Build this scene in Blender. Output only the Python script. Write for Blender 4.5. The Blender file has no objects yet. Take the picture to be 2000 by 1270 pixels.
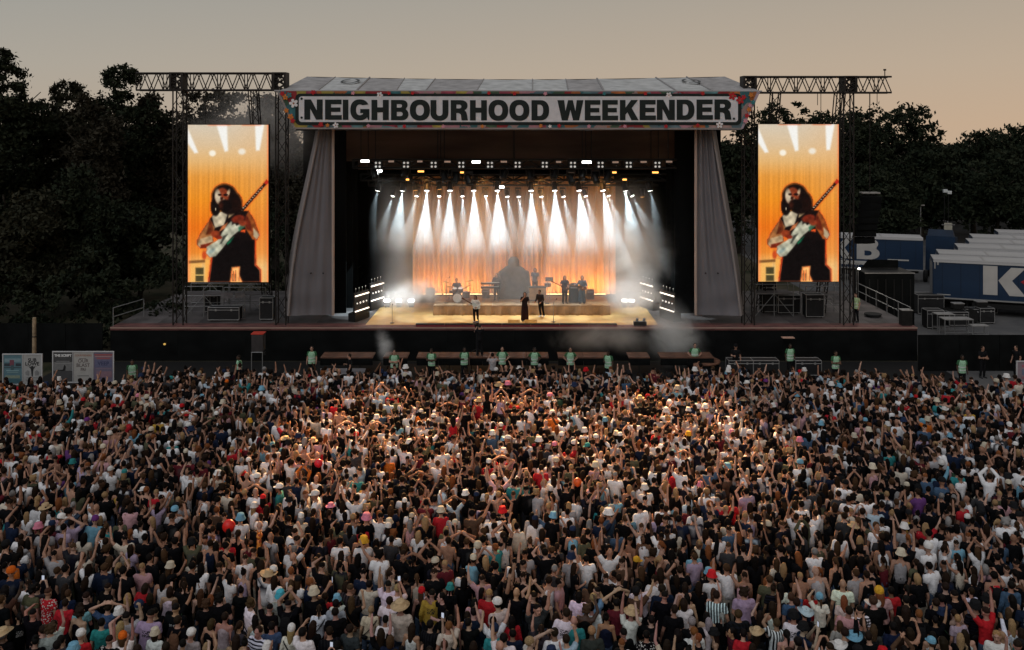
import bpy, bmesh, math, random
import numpy as np
from mathutils import Vector, Matrix, Euler
rnd = random.Random(11)
R = math.radians
S = bpy.context.scene
COL = S.collection

# ------------------------------------------------------------------ camera, sky, sun, exposure
CAMH, F, HX, HY = 14.0, 1800.0, 1000.0, 243.0      # camera height (m), focal length / horizon in pixels of the 2000 px photograph
cam_d = bpy.data.cameras.new('camera'); cam = bpy.data.objects.new('camera', cam_d); COL.objects.link(cam)
cam.location = (0, 0, CAMH); cam.rotation_euler = (R(90), 0, 0)
cam_d.sensor_width = 36.0; cam_d.lens = 36.0 * F / 2000.0
cam_d.shift_y = -(635.0 - HY) / 2000.0
cam_d.clip_start = 0.5; cam_d.clip_end = 3000
S.camera = cam

world = bpy.data.worlds.new('World'); S.world = world; world.use_nodes = True
nt = world.node_tree; nt.nodes.clear()
wo = nt.nodes.new('ShaderNodeOutputWorld'); bg = nt.nodes.new('ShaderNodeBackground')
tc = nt.nodes.new('ShaderNodeTexCoord'); sx = nt.nodes.new('ShaderNodeSeparateXYZ')
nt.links.new(tc.outputs['Generated'], sx.inputs[0])
el = nt.nodes.new('ShaderNodeValToRGB'); nt.links.new(sx.outputs['Z'], el.inputs[0])
cr = el.color_ramp
cr.elements[0].position = 0.0; cr.elements[0].color = (0.50, 0.385, 0.28, 1)
cr.elements[1].position = 0.14; cr.elements[1].color = (0.375, 0.343, 0.293, 1)
e = cr.elements.new(0.06); e.color = (0.455, 0.382, 0.30, 1)
e = cr.elements.new(0.45); e.color = (0.30, 0.29, 0.28, 1)
e = cr.elements.new(1.0); e.color = (0.34, 0.36, 0.39, 1)
# warmer towards the afterglow on the +x side
warm = nt.nodes.new('ShaderNodeMixRGB'); warm.blend_type = 'MULTIPLY'
mr = nt.nodes.new('ShaderNodeMapRange'); mr.inputs[1].default_value = -0.5; mr.inputs[2].default_value = 0.6
nt.links.new(sx.outputs['X'], mr.inputs[0])
wr = nt.nodes.new('ShaderNodeValToRGB'); nt.links.new(mr.outputs[0], wr.inputs[0])
wr.color_ramp.elements[0].color = (0.86, 0.93, 1.0, 1); wr.color_ramp.elements[1].color = (1.08, 1.0, 0.93, 1)
warm.inputs[0].default_value = 1.0
nt.links.new(el.outputs[0], warm.inputs[1]); nt.links.new(wr.outputs[0], warm.inputs[2])
nt.links.new(warm.outputs[0], bg.inputs[0]); bg.inputs[1].default_value = 1.05
nt.links.new(bg.outputs[0], wo.inputs[0])

sun_d = bpy.data.lights.new('sun', 'SUN'); sun_d.energy = 0.9; sun_d.angle = R(50); sun_d.color = (0.96, 0.97, 1.0)
sun = bpy.data.objects.new('sun', sun_d); COL.objects.link(sun); sun.rotation_euler = (R(48), 0, R(-25))

S.view_settings.view_transform = 'Standard'; S.view_settings.look = 'None'
S.view_settings.exposure = 0.0; S.view_settings.gamma = 1.0; S.view_settings.use_curve_mapping = False
try:
    S.cycles.use_denoising = True
    S.cycles.max_bounces = 5; S.cycles.diffuse_bounces = 2; S.cycles.glossy_bounces = 2
    S.cycles.transmission_bounces = 2; S.cycles.volume_bounces = 2; S.cycles.transparent_max_bounces = 8
    S.cycles.volume_step_rate = 1.0; S.cycles.volume_max_steps = 128
    S.cycles.sample_clamp_indirect = 4.0
    S.cycles.use_light_tree = True
except Exception:
    pass

# ------------------------------------------------------------------ helpers
def P(px, py, Y):
    return Vector(((px - HX) / F * Y, Y, CAMH - (py - HY) / F * Y))
def Xat(px, Y): return (px - HX) / F * Y
def Zat(py, Y): return CAMH - (py - HY) / F * Y
def Yof(py, Z): return (CAMH - Z) * F / (py - HY)

MATS = {}
def mat(name, col=(0.5, 0.5, 0.5), rough=0.7, metal=0.0, var=0.12, scale=3.0, emit=None, estr=0.0, spec=0.3):
    if name in MATS: return MATS[name]
    m = bpy.data.materials.new(name); m.use_nodes = True
    t = m.node_tree; b = t.nodes['Principled BSDF']
    b.inputs['Roughness'].default_value = rough; b.inputs['Metallic'].default_value = metal
    b.inputs['Specular IOR Level'].default_value = spec
    if emit:
        b.inputs['Emission Color'].default_value = (*emit, 1); b.inputs['Emission Strength'].default_value = estr
    if var > 0:
        n = t.nodes.new('ShaderNodeTexNoise'); n.inputs['Scale'].default_value = scale; n.inputs['Detail'].default_value = 5
        c = t.nodes.new('ShaderNodeTexCoord'); t.links.new(c.outputs['Object'], n.inputs['Vector'])
        r = t.nodes.new('ShaderNodeMapRange'); r.inputs[3].default_value = 1 - var * 1.6; r.inputs[4].default_value = 1 + var * 1.6
        r.inputs[1].default_value = 0.3; r.inputs[2].default_value = 0.7
        t.links.new(n.outputs['Fac'], r.inputs[0])
        x = t.nodes.new('ShaderNodeVectorMath'); x.operation = 'SCALE'; x.inputs[0].default_value = col
        t.links.new(r.outputs[0], x.inputs['Scale']); t.links.new(x.outputs[0], b.inputs['Base Color'])
    else:
        b.inputs['Base Color'].default_value = (*col, 1)
    MATS[name] = m
    return m
def attr_mat(name, rough=0.8, source='attr', emit=0.0, var=0.15, scale=40.0, spec=0.2, bump=0.0):
    """colour comes from a colour attribute on the mesh ('attr') or from the object's own colour ('obj')"""
    if name in MATS: return MATS[name]
    m = bpy.data.materials.new(name); m.use_nodes = True
    t = m.node_tree; b = t.nodes['Principled BSDF']; b.inputs['Roughness'].default_value = rough
    b.inputs['Specular IOR Level'].default_value = spec
    if source == 'attr':
        a = t.nodes.new('ShaderNodeAttribute'); a.attribute_name = 'Col'; out = a.outputs['Color']
    else:
        a = t.nodes.new('ShaderNodeObjectInfo'); out = a.outputs['Color']
    if var > 0:
        n = t.nodes.new('ShaderNodeTexNoise'); n.inputs['Scale'].default_value = scale; n.inputs['Detail'].default_value = 3
        c = t.nodes.new('ShaderNodeTexCoord'); t.links.new(c.outputs['Object'], n.inputs['Vector'])
        r = t.nodes.new('ShaderNodeMapRange'); r.inputs[3].default_value = 1 - var * 1.5; r.inputs[4].default_value = 1 + var * 1.5
        r.inputs[1].default_value = 0.3; r.inputs[2].default_value = 0.7
        t.links.new(n.outputs['Fac'], r.inputs[0])
        x = t.nodes.new('ShaderNodeVectorMath'); x.operation = 'SCALE'
        t.links.new(out, x.inputs[0]); t.links.new(r.outputs[0], x.inputs['Scale']); out = x.outputs[0]
    if bump > 0:
        bp = t.nodes.new('ShaderNodeBump'); bp.inputs['Strength'].default_value = bump; bp.inputs['Distance'].default_value = .04; n2 = t.nodes.new('ShaderNodeTexNoise'); n2.inputs['Scale'].default_value = 8.5; n2.inputs['Detail'].default_value = 2; n2.inputs['Distortion'].default_value = 1.2
        c2 = t.nodes.new('ShaderNodeTexCoord'); t.links.new(c2.outputs['Object'], n2.inputs['Vector']); t.links.new(n2.outputs['Fac'], bp.inputs['Height']); t.links.new(bp.outputs[0], b.inputs['Normal'])
    t.links.new(out, b.inputs['Base Color'])
    if emit > 0:
        t.links.new(out, b.inputs['Emission Color']); b.inputs['Emission Strength'].default_value = emit
        b.inputs['Base Color'].default_value = (0, 0, 0, 1)
        for l in list(b.inputs['Base Color'].links): t.links.remove(l)
    MATS[name] = m
    return m

WM = {}                                             # world matrices of things, known before any depsgraph update
def link(o): COL.objects.link(o); return o
def tag(o, label=None, cat=None, group=None, kind=None):
    if label: o['label'] = label
    if cat: o['category'] = cat
    if group: o['group'] = group
    if kind: o['kind'] = kind
    return o
def thing(name, label, cat, loc=(0, 0, 0), rz=0.0, group=None, kind=None):
    o = bpy.data.objects.new(name, None); link(o); o.empty_display_size = 0.3
    M = Matrix.Translation(loc) @ Matrix.Rotation(rz, 4, 'Z'); o.matrix_world = M; WM[o.name] = M
    return tag(o, label, cat, group, kind)
def put(name, me, parent=None, M=None, m=None):
    """an object using mesh ME; M is its matrix in the parent's space (world when there is no parent)"""
    o = bpy.data.objects.new(name, me); link(o)
    M = Matrix.Identity(4) if M is None else M
    if parent is not None:
        o.parent = parent; o.matrix_local = M; WM[o.name] = WM[parent.name] @ M
    else:
        o.matrix_world = M; WM[o.name] = M
    if m is not None and len(me.materials) == 0: me.materials.append(m)
    return o
def mesh(name, V, Fc, m=None, smooth=False):
    me = bpy.data.meshes.new(name); me.from_pydata([tuple(v) for v in V], [], [tuple(f) for f in Fc])
    if m is not None: me.materials.append(m)
    if smooth: me.polygons.foreach_set('use_smooth', [True] * len(me.polygons))
    me.update()
    return me
_cache = {}
def cube_mesh(m):
    k = ('cube', m.name)
    if k not in _cache:
        bm = bmesh.new(); bmesh.ops.create_cube(bm, size=1.0)
        me = bpy.data.meshes.new('box_' + m.name); bm.to_mesh(me); bm.free(); me.materials.append(m); _cache[k] = me
    return _cache[k]
def cyl_mesh(m, n=8):
    k = ('cyl', m.name, n)
    if k not in _cache:
        bm = bmesh.new(); bmesh.ops.create_cone(bm, cap_ends=True, segments=n, radius1=1, radius2=1, depth=1.0)
        me = bpy.data.meshes.new('bar_' + m.name); bm.to_mesh(me); bm.free(); me.materials.append(m)
        me.polygons.foreach_set('use_smooth', [len(p.vertices) == 4 for p in me.polygons]); _cache[k] = me
    return _cache[k]
def box(name, c, s, m, parent=None, rot=(0, 0, 0)):
    M = Matrix.Translation(c) @ Euler(rot).to_matrix().to_4x4() @ Matrix.Diagonal((*s, 1))
    return put(name, cube_mesh(m), parent, M)
def bar(name, p0, p1, r, m, parent=None, n=6):
    p0, p1 = Vector(p0), Vector(p1); d = p1 - p0
    M = Matrix.Translation((p0 + p1) / 2) @ d.to_track_quat('Z', 'Y').to_matrix().to_4x4() @ Matrix.Diagonal((r, r, d.length, 1))
    return put(name, cyl_mesh(m, n), parent, M)
def lathe(name, prof, m, n=16, smooth=True):
    V, Fc = [], []
    for r, z in prof:
        for i in range(n): V.append((r * math.cos(2 * PI * i / n), r * math.sin(2 * PI * i / n), z))
    for j in range(len(prof) - 1):
        for i in range(n): Fc.append((j * n + i, j * n + (i + 1) % n, (j + 1) * n + (i + 1) % n, (j + 1) * n + i))
    Fc.append(tuple(reversed(range(n)))); Fc.append(tuple((len(prof) - 1) * n + i for i in range(n)))
    return mesh(name, V, Fc, m, smooth)
PI = math.pi
def prism(name, poly, d, m):
    """a polygon in the x-z plane given a thickness d along y (front face at y=0)"""
    n = len(poly)
    V = [(x, 0, z) for x, z in poly] + [(x, d, z) for x, z in poly]
    a = sum(poly[i][0] * poly[(i + 1) % n][1] - poly[(i + 1) % n][0] * poly[i][1] for i in range(n))
    Fc = [tuple(range(n)), tuple(reversed(range(n, 2 * n)))] + [(i, i + n, (i + 1) % n + n, (i + 1) % n) for i in range(n)]
    if a < 0: Fc = [tuple(reversed(f)) for f in Fc]
    return mesh(name, V, Fc, m)
def fill(name, outlines, m, depth=0.01):
    """closed outlines (even-odd holes) in x-z, as a solid of the given half depth"""
    cu = bpy.data.curves.new(name, 'CURVE'); cu.dimensions = '2D'; cu.fill_mode = 'BOTH'; cu.extrude = depth
    for pts in outlines:
        sp = cu.splines.new('POLY'); sp.points.add(len(pts) - 1); sp.use_cyclic_u = True
        for q, (x, y) in zip(sp.points, pts): q.co = (x, y, 0, 1)
    return curve_mesh(cu, name, m)
def curve_mesh(cu, name, m):
    o = bpy.data.objects.new('tmp_curve', cu); link(o)
    bpy.context.view_layer.update()
    me = bpy.data.meshes.new_from_object(o.evaluated_get(bpy.context.evaluated_depsgraph_get()))
    bpy.data.objects.remove(o); bpy.data.curves.remove(cu)
    me.name = name; me.materials.clear(); me.materials.append(m)
    me.transform(Matrix.Rotation(R(90), 4, 'X'))
    return me
def text_mesh(txt, h, m, bold=0.0, depth=0.004):
    cu = bpy.data.curves.new('text', 'FONT'); cu.body = txt; cu.size = h; cu.align_x = 'CENTER'; cu.offset = bold; cu.extrude = depth
    cu.resolution_u = 3
    return curve_mesh(cu, 'lettering', m)
def lamp(name, kind, loc, energy, color, target=None, size=0.2, cone=30, blend=0.3, sy=None, parent=None):
    d = bpy.data.lights.new(name, kind); d.energy = energy; d.color = color
    o = bpy.data.objects.new(name, d); link(o); o.location = loc
    if kind == 'SPOT': d.spot_size = R(cone); d.spot_blend = blend; d.shadow_soft_size = size
    elif kind == 'AREA': d.shape = 'RECTANGLE'; d.size = size; d.size_y = sy or size
    else: d.shadow_soft_size = size
    if target is not None: o.rotation_euler = (Vector(target) - Vector(loc)).to_track_quat('-Z', 'Y').to_euler()
    return o
# ------------------------------------------------------------------ ground
def ground_material(name, c1, c2, c3, sc):
    m = bpy.data.materials.new(name); m.use_nodes = True; t = m.node_tree; b = t.nodes['Principled BSDF']
    c = t.nodes.new('ShaderNodeTexCoord'); n = t.nodes.new('ShaderNodeTexNoise'); n.inputs['Scale'].default_value = sc; n.inputs['Detail'].default_value = 8
    t.links.new(c.outputs['Object'], n.inputs['Vector'])
    r = t.nodes.new('ShaderNodeValToRGB'); t.links.new(n.outputs['Fac'], r.inputs[0])
    r.color_ramp.elements[0].position = 0.32; r.color_ramp.elements[0].color = (*c1, 1)
    r.color_ramp.elements[1].position = 0.7; r.color_ramp.elements[1].color = (*c3, 1)
    e = r.color_ramp.elements.new(0.5); e.color = (*c2, 1)
    t.links.new(r.outputs[0], b.inputs['Base Color']); b.inputs['Roughness'].default_value = 0.92; b.inputs['Specular IOR Level'].default_value = 0.1
    bp = t.nodes.new('ShaderNodeBump'); bp.inputs['Strength'].default_value = 0.4; bp.inputs['Distance'].default_value = 0.05
    n2 = t.nodes.new('ShaderNodeTexNoise'); n2.inputs['Scale'].default_value = sc * 12; t.links.new(c.outputs['Object'], n2.inputs['Vector'])
    t.links.new(n2.outputs['Fac'], bp.inputs['Height']); t.links.new(bp.outputs[0], b.inputs['Normal'])
    return m
M_field = ground_material('trampled_field', (0.020, 0.024, 0.012), (0.045, 0.040, 0.024), (0.07, 0.058, 0.04), 0.35)
M_tarmac = ground_material('tarmac', (0.072, 0.071, 0.073), (0.092, 0.090, 0.090), (0.115, 0.110, 0.106), 0.5)
def plane(name, x0, x1, y0, y1, z, m, nx=1, ny=1):
    V = [(x0 + (x1 - x0) * i / nx, y0 + (y1 - y0) * j / ny, z) for j in range(ny + 1) for i in range(nx + 1)]
    Fc = [(j * (nx + 1) + i, j * (nx + 1) + i + 1, (j + 1) * (nx + 1) + i + 1, (j + 1) * (nx + 1) + i) for j in range(ny) for i in range(nx)]
    return put(name, mesh(name, V, Fc, m))
ys_ = [-60, 20, 60, 120, 200, 320, 500, 900, 1800]; gx_ = [-1100, -500, -200, -60, 60, 200, 500, 1100]     # the land falls gently away beyond the trees
V = [(x, y, 0.0 if y <= 200 else -0.016 * (y - 200)) for y in ys_ for x in gx_]
tag(put('ground', mesh('ground', V, [(j * 8 + i, j * 8 + i + 1, j * 8 + i + 9, j * 8 + i + 8) for j in range(8) for i in range(7)], M_field)), kind='structure')
tag(plane('tarmac_yard', 24.6, 130, 45.9, 135, 0.006, M_tarmac, 4, 4), kind='structure')
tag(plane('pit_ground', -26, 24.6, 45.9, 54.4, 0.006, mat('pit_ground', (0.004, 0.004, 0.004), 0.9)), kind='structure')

# ------------------------------------------------------------------ materials of the stage
M_black = mat('black_cloth', (0.006, 0.0065, 0.0065), 0.95, var=0.25, scale=2, spec=0.05)
M_blackm = mat('black_metal', (0.012, 0.012, 0.012), 0.5, metal=0.3, var=0.2)
M_truss = mat('weathered_truss', (0.022, 0.018, 0.016), 0.6, metal=0.4, var=0.3)
M_alu = mat('aluminium', (0.36, 0.35, 0.34), 0.45, metal=0.6, var=0.15)
M_rail = mat('galvanised_rail', (0.26, 0.26, 0.26), 0.5, metal=0.6, var=0.15)
M_deck = mat('stage_deck', (0.085, 0.074, 0.072), 0.75, var=0.45, scale=1.2)
M_deckglow = mat('deck_edge_red_glow', (0.125, 0.048, 0.042), 0.7, var=0.4, scale=2.0)  # reddish glow along the deck front, put into the boards' colour
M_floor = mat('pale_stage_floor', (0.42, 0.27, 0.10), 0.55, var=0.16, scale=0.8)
M_tarp = mat('grey_tarpaulin', (0.128, 0.120, 0.128), 0.8, var=0.05, scale=0.6)
M_tarp_edge = mat('pale_tarpaulin_edge', (0.21, 0.185, 0.178), 0.8, var=0.06)
M_white = mat('white_print', (0.52, 0.52, 0.54), 0.7, var=0.05)
M_ink = mat('dark_green_ink', (0.008, 0.013, 0.012), 0.8, var=0.2)
M_roofa = mat('roof_sheet_grey', (0.30, 0.285, 0.28), 0.75, var=0.16, scale=1.6)
M_roofb = mat('roof_sheet_pale', (0.41, 0.41, 0.40), 0.75, var=0.14, scale=1.6)
M_seam = mat('roof_seam', (0.25, 0.235, 0.23), 0.8, var=0.15)
M_wood = mat('worn_plywood', (0.11, 0.05, 0.03), 0.75, var=0.35, scale=2.5)
M_woodface = mat('grey_front_panel', (0.20, 0.19, 0.20), 0.8, var=0.2)
M_rubber = mat('black_rubber', (0.01, 0.01, 0.01), 0.9, var=0.1)

# ------------------------------------------------------------------ stage: deck, skirts, roof
YF = 54.5
st = thing('festival_stage', 'wide black festival stage with pale sheet roof behind the crowd', 'stage', (0, YF, 0))
def sbox(name, x0, x1, y0, y1, z0, z1, m):
    return box(name, ((x0 + x1) / 2, (y0 + y1) / 2 - YF, (z0 + z1) / 2), (x1 - x0, y1 - y0, z1 - z0), m, st)
XL, XR = Xat(215, YF), Xat(1792, YF)
# deck boards: rows of panels 2.4 m wide
nb = 20
for i in range(nb):
    a, b = XL + (XR - XL) * i / nb, XL + (XR - XL) * (i + 1) / nb
    sbox('deck_edge_board', a, b - 0.012, YF, YF + 1.1, 1.82, 2.0 - 0.001 * (i % 3), M_deckglow)
    for j in range(3):
        sbox('deck_board', a, b - 0.012, YF + 1.112 + j * 3.6, YF + 4.70 + j * 3.6, 1.82, 2.0 - 0.002 * ((i + j) % 3), M_deck)
for i in range(12):
    a, b = XL + (XR - XL) * i / 12, XL + (XR - XL) * (i + 1) / 12
    sbox('skirt_cloth', a + 0.004, b, YF + 0.02 + 0.008 * (i % 2), YF + 0.06 + 0.008 * (i % 2), 0.0, 1.815, M_black)
    sbox('edge_strip', a + 0.006, b, YF - 0.02, YF - 0.002, 1.92, 2.0, mat('pale_edge_strip', (0.30, 0.20, 0.16), 0.6))
sbox('side_skirt', XR - 0.04, XR, YF + 0.08, 66, 0, 1.815, M_black)
sbox('side_skirt', XL, XL + 0.04, YF + 0.08, 66, 0, 1.815, M_black)
# black box of the stage house
for x0, x1 in ((-13.2, -10.55), (10.35, 13.2)):
    sbox('black_drape', x0, x1, 58.6, 58.7, 2.0, 13.6, M_black)
sbox('back_drape', -13.2, 13.2, 66.2, 66.3, 2.0, 16.6, M_black)
sbox('upper_drape', -13.0, 13.0, 63.2, 63.3, 10.9, 16.0, mat('brown_back_drape', (0.10, 0.065, 0.05), 0.9, var=0.3))
sbox('side_drape', -13.3, -13.2, 58.7, 66.2, 2.0, 15.9, M_black)
sbox('side_drape', 13.2, 13.3, 58.7, 66.2, 2.0, 15.9, M_black)
for sgn in (-1, 1):
    for k, yy in enumerate((60.2, 62.2)):
        x = sgn * 10.4
        sbox('wing_drape', min(x, x + sgn * 2.6), max(x, x + sgn * 2.6), yy, yy + 0.06, 2.0, 11.5, M_black)
# roof sheets: individual panels between seams; front edge, ridge, and a rear slope down to the back wall
fr = [545, 620, 695, 773, 830, 930, 1040, 1110, 1180, 1322, 1392, 1484]
rd = [600, 655, 722, 790, 850, 945, 1040, 1105, 1166, 1281, 1341, 1415]
def sag(px):
    t = (px - 545) / 940.0
    return 0.11 * math.sin(PI * t)
YR = 60.2
for i in range(len(fr) - 1):
    V, Fc = [], []
    n = 5; mm = 6
    for a in range(mm + 1):
        for b in range(n + 1):
            u, v = b / n, a / mm
            pf = fr[i] + (fr[i + 1] - fr[i]) * u; pr = rd[i] + (rd[i + 1] - rd[i]) * u
            Y = 54.0 + (YR - 54.0) * v
            x = Xat(pf, 54.0) * (1 - v) + Xat(pr, YR) * v
            z = Zat(178, 54.0) * (1 - v) + Zat(149.5, YR) * v - sag(pf) * (0.45 + 1.2 * v)
            z += 0.10 * math.sin(PI * u) * math.sin(PI * min(1, v * 1.05)) - 0.05 * v * math.sin(PI * u)
            V.append((x, Y - YF, z))
    for a in range(mm):
        for b in range(n):
            k = a * (n + 1) + b; Fc.append((k, k + 1, k + n + 2, k + n + 1))
    me = mesh('roof_panel', V, Fc, M_roofb if i in (1, 3, 5, 6, 8, 9) else M_roofa, True)
    put('roof_panel', me, st)
    if i:
        a = Vector((Xat(fr[i], 54.0), 54.0 - YF, Zat(178, 54) - sag(fr[i]) * 0.45 + 0.02)); b = Vector((Xat(rd[i], YR), YR - YF, Zat(149.5, YR) - sag(fr[i]) * 1.65 + 0.02))
        bar('roof_seam', a, b, 0.06 if i in (8, 9, 10, 2) else 0.03, M_seam, st)
V = []
for k in range(13):
    px = 600 + (1415 - 600) * k / 12
    V += [(Xat(px, YR), YR - YF, Zat(149.5, YR) - sag(545 + 940 * k / 12) * 1.65 - 0.01), (Xat(px, YR) * 0.98, 66.3 - YF, 16.0)]
put('rear_roof_sheet', mesh('rear_roof_sheet', V, [(2 * k, 2 * k + 2, 2 * k + 3, 2 * k + 1) for k in range(12)], M_roofa, True), st)
V = [(Xat(545, 54) , -0.4, 15.85), (Xat(1484, 54), -0.4, 15.85), (13.3, 5.4, 16.6), (13.3, 11.8, 15.9), (-13.3, 11.8, 15.9), (-13.3, 5.4, 16.6)]
put('roof_lining', mesh('roof_lining', V, [(5, 4, 3, 2), (5, 2, 1, 0)], M_black), st)
bar('front_eave', (Xat(536, 54), -0.52, Zat(178, 54)), (Xat(1488, 54), -0.52, Zat(179, 54)), 0.06, M_seam, st)
for pxa, s_ in ((682, -1), (1352, 1)):
    V, Fc = [], []
    for k in range(20):
        a = 2 * PI * k / 20
        for r in (1.0, 0.72):
            v = 0.55 + 0.16 * r * math.sin(a); px = pxa - s_ * (v - 0.5) * 40 + 18 * r * math.cos(a)
            Y = 54 + (YR - 54) * v
            V.append((Xat(px, Y), Y - YF, Zat(178, 54) * (1 - v) + Zat(149.5, YR) * v + 0.10))
    Fc = [(2 * k, (2 * k + 2) % 40, (2 * k + 3) % 40, 2 * k + 1) for k in range(20) if k not in (4, 5, 12)]
    put('roof_vent_ring', mesh('roof_vent_ring', V, Fc, mat('worn_roof_mark', (0.06, 0.065, 0.065), 0.8)), st)
# proscenium posts and inner towers
for px in (650.5, 1359): bar('proscenium_post', P(px, 252, 55.0) - Vector((0, YF, 0)), P(px, 616, 55.0) - Vector((0, YF, 0)), 0.085, mat('pale_post', (0.33, 0.25, 0.21), 0.6), st, 8)
bar('header_beam', (-12.9, 0.6, 13.75), (13.4, 0.6, 13.75), 0.12, M_truss, st)

# ------------------------------------------------------------------ banner with its lettering
def arc(cx, cy, rx, ry, a0, a1, n, e=2.3):
    out = []
    for i in range(n + 1):
        a = R(a0 + (a1 - a0) * i / n); c, s = math.cos(a), math.sin(a)
        out.append((cx + rx * math.copysign(abs(c) ** (2 / e), c), cy + ry * math.copysign(abs(s) ** (2 / e), s)))
    return out
def ring(cx, cy, rx, ry, n=28, e=2.3): return arc(cx, cy, rx, ry, 0, 360 - 360 / n, n - 1, e)
GL = {
 'N': [[(0, 0), (.32, 0), (.32, .55), (.64, 0), (1, 0), (1, 1), (.68, 1), (.68, .45), (.36, 1), (0, 1)]],
 'E': [[(0, 0), (1, 0), (1, .23), (.36, .23), (.36, .39), (.92, .39), (.92, .61), (.36, .61), (.36, .77), (.98, .77), (.98, 1), (0, 1)]],
 'I': [[(0, 0), (1, 0), (1, 1), (0, 1)]],
 'H': [[(0, 0), (.34, 0), (.34, .38), (.66, .38), (.66, 0), (1, 0), (1, 1), (.66, 1), (.66, .63), (.34, .63), (.34, 1), (0, 1)]],
 'O': [ring(.5, .5, .5, .52), ring(.5, .5, .20, .27)],
 'U': [[(0, 1), (0, .36)] + arc(.5, .36, .5, .38, 180, 360, 14, 2.2) + [(1, 1), (.67, 1), (.67, .38)] + arc(.5, .36, .17, .14, 0, -180, 8, 2.2) + [(.33, 1)]],
 'D': [[(0, 0), (.5, 0)] + arc(.5, .5, .5, .5, -90, 90, 18, 2.3) + [(0, 1)], [(.34, .22), (.45, .22)] + arc(.45, .5, .21, .28, -90, 90, 10, 2.3) + [(.34, .78)]],
 'B': [[(0, 0), (.62, 0)] + arc(.62, .29, .38, .29, -90, 60, 10, 2.2) + [(.84, .53)] + arc(.6, .76, .35, .24, -40, 90, 9, 2.2) + [(0, 1)],
       [(.33, .2), (.55, .2)] + arc(.55, .305, .12, .105, -90, 90, 6, 2.2) + [(.33, .41)], [(.33, .62), (.52, .62)] + arc(.52, .71, .11, .09, -90, 90, 6, 2.2) + [(.33, .80)]],
 'R': [[(0, 0), (.33, 0), (.33, .36), (.46, .36), (.58, .30), (.63, 0), (1, 0), (.95, .28), (.90, .42), (.80, .5)] + arc(.58, .73, .40, .27, -40, 90, 9, 2.2) + [(0, 1)],
       [(.33, .59), (.5, .59)] + arc(.5, .685, .12, .095, -90, 90, 6, 2.2) + [(.33, .78)]],
 'G': [arc(.5, .5, .5, .52, 28, 318, 24, 2.3) + [(.93, .0), (1, .0), (1, .54), (.52, .54), (.52, .34), (.68, .34), (.64, .27)] + arc(.5, .5, .2, .27, 300, 55, 14, 2.3)],
 'W': [[(0, 1), (.17, 0), (.40, 0), (.5, .52), (.60, 0), (.83, 0), (1, 1), (.74, 1), (.69, .46), (.59, 1), (.41, 1), (.31, .46), (.26, 1)]],
 'K': [[(0, 0), (.30, 0), (.30, .27), (.40, .39), (.62, 0), (1, 0), (.63, .60), (.97, 1), (.60, 1), (.30, .62), (.30, 1), (0, 1)]],
}
YB = 53.85
def bz(px, py): return (Xat(px, YB), Zat(py, YB))
bn = thing('stage_banner', 'long white name banner with flower border along the stage roof edge', 'banner', (0, YB, 13.8))
def local(poly): return [(x, z - 13.8) for x, z in poly]
def floral():
    m = bpy.data.materials.new('floral_print'); m.use_nodes = True; t = m.node_tree; b = t.nodes['Principled BSDF']
    c = t.nodes.new('ShaderNodeTexCoord'); v = t.nodes.new('ShaderNodeTexVoronoi'); v.inputs['Scale'].default_value = 1.9
    n = t.nodes.new('ShaderNodeTexNoise'); n.inputs['Scale'].default_value = 4; n.inputs['Detail'].default_value = 4
    mx = t.nodes.new('ShaderNodeMixRGB'); mx.inputs[0].default_value = 0.22
    t.links.new(c.outputs['Object'], n.inputs['Vector']); t.links.new(c.outputs['Object'], mx.inputs[1]); t.links.new(n.outputs['Color'], mx.inputs[2])
    t.links.new(mx.outputs[0], v.inputs['Vector'])
    s = t.nodes.new('ShaderNodeSeparateColor'); t.links.new(v.outputs['Color'], s.inputs[0])
    r = t.nodes.new('ShaderNodeValToRGB'); r.color_ramp.interpolation = 'CONSTANT'; t.links.new(s.outputs[0], r.inputs[0])
    cols = [(0.03, 0.13, 0.15), (0.42, 0.20, 0.24), (0.26, 0.015, 0.02), (0.045, 0.09, 0.05), (0.10, 0.16, 0.19), (0.40, 0.12, 0.03), (0.36, 0.24, 0.22), (0.10, 0.22, 0.24), (0.30, 0.05, 0.08), (0.33, 0.26, 0.05)]
    el_ = r.color_ramp.elements
    el_[0].color = (*cols[0], 1); el_[1].position = 0.1; el_[1].color = (*cols[1], 1)
    for i in range(2, 10): e = el_.new(i / 10); e.color = (*cols[i], 1)
    w = t.nodes.new('ShaderNodeVectorMath'); w.operation = 'SCALE'
    mr = t.nodes.new('ShaderNodeMapRange'); mr.inputs[2].default_value = 0.5; mr.inputs[3].default_value = 1.15; mr.inputs[4].default_value = 0.7
    t.links.new(v.outputs['Distance'], mr.inputs[0]); t.links.new(r.outputs[0], w.inputs[0]); t.links.new(mr.outputs[0], w.inputs['Scale'])
    t.links.new(w.outputs[0], b.inputs['Base Color']); b.inputs['Roughness'].default_value = 0.8
    return m
M_floral = floral()
back = [bz(543, 178), bz(575, 250), bz(1449, 251), bz(1482, 179)]
put('floral_border', prism('floral_border', local(back), 0.10, M_floral), bn)
def rrect(x0, y0, x1, y1, r, n=5):
    out = []
    for cx, cy, a in ((x1 - r, y0 + r, 0), (x0 + r, y0 + r, 90), (x0 + r, y1 - r, 180), (x1 - r, y1 - r, 270)):
        out += [(cx + r * math.cos(R(a + 90 * i / n)), cy - r * math.sin(R(a + 90 * i / n))) for i in range(n + 1)]
    return [bz(*p) for p in out]
put('black_surround', prism('black_surround', local(rrect(577, 183, 1448, 244.5, 9)), 0.02, M_ink), bn, Matrix.Translation((0, -0.024, 0)))
put('white_panel', prism('white_panel', local(rrect(584, 188.5, 1441, 238.5, 6)), 0.02, M_white), bn, Matrix.Translation((0, -0.048, 0)))
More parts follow.
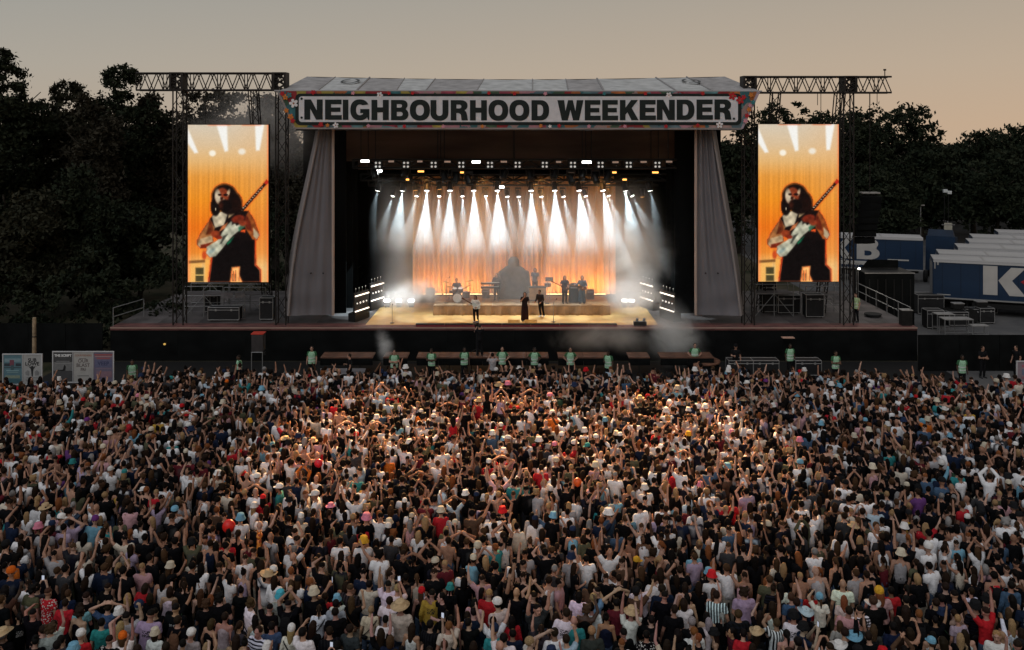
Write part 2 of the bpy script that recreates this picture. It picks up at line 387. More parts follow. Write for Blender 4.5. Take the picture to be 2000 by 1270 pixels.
LET = [('N', 594.8, 630.6), ('E', 635.3, 668), ('I', 669.9, 680.7), ('G', 684.6, 721.7), ('H', 725.8, 759.5), ('B', 764, 798), ('O', 800.6, 840), ('U', 841, 876), ('R', 880.5, 914), ('H', 918, 951), ('O', 954, 992.7), ('O', 994.7, 1034), ('D', 1038, 1072.5),
       ('W', 1088.5, 1139.5), ('E', 1142, 1173), ('E', 1176, 1207), ('K', 1210.5, 1247), ('E', 1249, 1280.8), ('N', 1282.5, 1317.6), ('D', 1321.3, 1356), ('E', 1360, 1392), ('R', 1395, 1428)]
for ch, a, b in LET:
    t_ = ((a + b) / 2 - 1010) / 420.0; y0 = 194.3 + 1.6 * (1 - t_ * t_); y1 = 233.6 + 1.8 * (1 - t_ * t_)
    key = ('glyph', ch)
    if key not in _cache: _cache[key] = fill('glyph_' + ch.lower(), GL[ch], M_ink, 0.008)
    x0, z1 = bz(a, y0); x1, z0 = bz(b, y1)
    put('letter', _cache[key], bn, Matrix.Translation((x0, -0.062, z0 - 13.8)) @ Matrix.Diagonal((x1 - x0, 1, z1 - z0, 1)))
for px, py in ((589.5, 193), (589.5, 230), (1433, 232)):
    x, z = bz(px, py); bar('bolt', (x, -0.07, z - 13.8), (x, -0.04, z - 13.8), 0.07, M_ink, bn, 12)
put('pale_hem', prism('pale_hem', local([bz(573, 249.2), bz(575.5, 252.5), bz(1448, 253.5), bz(1451, 249.8)]), 0.14, M_tarp_edge), bn, Matrix.Translation((0, -0.02, 0)))
put('pale_hem', prism('pale_hem', local([bz(540, 178), bz(574, 251), bz(577, 250), bz(545, 178)]), 0.14, M_tarp_edge), bn, Matrix.Translation((0, -0.021, 0)))
put('pale_hem', prism('pale_hem', local([bz(1485, 179), bz(1451, 252), bz(1447, 251), bz(1479, 179)]), 0.14, mat('lilac_hem', (0.33, 0.26, 0.30), 0.8)), bn, Matrix.Translation((0, -0.021, 0)))
def flower_mesh(name, r, m, n=5):
    pts = []
    for k in range(n * 8):
        a = 2 * PI * k / (n * 8); rr = r * (0.45 + 0.55 * abs(math.sin(n * a / 2)) ** 0.7); pts.append((rr * math.cos(a), rr * math.sin(a)))
    return prism(name, pts, 0.012, m)
M_petal = mat('white_petal', (0.62, 0.60, 0.60), 0.8); M_redp = mat('red_petal', (0.38, 0.015, 0.02), 0.8); M_heart = mat('flower_centre', (0.25, 0.10, 0.05), 0.8)
M_pinkp = mat('pink_petal', (0.5, 0.22, 0.27), 0.8); M_orange = mat('orange_petal', (0.5, 0.16, 0.03), 0.8); M_teal = mat('teal_leaf', (0.03, 0.16, 0.17), 0.8)
fl = {c.name: flower_mesh('flower_' + c.name, 1.0, c) for c in (M_petal, M_redp, M_pinkp, M_orange, M_teal)}
for i, (px, py, r, m) in enumerate([(574, 202, 9, M_petal), (742, 186, 6.5, M_petal), (656, 245, 6, M_petal), (1306, 186, 6, M_petal), (1405, 244, 7, M_petal), (612, 180.6, 5, M_redp), (640, 245, 4, M_orange), (627, 243, 5, M_redp), (1430, 188, 8, M_redp), (1445, 196, 8, M_redp), (1452, 190, 5, M_redp),
        (560, 216, 5, M_orange), (568, 228, 6, M_orange), (558, 190, 6, M_orange), (552, 183, 5, M_redp), (572, 236, 5, M_redp), (565, 186, 6, M_teal), (690, 182, 4, M_pinkp), (760, 182, 4, M_redp), (806, 182, 4, M_redp), (866, 247, 4, M_pinkp), (955, 182, 4, M_redp), (1005, 183, 4, M_redp), (1065, 183, 4, M_pinkp), (1092, 246, 4, M_redp), (1056, 246, 4, M_orange), (942, 247, 4, M_orange),
        (1074, 247, 3.5, M_petal), (1180, 183, 4, M_teal), (1260, 183, 4, M_redp), (1372, 183, 4, M_redp), (1362, 245, 4, M_redp), (1466, 186, 5, M_orange), (1470, 200, 5, M_teal), (1462, 214, 5, M_orange), (1458, 226, 5, M_redp), (1464, 206, 4, M_pinkp), (1455, 236, 5, M_pinkp), (720, 246, 4, M_pinkp), (790, 247, 4, M_redp), (1150, 247, 4, M_pinkp), (1220, 247, 4, M_pinkp), (1300, 247, 4, M_redp)]):
    x, z = bz(px, py); s = r / 33.4
    f_ = put('flower', fl[m.name], bn, Matrix.Translation((x, -0.066 - 0.0015 * i, z - 13.8)) @ Matrix.Rotation(i * 0.7, 4, 'Y') @ Matrix.Diagonal((s, 1, s, 1)))
    if r >= 6: bar('flower_heart', (0, -0.02, 0), (0, 0.0, 0), 0.22, M_heart, f_, 8)

# ------------------------------------------------------------------ sloping grey sheets either side of the stage mouth
def cloth(name, corners, m, amp, waves, nu=40, nv=44, bulge=0.0, bow=0.0, gather=0.0):
    """corners top-inner, top-outer, bottom-inner, bottom-outer in world space"""
    a, b, c, d = [Vector(v) for v in corners]; V = []
    for j in range(nv + 1):
        v = j / nv
        for i in range(nu + 1):
            u = i / nu; p = (a * (1 - u) + b * u) * (1 - v) + (c * (1 - u) + d * u) * v
            w = amp * (0.35 + 0.65 * abs(1 - 1.3 * v)) * (math.sin(waves * u * 6.28 + 1.5 * math.sin(3 * v)) + 0.5 * math.sin(waves * 2.3 * u * 6.28 + 4 * v))
            p = p + Vector((bow * u * math.sin(PI * v ** 1.5), 0, 0)); w += gather * (1 - v) ** .5 * math.sin(6.28 * (3.1 * u + .25 * math.sin(4 * v))) * (.4 + .6 * math.sin(PI * u))
            w += amp * 1.6 * max(0, v - 0.72) * 3 * math.sin((v * 34 + 7 * (u - 0.5) ** 2)) * (0.3 + u)
            p = p + Vector((0, w - bulge * math.sin(PI * u) * math.sin(PI * v), 0))
            V.append(p)
    Fc = [(j * (nu + 1) + i, j * (nu + 1) + i + 1, (j + 1) * (nu + 1) + i + 1, (j + 1) * (nu + 1) + i) for j in range(nv) for i in range(nu)]
    return V, Fc
for side, (ti, to, bi, bo) in (('tree', (648, 624, 648, 563)), ('truck', (1361, 1391, 1361, 1447))):
    base = P((bi + bo) / 2, 617, 55.2)
    t = thing('wing_sheet', 'tapering grey tarpaulin sheet between the stage mouth and the %s' % ('tower on the woodland side' if side == 'tree' else 'tower beside the parked trailers'), 'tarpaulin', base, group='tarpaulin sheets at the stage mouth')
    V, Fc = cloth('sheet', [P(ti, 252, 55.2), P(to, 252, 54.9), P(bi, 615, 55.3), P(bo, 617, 54.6)], M_tarp, 0.055, 2.2, bow=-.24 if side == 'tree' else .08, gather=.05 if side == 'tree' else .17)
    put('sheet', mesh('sheet', [v - base for v in V], Fc, M_tarp, True), t)
    s_ = 1 if side == 'truck' else -1
    V, Fc = cloth('edge', [P(to + s_ * .5, 252, 54.88), P(to + s_ * 7, 252, 55.4), P(bo + s_ * .5, 617, 54.58), P(bo + s_ * 9, 612, 56.4)], M_tarp_edge, 0.01, 1, 4, 24, bow=0)
    put('edge_sheet', mesh('edge_sheet', [v - base + Vector(((-.24 if side == 'tree' else .08) * math.sin(PI * ((i // 5) / 24) ** 1.5), 0, 0)) for i, v in enumerate(V)], Fc, M_tarp_edge, True), t)
    prev = None
    for k in range(9):                      # the edge pole follows the bowed edge
        v = k / 8; q = P(to, 250, 54.83).lerp(P(bo, 617, 54.52), v) + Vector(((-.24 if side == 'tree' else .08) * math.sin(PI * v ** 1.5), 0, 0)) - base
        if prev is not None: bar('edge_pole', prev, q, 0.075, M_tarp_edge, t, 8)
        prev = q
    for k in range(3):
        q = P(bi + (bo - bi) * (0.2 + 0.28 * k), 534, 54.86) - base
        bar('eyelet', q, q + Vector((0, 0.03, 0)), 0.05, M_rubber, t, 8)
# ------------------------------------------------------------------ screen towers: lattice truss goal posts
def lattice_column(t, p0, p1, w, m, step=0.9, r=0.045, rb=0.022):
    """square lattice between two points of the thing's own space (near vertical)"""
    p0, p1 = Vector(p0), Vector(p1); h = (p1 - p0).length; n = max(2, int(h / step)); hw = w / 2
    cs = [Vector((sx * hw, sy * hw, 0)) for sx, sy in ((-1, -1), (1, -1), (1, 1), (-1, 1))]
    for c in cs: bar('chord', p0 + c, p1 + c, r, m, t)
    for k in range(n):
        a = p0.lerp(p1, k / n); b = p0.lerp(p1, (k + 1) / n)
        for q in (0, 1, 2):
            c, d = cs[q], cs[(q + 1) % 4]
            if k % 2: c, d = d, c
            bar('brace', a + c, b + d, rb, m, t, 4)
def lattice_beam(t, x0, x1, y, z0, z1, d, m, step=0.40):
    n = max(2, int((x1 - x0) / step / 2) * 2)
    for yy in (y - d / 2, y + d / 2):
        for z in (z0, z1): bar('chord', (x0, yy, z), (x1, yy, z), 0.055, m, t)
        for k in range(n):
            a, b = x0 + (x1 - x0) * k / n, x0 + (x1 - x0) * (k + 1) / n
            za, zb = (z0, z1) if k % 2 == 0 else (z1, z0)
            bar('brace', (a, yy, za), (b, yy, zb), 0.032, m, t, 4)
            if k % 4 == 0: bar('post', (a, yy, z0), (a, yy, z1), 0.03, m, t, 4)
    for k in range(0, n, 3):
        a = x0 + (x1 - x0) * k / n
        bar('cross_tie', (a, y - d / 2, z1), (a, y + d / 2, z1), 0.03, m, t, 4)
def sleeve_block(t, x0, x1, y, z0, z1, m):
    for xx in (x0, x1): box('sleeve_plate', (xx, y, (z0 + z1) / 2), (0.13, 0.9, z1 - z0), m, t)
    for z in (z0 + .04, z1 - .04): box('sleeve_plate', ((x0 + x1) / 2, y, z), (x1 - x0 - .13, 0.9, 0.08), m, t)
    for k in range(3):
        za = z0 + (z1 - z0) * (k + .1) / 3.2; zb = z0 + (z1 - z0) * (k + 1) / 3.2
        bar('brace', (x0 + .06, y - .3, za), (x1 - .06, y - .3, zb), 0.06, m, t, 4)
        bar('brace', (x1 - .06, y - .3, za), (x0 + .06, y - .3, zb), 0.06, m, t, 4)
YT = 55.0
def goalpost(x0p, x1p, ytop, ybot, cols, rear, label, blocks):
    t = thing('truss_goal_post', label, 'truss tower', (Xat((cols[0] + cols[1]) / 2, YT), YT, 2.0), group='truss goal posts that carry the side screens')
    ox = Xat((cols[0] + cols[1]) / 2, YT)
    X = lambda px: Xat(px, YT) - ox
    Z = lambda py: Zat(py, YT) - 2.0
    lattice_beam(t, X(x0p), X(x1p), 0.35, Z(ybot), Z(ytop), 0.6, M_truss)
    for c in cols: lattice_column(t, (X(c), 0.35, 0.0), (X(c), 0.35, Z(ybot)), 0.6, M_truss)
    for c in blocks: sleeve_block(t, X(c) - 0.34, X(c) + 0.34, 0.3, Z(ybot) - .05, Z(ytop) + .05, M_truss)
    for px0, px1, y1 in rear:
        lattice_column(t, (X(px0), 4.2, -2.0), (X(px1), 1.0, Z(ybot)), 0.5, M_truss, 0.7, 0.035)
    return t, X, Z
ta, Xa, Za = goalpost(265, 557, 143, 176, (347, 548), ((492, 486, 0),), 'dark lattice truss goal post in front of the tall woodland trees', (345, 546))
tb, Xb, Zb = goalpost(1453, 1742, 150, 181, (1464, 1658), ((1514, 1524, 0), (1642, 1652, 0)), 'dark lattice truss goal post near the parked blue trailers', (1464, 1660))
for px in (1600, 1703, 1717):
    bar('chain', (Xb(px), 0.3, Zb(181) - 0.75), (Xb(px), 0.3, Zb(181)), 0.02, M_truss, tb, 4)
bar('mast', (Xb(1732), 0.3, Zb(150)), (Xb(1732), 0.3, Zb(137)), 0.03, M_truss, tb, 5)
box('mast_head', (Xb(1732), 0.3, Zb(136)), (0.14, 0.1, 0.1), M_truss, tb)

# ------------------------------------------------------------------ LED screens: the live picture drawn on a grid of pixels
def paint_screen(nx, ny):
    U, Vv = np.meshgrid((np.arange(nx) + .5) / nx, (np.arange(ny) + .5) / ny)
    X = 103 + U * 587; Y = 50 + Vv * 1145
    def grad(stops, t):
        xs = [s[0] for s in stops]; return np.stack([np.interp(t, xs, [s[1][k] for s in stops]) for k in range(3)], -1)
    img = grad([(50, (205, 192, 172)), (200, (212, 184, 146)), (320, (224, 176, 112)), (430, (232, 154, 62)), (600, (240, 144, 34)), (800, (238, 116, 22)), (980, (242, 140, 48)), (1090, (250, 205, 130)), (1195, (252, 190, 110))], Y).astype(float)
    right = np.clip((X - 380) / 300, 0, 1)[..., None]; img = img * (1 - right * 0.35) + right * 0.35 * np.array((226, 170, 112.0))
    fold = 0.5 + 0.28 * np.sin(X * 0.21 + 1.9 * np.sin(X * .043)) + 0.22 * np.sin(X * .083 + 1.1 * np.sin(X * .021) + Y * .002); amt = np.clip((Y - 250) / 200, 0, 1) * 0.11
    img *= (1 - (amt * fold))[..., None]; fold2 = np.clip(np.sin(X * .62 + 2), 0, 1) ** 3; img *= (1 - amt * .35 * fold2)[..., None] ; img += (amt * 60 * (1 - fold))[..., None] * np.array((.5, .32, .1))
    edge = np.clip((690 - X) / 16, 0, 1); img = img * edge[..., None] ** .4 + (1 - edge[..., None] ** .4) * np.array((250, 90, 40.0))
    def over(maskv, col):
        nonlocal img
        mk = np.clip(maskv, 0, 1)[..., None]; img = img * (1 - mk) + mk * np.array(col, float)
    def poly(pts, col, soft=5.0):
        pts = np.array(pts, float); n = len(pts); inside = np.zeros(X.shape, bool); dist = np.full(X.shape, 1e9)
        for i in range(n):
            (x0, y0), (x1, y1) = pts[i], pts[(i + 1) % n]
            cond = (y0 > Y) != (y1 > Y)
            if y1 != y0: inside ^= cond & (X < (x1 - x0) * (Y - y0) / (y1 - y0) + x0)
            dx, dy = x1 - x0, y1 - y0; tt = np.clip(((X - x0) * dx + (Y - y0) * dy) / (dx * dx + dy * dy + 1e-9), 0, 1)
            dist = np.minimum(dist, np.hypot(X - x0 - tt * dx, Y - y0 - tt * dy))
        over(0.5 + np.where(inside, dist, -dist) / soft / 2, col)
    def ell(cx, cy, rx, ry, col, soft=.08, rot=0):
        c, s = math.cos(rot), math.sin(rot); a = ((X - cx) * c + (Y - cy) * s) / rx; b = (-(X - cx) * s + (Y - cy) * c) / ry
        over((1 - np.hypot(a, b)) / soft / 2 + .5, col)
    back_ = None; W = (236, 234, 228)
    poly([(96, 60), (96, 175), (152, 258), (178, 252)], W, 7); poly([(308, 40), (388, 40), (396, 240), (372, 246)], W, 7); poly([(592, 40), (662, 40), (626, 236), (600, 238)], W, 7)
    ell(282, 257, 24, 22, (240, 232, 215), .3); ell(497, 245, 26, 22, (232, 222, 205), .35)
    # amplifiers at the lower corner
    poly([(110, 1045), (205, 1040), (205, 1195), (110, 1195)], (236, 176, 92)); poly([(158, 1090), (218, 1090), (218, 1192), (158, 1192)], (70, 62, 36)); poly([(108, 1040), (270, 1030), (270, 1050), (108, 1060)], (120, 80, 40))
    poly([(158, 1140), (218, 1140), (218, 1148), (158, 1148)], (225, 190, 110), 3); poly([(228, 1030), (268, 1030), (262, 1160), (228, 1180)], (240, 170, 80)); ell(222, 1000, 16, 30, (190, 70, 30), .3)
    back_ = img.copy()
    # trousers
    poly([(285, 985), (258, 1195), (412, 1195), (424, 1088), (482, 1084), (478, 1150), (500, 1195), (628, 1195), (626, 1110), (590, 1072), (592, 890), (540, 800), (400, 860)], (14, 8, 8))
    for pts in ([(258, 1195), (285, 985), (278, 985), (250, 1195)], [(592, 890), (592, 1072), (630, 1110), (630, 1195), (637, 1195), (634, 1105), (598, 1068), (598, 890)]): poly(pts, (225, 40, 15), 4)
    poly([(424, 1088), (482, 1084), (468, 1130), (500, 1195), (412, 1195)], (252, 200, 120), 8)
    # jacket
    poly([(262, 735), (300, 690), (420, 670), (545, 680), (580, 760), (575, 900), (470, 880), (330, 870), (285, 815)], (20, 11, 10))
    poly([(278, 716), (345, 682), (392, 702), (365, 780), (300, 800)], (222, 205, 172)); poly([(400, 690), (452, 672), (440, 700), (398, 730)], (214, 180, 130)); poly([(350, 790), (395, 760), (380, 800), (330, 830)], (214, 120, 70))
    poly([(262, 738), (205, 820), (164, 895), (168, 920), (190, 945), (250, 920), (292, 905), (285, 840), (300, 800)], (176, 112, 62)); poly([(262, 742), (280, 760), (290, 830), (262, 850), (235, 850)], (110, 45, 20)); poly([(195, 880), (280, 855), (285, 900), (190, 945), (170, 925)], (214, 180, 136)); poly([(195, 925), (280, 905), (240, 945), (195, 950)], (120, 35, 18))
    poly([(545, 672), (590, 745), (628, 850), (606, 890), (575, 885), (520, 800), (528, 720)], (168, 84, 36)); poly([(530, 700), (560, 760), (575, 830), (530, 810), (516, 750)], (110, 36, 18)); poly([(580, 800), (628, 850), (606, 888), (582, 860)], (225, 200, 160)); poly([(490, 815), (524, 812), (520, 835), (488, 830)], (235, 90, 40))
    # guitar
    poly([(240, 940), (236, 985), (262, 1018), (306, 1006), (348, 958), (392, 902), (432, 856), (500, 800), (512, 772), (484, 770), (458, 786), (440, 760), (420, 752), (392, 778), (350, 838), (325, 885)], (206, 204, 178)); poly([(385, 912), (440, 862), (415, 905), (392, 925)], (20, 110, 74)); poly([(470, 800), (520, 755), (522, 790), (475, 830)], (70, 130, 100)); poly([(420, 740), (455, 722), (462, 760), (425, 780)], (40, 30, 28)); poly([(360, 860), (395, 845), (350, 915), (335, 920)], (70, 70, 62)); ell(275, 970, 30, 14, (165, 180, 170), .4, -.6)
    poly([(470, 688), (660, 474), (674, 484), (486, 702)], (24, 14, 12), 4)
    for k in range(13):
        f = k / 13; ell(480 + 178 * f, 686 - 196 * f, 6.5, 3.4, (225, 205, 175), .4, -.2)
    poly([(660, 474), (676, 450), (690, 462), (690, 474), (672, 486)], (205, 40, 30), 4)
    ell(305, 845, 34, 26, (150, 58, 28), .2); ell(330, 870, 22, 14, (150, 42, 22), .3); ell(470, 735, 48, 28, (126, 40, 22), .2, -.2); ell(500, 765, 30, 22, (150, 56, 30), .3, .5)
    # head
    ell(370, 575, 92, 92, (20, 10, 8), .1); ell(415, 620, 82, 85, (22, 10, 8), .12); ell(305, 645, 36, 70, (18, 9, 8), .12); ell(460, 645, 36, 55, (30, 12, 8), .2, -.4)
    ell(352, 570, 50, 60, (150, 62, 32), .15, .1); ell(322, 572, 22, 50, (236, 214, 180), .25, -.1); poly([(372, 540), (405, 545), (402, 572), (380, 578)], (120, 40, 22)); ell(398, 545, 10, 26, (225, 190, 150), .4, .3)
    poly([(340, 575), (362, 582), (350, 600), (338, 592)], (40, 16, 12)); poly([(364, 582), (376, 600), (352, 604)], (230, 180, 140)); ell(378, 560, 18, 9, (30, 12, 10), .3); ell(336, 560, 14, 8, (50, 20, 14), .3); ell(375, 640, 48, 46, (16, 8, 7), .15); ell(345, 640, 16, 26, (60, 24, 14), .5); ell(305, 665, 4, 10, (210, 190, 160), .5)
    # the player is rimmed by the orange backlight, and the picture has uneven light across it
    mk_ = (np.abs(img - back_).sum(-1) > 60).astype(float); bl = mk_.copy()
    for ax in (0, 1, 0, 1): bl = (np.roll(bl, 1, ax) + bl + np.roll(bl, -1, ax)) / 3
    rim = np.clip(bl * (1 - mk_) * 1.6, 0, 1)[..., None]; img = img * (1 - rim * .75) + rim * .75 * np.array((240, 84, 28.0))
    ins = np.clip((1 - bl) * mk_ * 1.8, 0, 1)[..., None]; img = img * (1 - ins * .5) + ins * .5 * np.array((120, 24, 8.0))
    sh_ = 1 + .16 * np.sin(X * .05 + Y * .037) * np.sin(Y * .061 - X * .02) + .10 * np.sin(X * .13 + 2) * np.sin(Y * .11); img *= np.where(mk_ > .5, sh_ * .84, 1)[..., None]
    lowe = np.clip((Y - 560) / 400, 0, 1) * np.clip((130 - X) / 27, 0, 1); img = img * (1 - lowe[..., None] * .5) + lowe[..., None] * .5 * np.array((250, 110, 60.0))
    # camera noise and a soft bloom, as a live feed shows them
    g_ = np.random.default_rng(3); k_ = img.copy()
    for ax in (0, 1):
        k_ = (np.roll(k_, 2, ax) + np.roll(k_, 1, ax) + k_ + np.roll(k_, -1, ax) + np.roll(k_, -2, ax)) / 5
    img = img * .84 + k_ * .16 + g_.normal(0, 2.5, img.shape[:2])[..., None]
    img = np.clip(img, 0, 255) / 255.0
    return np.where(img <= 0.04045, img / 12.92, ((img + 0.055) / 1.055) ** 2.4)
def screen_mesh(w, h, nx=100, ny=196):
    pic = paint_screen(nx, ny)
    xs = np.linspace(-w / 2, w / 2, nx + 1); zs = np.linspace(h, 0, ny + 1)
    gx, gz = np.meshgrid(xs, zs); V = np.stack([gx, np.zeros_like(gx), gz], -1).reshape(-1, 3)
    j, i = np.meshgrid(np.arange(ny), np.arange(nx), indexing='ij'); k = (j * (nx + 1) + i).ravel()
    Fc = np.stack([k, k + nx + 1, k + nx + 2, k + 1], -1)
    me = bpy.data.meshes.new('display'); me.vertices.add(len(V)); me.vertices.foreach_set('co', V.ravel().astype(np.float32))
    me.loops.add(Fc.size); me.loops.foreach_set('vertex_index', Fc.ravel().astype(np.int32)); me.polygons.add(len(Fc)); me.polygons.foreach_set('loop_start', (np.arange(len(Fc)) * 4).astype(np.int32))
    me.update(calc_edges=True)
    a = me.attributes.new('Col', 'FLOAT_COLOR', 'CORNER')
    c = np.ones((len(Fc), 4, 4), np.float32); c[..., :3] = pic.reshape(-1, 1, 3); a.data.foreach_set('color', c.ravel())
    m = attr_mat('led_picture', 0.9, emit=1.08, var=0); m.cycles.emission_sampling = 'FRONT'
    me.materials.append(m)
    return me
sw, sh = 157 / F * YF, 307 / F * YF
SCR = screen_mesh(sw, sh)
for px, pyb, lab in ((445.7, 551, 'tall lit video screen of a guitarist beside the woodland trees'), (1559.5, 550, 'tall lit video screen of a guitarist near the parked blue trailers')):
    c = P(px, pyb, YF)
    t = thing('led_screen', lab, 'video screen', c, group='tall video screens beside the stage')
    put('display', SCR, t, Matrix.Translation((0, -0.012, 0)))
    box('housing', (0, 0.16, sh / 2), (sw + 0.06, 0.3, sh + 0.08), M_blackm, t)
    for k in range(4): box('rear_brace', (-sw / 2 + sw * (k + .5) / 4, 0.36, sh / 2), (0.08, 0.1, sh), M_truss, t)
    for s_ in (-1, 1): bar('hanger', (s_ * sw * .3, 0.3, sh), (s_ * sw * .3, 0.3, Zat(178, YT) - c.z), 0.02, M_truss, t, 4)

# ------------------------------------------------------------------ flown speakers by the truck side tower
YA = 57.5
c = P(1690, 478, YA)
t = thing('line_array', 'hanging curved column of black loudspeakers beside the truck side tower', 'loudspeaker', c)
for k in range(7):
    z = 0.25 + 0.44 * k; bend = -0.35 * math.sin(k * 0.2)
    V = [(-.62, -.35, -.2), (.62, -.35, -.2), (.5, .35, -.16), (-.5, .35, -.16), (-.62, -.35, .2), (.62, -.35, .2), (.5, .35, .16), (-.5, .35, .16)]
    put('speaker_cabinet', mesh('speaker_cabinet', V, [(3, 2, 1, 0), (4, 5, 6, 7), (0, 1, 5, 4), (1, 2, 6, 5), (2, 3, 7, 6), (3, 0, 4, 7)], M_black), t, Matrix.Translation((0.05 * k - .15, bend, z)) @ Matrix.Rotation(-0.25 + 0.07 * k, 4, 'X'))
box('flying_frame', (0.2, -0.2, 3.25), (1.1, 0.6, 0.08), mat('pale_flying_frame', (0.28, 0.27, 0.26), 0.5, metal=.4), t)
bar('chain', (0.2, -0.2, 3.3), (0.2, -0.2, Zat(181, YT) - c.z), 0.03, M_truss, t, 4)

# ------------------------------------------------------------------ lighting trusses over the stage
def rig(name, label, x0, x1, y, z0, z1, d):
    t = thing(name, label, 'lighting truss', ((x0 + x1) / 2, y, z0)); ox = (x0 + x1) / 2
    lattice_beam(t, x0 - ox, x1 - ox, 0, 0, z1 - z0, d, M_blackm, 0.8)
    for k in range(5):
        x = x0 + (x1 - x0) * (k + .1) / 4.2; bar('hoist_chain', (x - ox, 0, z1 - z0), (x - ox, 0, 15.7 - z0), 0.03, M_blackm, t, 4)
    return t
YU, YL = 57.6, 59.0
rig('lighting_truss', 'upper black lighting truss lined with four lamp blinders over the stage', Xat(690, YU), Xat(1320, YU), YU, Zat(328, YU), Zat(312, YU), 0.5)
rig('lighting_truss', 'lower black lighting truss carrying the white beam lights', Xat(705, YL), Xat(1300, YL), YL, Zat(352, YL), Zat(340, YL), 0.5)
rig('lighting_truss', 'rear lighting truss of small dim beam lights before the curtain', Xat(720, 60.6), Xat(1285, 60.6), 60.6, Zat(362, 60.6), Zat(352, 60.6), 0.4)
M_lens = mat('white_lamp_glow', (1, 1, 1), 0.3, var=0, emit=(1.0, 0.97, 0.92), estr=9.0)
M_lensdim = mat('dim_lamp_glow', (0.6, 0.6, 0.6), 0.3, var=0, emit=(0.9, 0.87, 0.8), estr=0.32)
M_amberglow = mat('amber_lamp_glow', (0.8, 0.4, 0.1), 0.3, var=0, emit=(1.0, 0.46, 0.10), estr=2.2)
M_dullstrip = mat('dull_strip_glow', (0.30, 0.22, 0.18), 0.4, var=0, emit=(0.9, 0.6, 0.45), estr=0.18)  # the dull strips get a faint glow of their own
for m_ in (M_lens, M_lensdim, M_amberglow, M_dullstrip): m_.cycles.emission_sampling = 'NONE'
ordw = ['first', 'second', 'third', 'fourth', 'fifth', 'sixth', 'seventh', 'eighth', 'ninth', 'tenth', 'eleventh', 'twelfth', 'thirteenth']
for i, px in enumerate((738, 793, 847, 901, 957, 1011, 1064, 1119, 1173, 1228, 1284)):
    c = P(px, 322, YU - 0.55)
    t = thing('blinder_lamp', 'square blinder of four round lamps, %s along the upper truss from the woodland end' % ordw[i], 'stage light', c, group='four lamp blinders on the upper truss')
    box('casing', (0, 0.1, 0), (0.52, 0.2, 0.5), M_blackm, t)
    for sx_ in (-1, 1):
        for sz in (-1, 1):
            q = Vector((sx_ * .115, -0.02, sz * .115)); bar('lamp', q, q + Vector((0, 0.03, 0)), 0.07, M_lensdim, t, 10)
    bar('clamp', (0, 0.2, 0.2), (0, 0.5, 0.3), 0.03, M_blackm, t, 4)
STR = [(713, 315, YU - .5, 16, 1), (740, 334, YL - .5, 12, 1), (930, 316.5, YU - .5, 16, 1), (1146, 317, YU - .5, 18, 1), (980, 365.5, YL - .4, 9, 1), (764, 315.5, YU - .5, 11, 0), (820, 315.5, YU - .5, 10, 0), (874, 316, YU - .5, 12, 0), (822, 335, YL - .5, 12, 2), (903, 337, YL - .5, 12, 2), (1202, 317, YU - .5, 12, 0), (1257, 316.5, YU - .5, 12, 0), (1307, 316, YU - .5, 12, 0), (1198, 337, YL - .5, 12, 2), (1220, 351, YL - .5, 8, 2), (1280, 337, YL - .5, 12, 2), (1116, 336, YL - .5, 11, 0), (984, 316, YU - .5, 12, 0), (1091, 316.5, YU - .5, 10, 0), (796, 351, YL - .5, 6, 2)]
for i, (px, py, y, w, lit) in enumerate(STR):
    c = P(px, py, y); s = w / F * y
    lab = ('lit white strobe bar, %s of the glowing bars from the woodland end' if lit == 1 else ('faint amber strip lamp, %s of the amber strips from the woodland end' if lit == 2 else 'dully glowing strip lamp, %s of the dull strips from the woodland end'))
    k = sum(1 for q in STR if q[4] == lit and q[0] < px)
    t = thing('strobe_bar', lab % ordw[k], 'stage light', c, group='strip lamps on the lighting trusses')
    box('casing', (0, 0.1, 0), (s + .06, 0.18, 0.24), M_blackm, t)
    box('tube', (0, -0.005, 0), (s, 0.03, 0.14 if lit == 1 else 0.11), M_lens if lit == 1 else (M_amberglow if lit == 2 else M_dullstrip), t)
def moving_head(c, aim, lensm, label, group, r=0.16, scale=1.0):
    d = (Vector(aim) - Vector(c)).normalized()
    t = thing('moving_head', label, 'stage light', c, group=group)
    M = d.to_track_quat('Z', 'Y').to_matrix().to_4x4()
    prof = [(0.02, -.30), (.13, -.29), (.17, -.15), (.165, 0.05), (.19, .2), (.19, .28)]
    k = ('mh', scale)
    if k not in _cache: _cache[k] = lathe('lamp_head', [(a * scale, b * scale) for a, b in prof], M_blackm, 14)
    put('lamp_head', _cache[k], t, M)
    bar('lens', M @ Vector((0, 0, .281 * scale)), M @ Vector((0, 0, .30 * scale)), 0.15 * scale, lensm, t, 14)
    for s_ in (-1, 1): box('yoke_arm', (s_ * .22 * scale, 0, .17 * scale), (.05 * scale, .12 * scale, .42 * scale), M_blackm, t)
    box('yoke_base', (0, 0, .43 * scale), (.5 * scale, .3 * scale, .14 * scale), M_blackm, t)
    return t
HEADS = [(732, 340, 1), (793, 337, 0), (868, 345, 0), (890, 348, 0), (915, 352, 0), (985, 341, 0), (1035, 342, 1), (1083, 340, 1), (1115, 350, 0), (1138, 340, 1), (1163, 348, 0), (1187, 344, 0)]
for i, (px, py, b_) in enumerate(HEADS):
    c = P(px, py, YU + 0.2)
    moving_head(c, c + Vector((0.3 * (-1) ** i, -0.5, -1)), M_rubber, 'unlit moving head lamp hanging under the upper truss, %s from the woodland end' % ordw[i], 'unlit moving head lamps under the upper truss', scale=1.15)
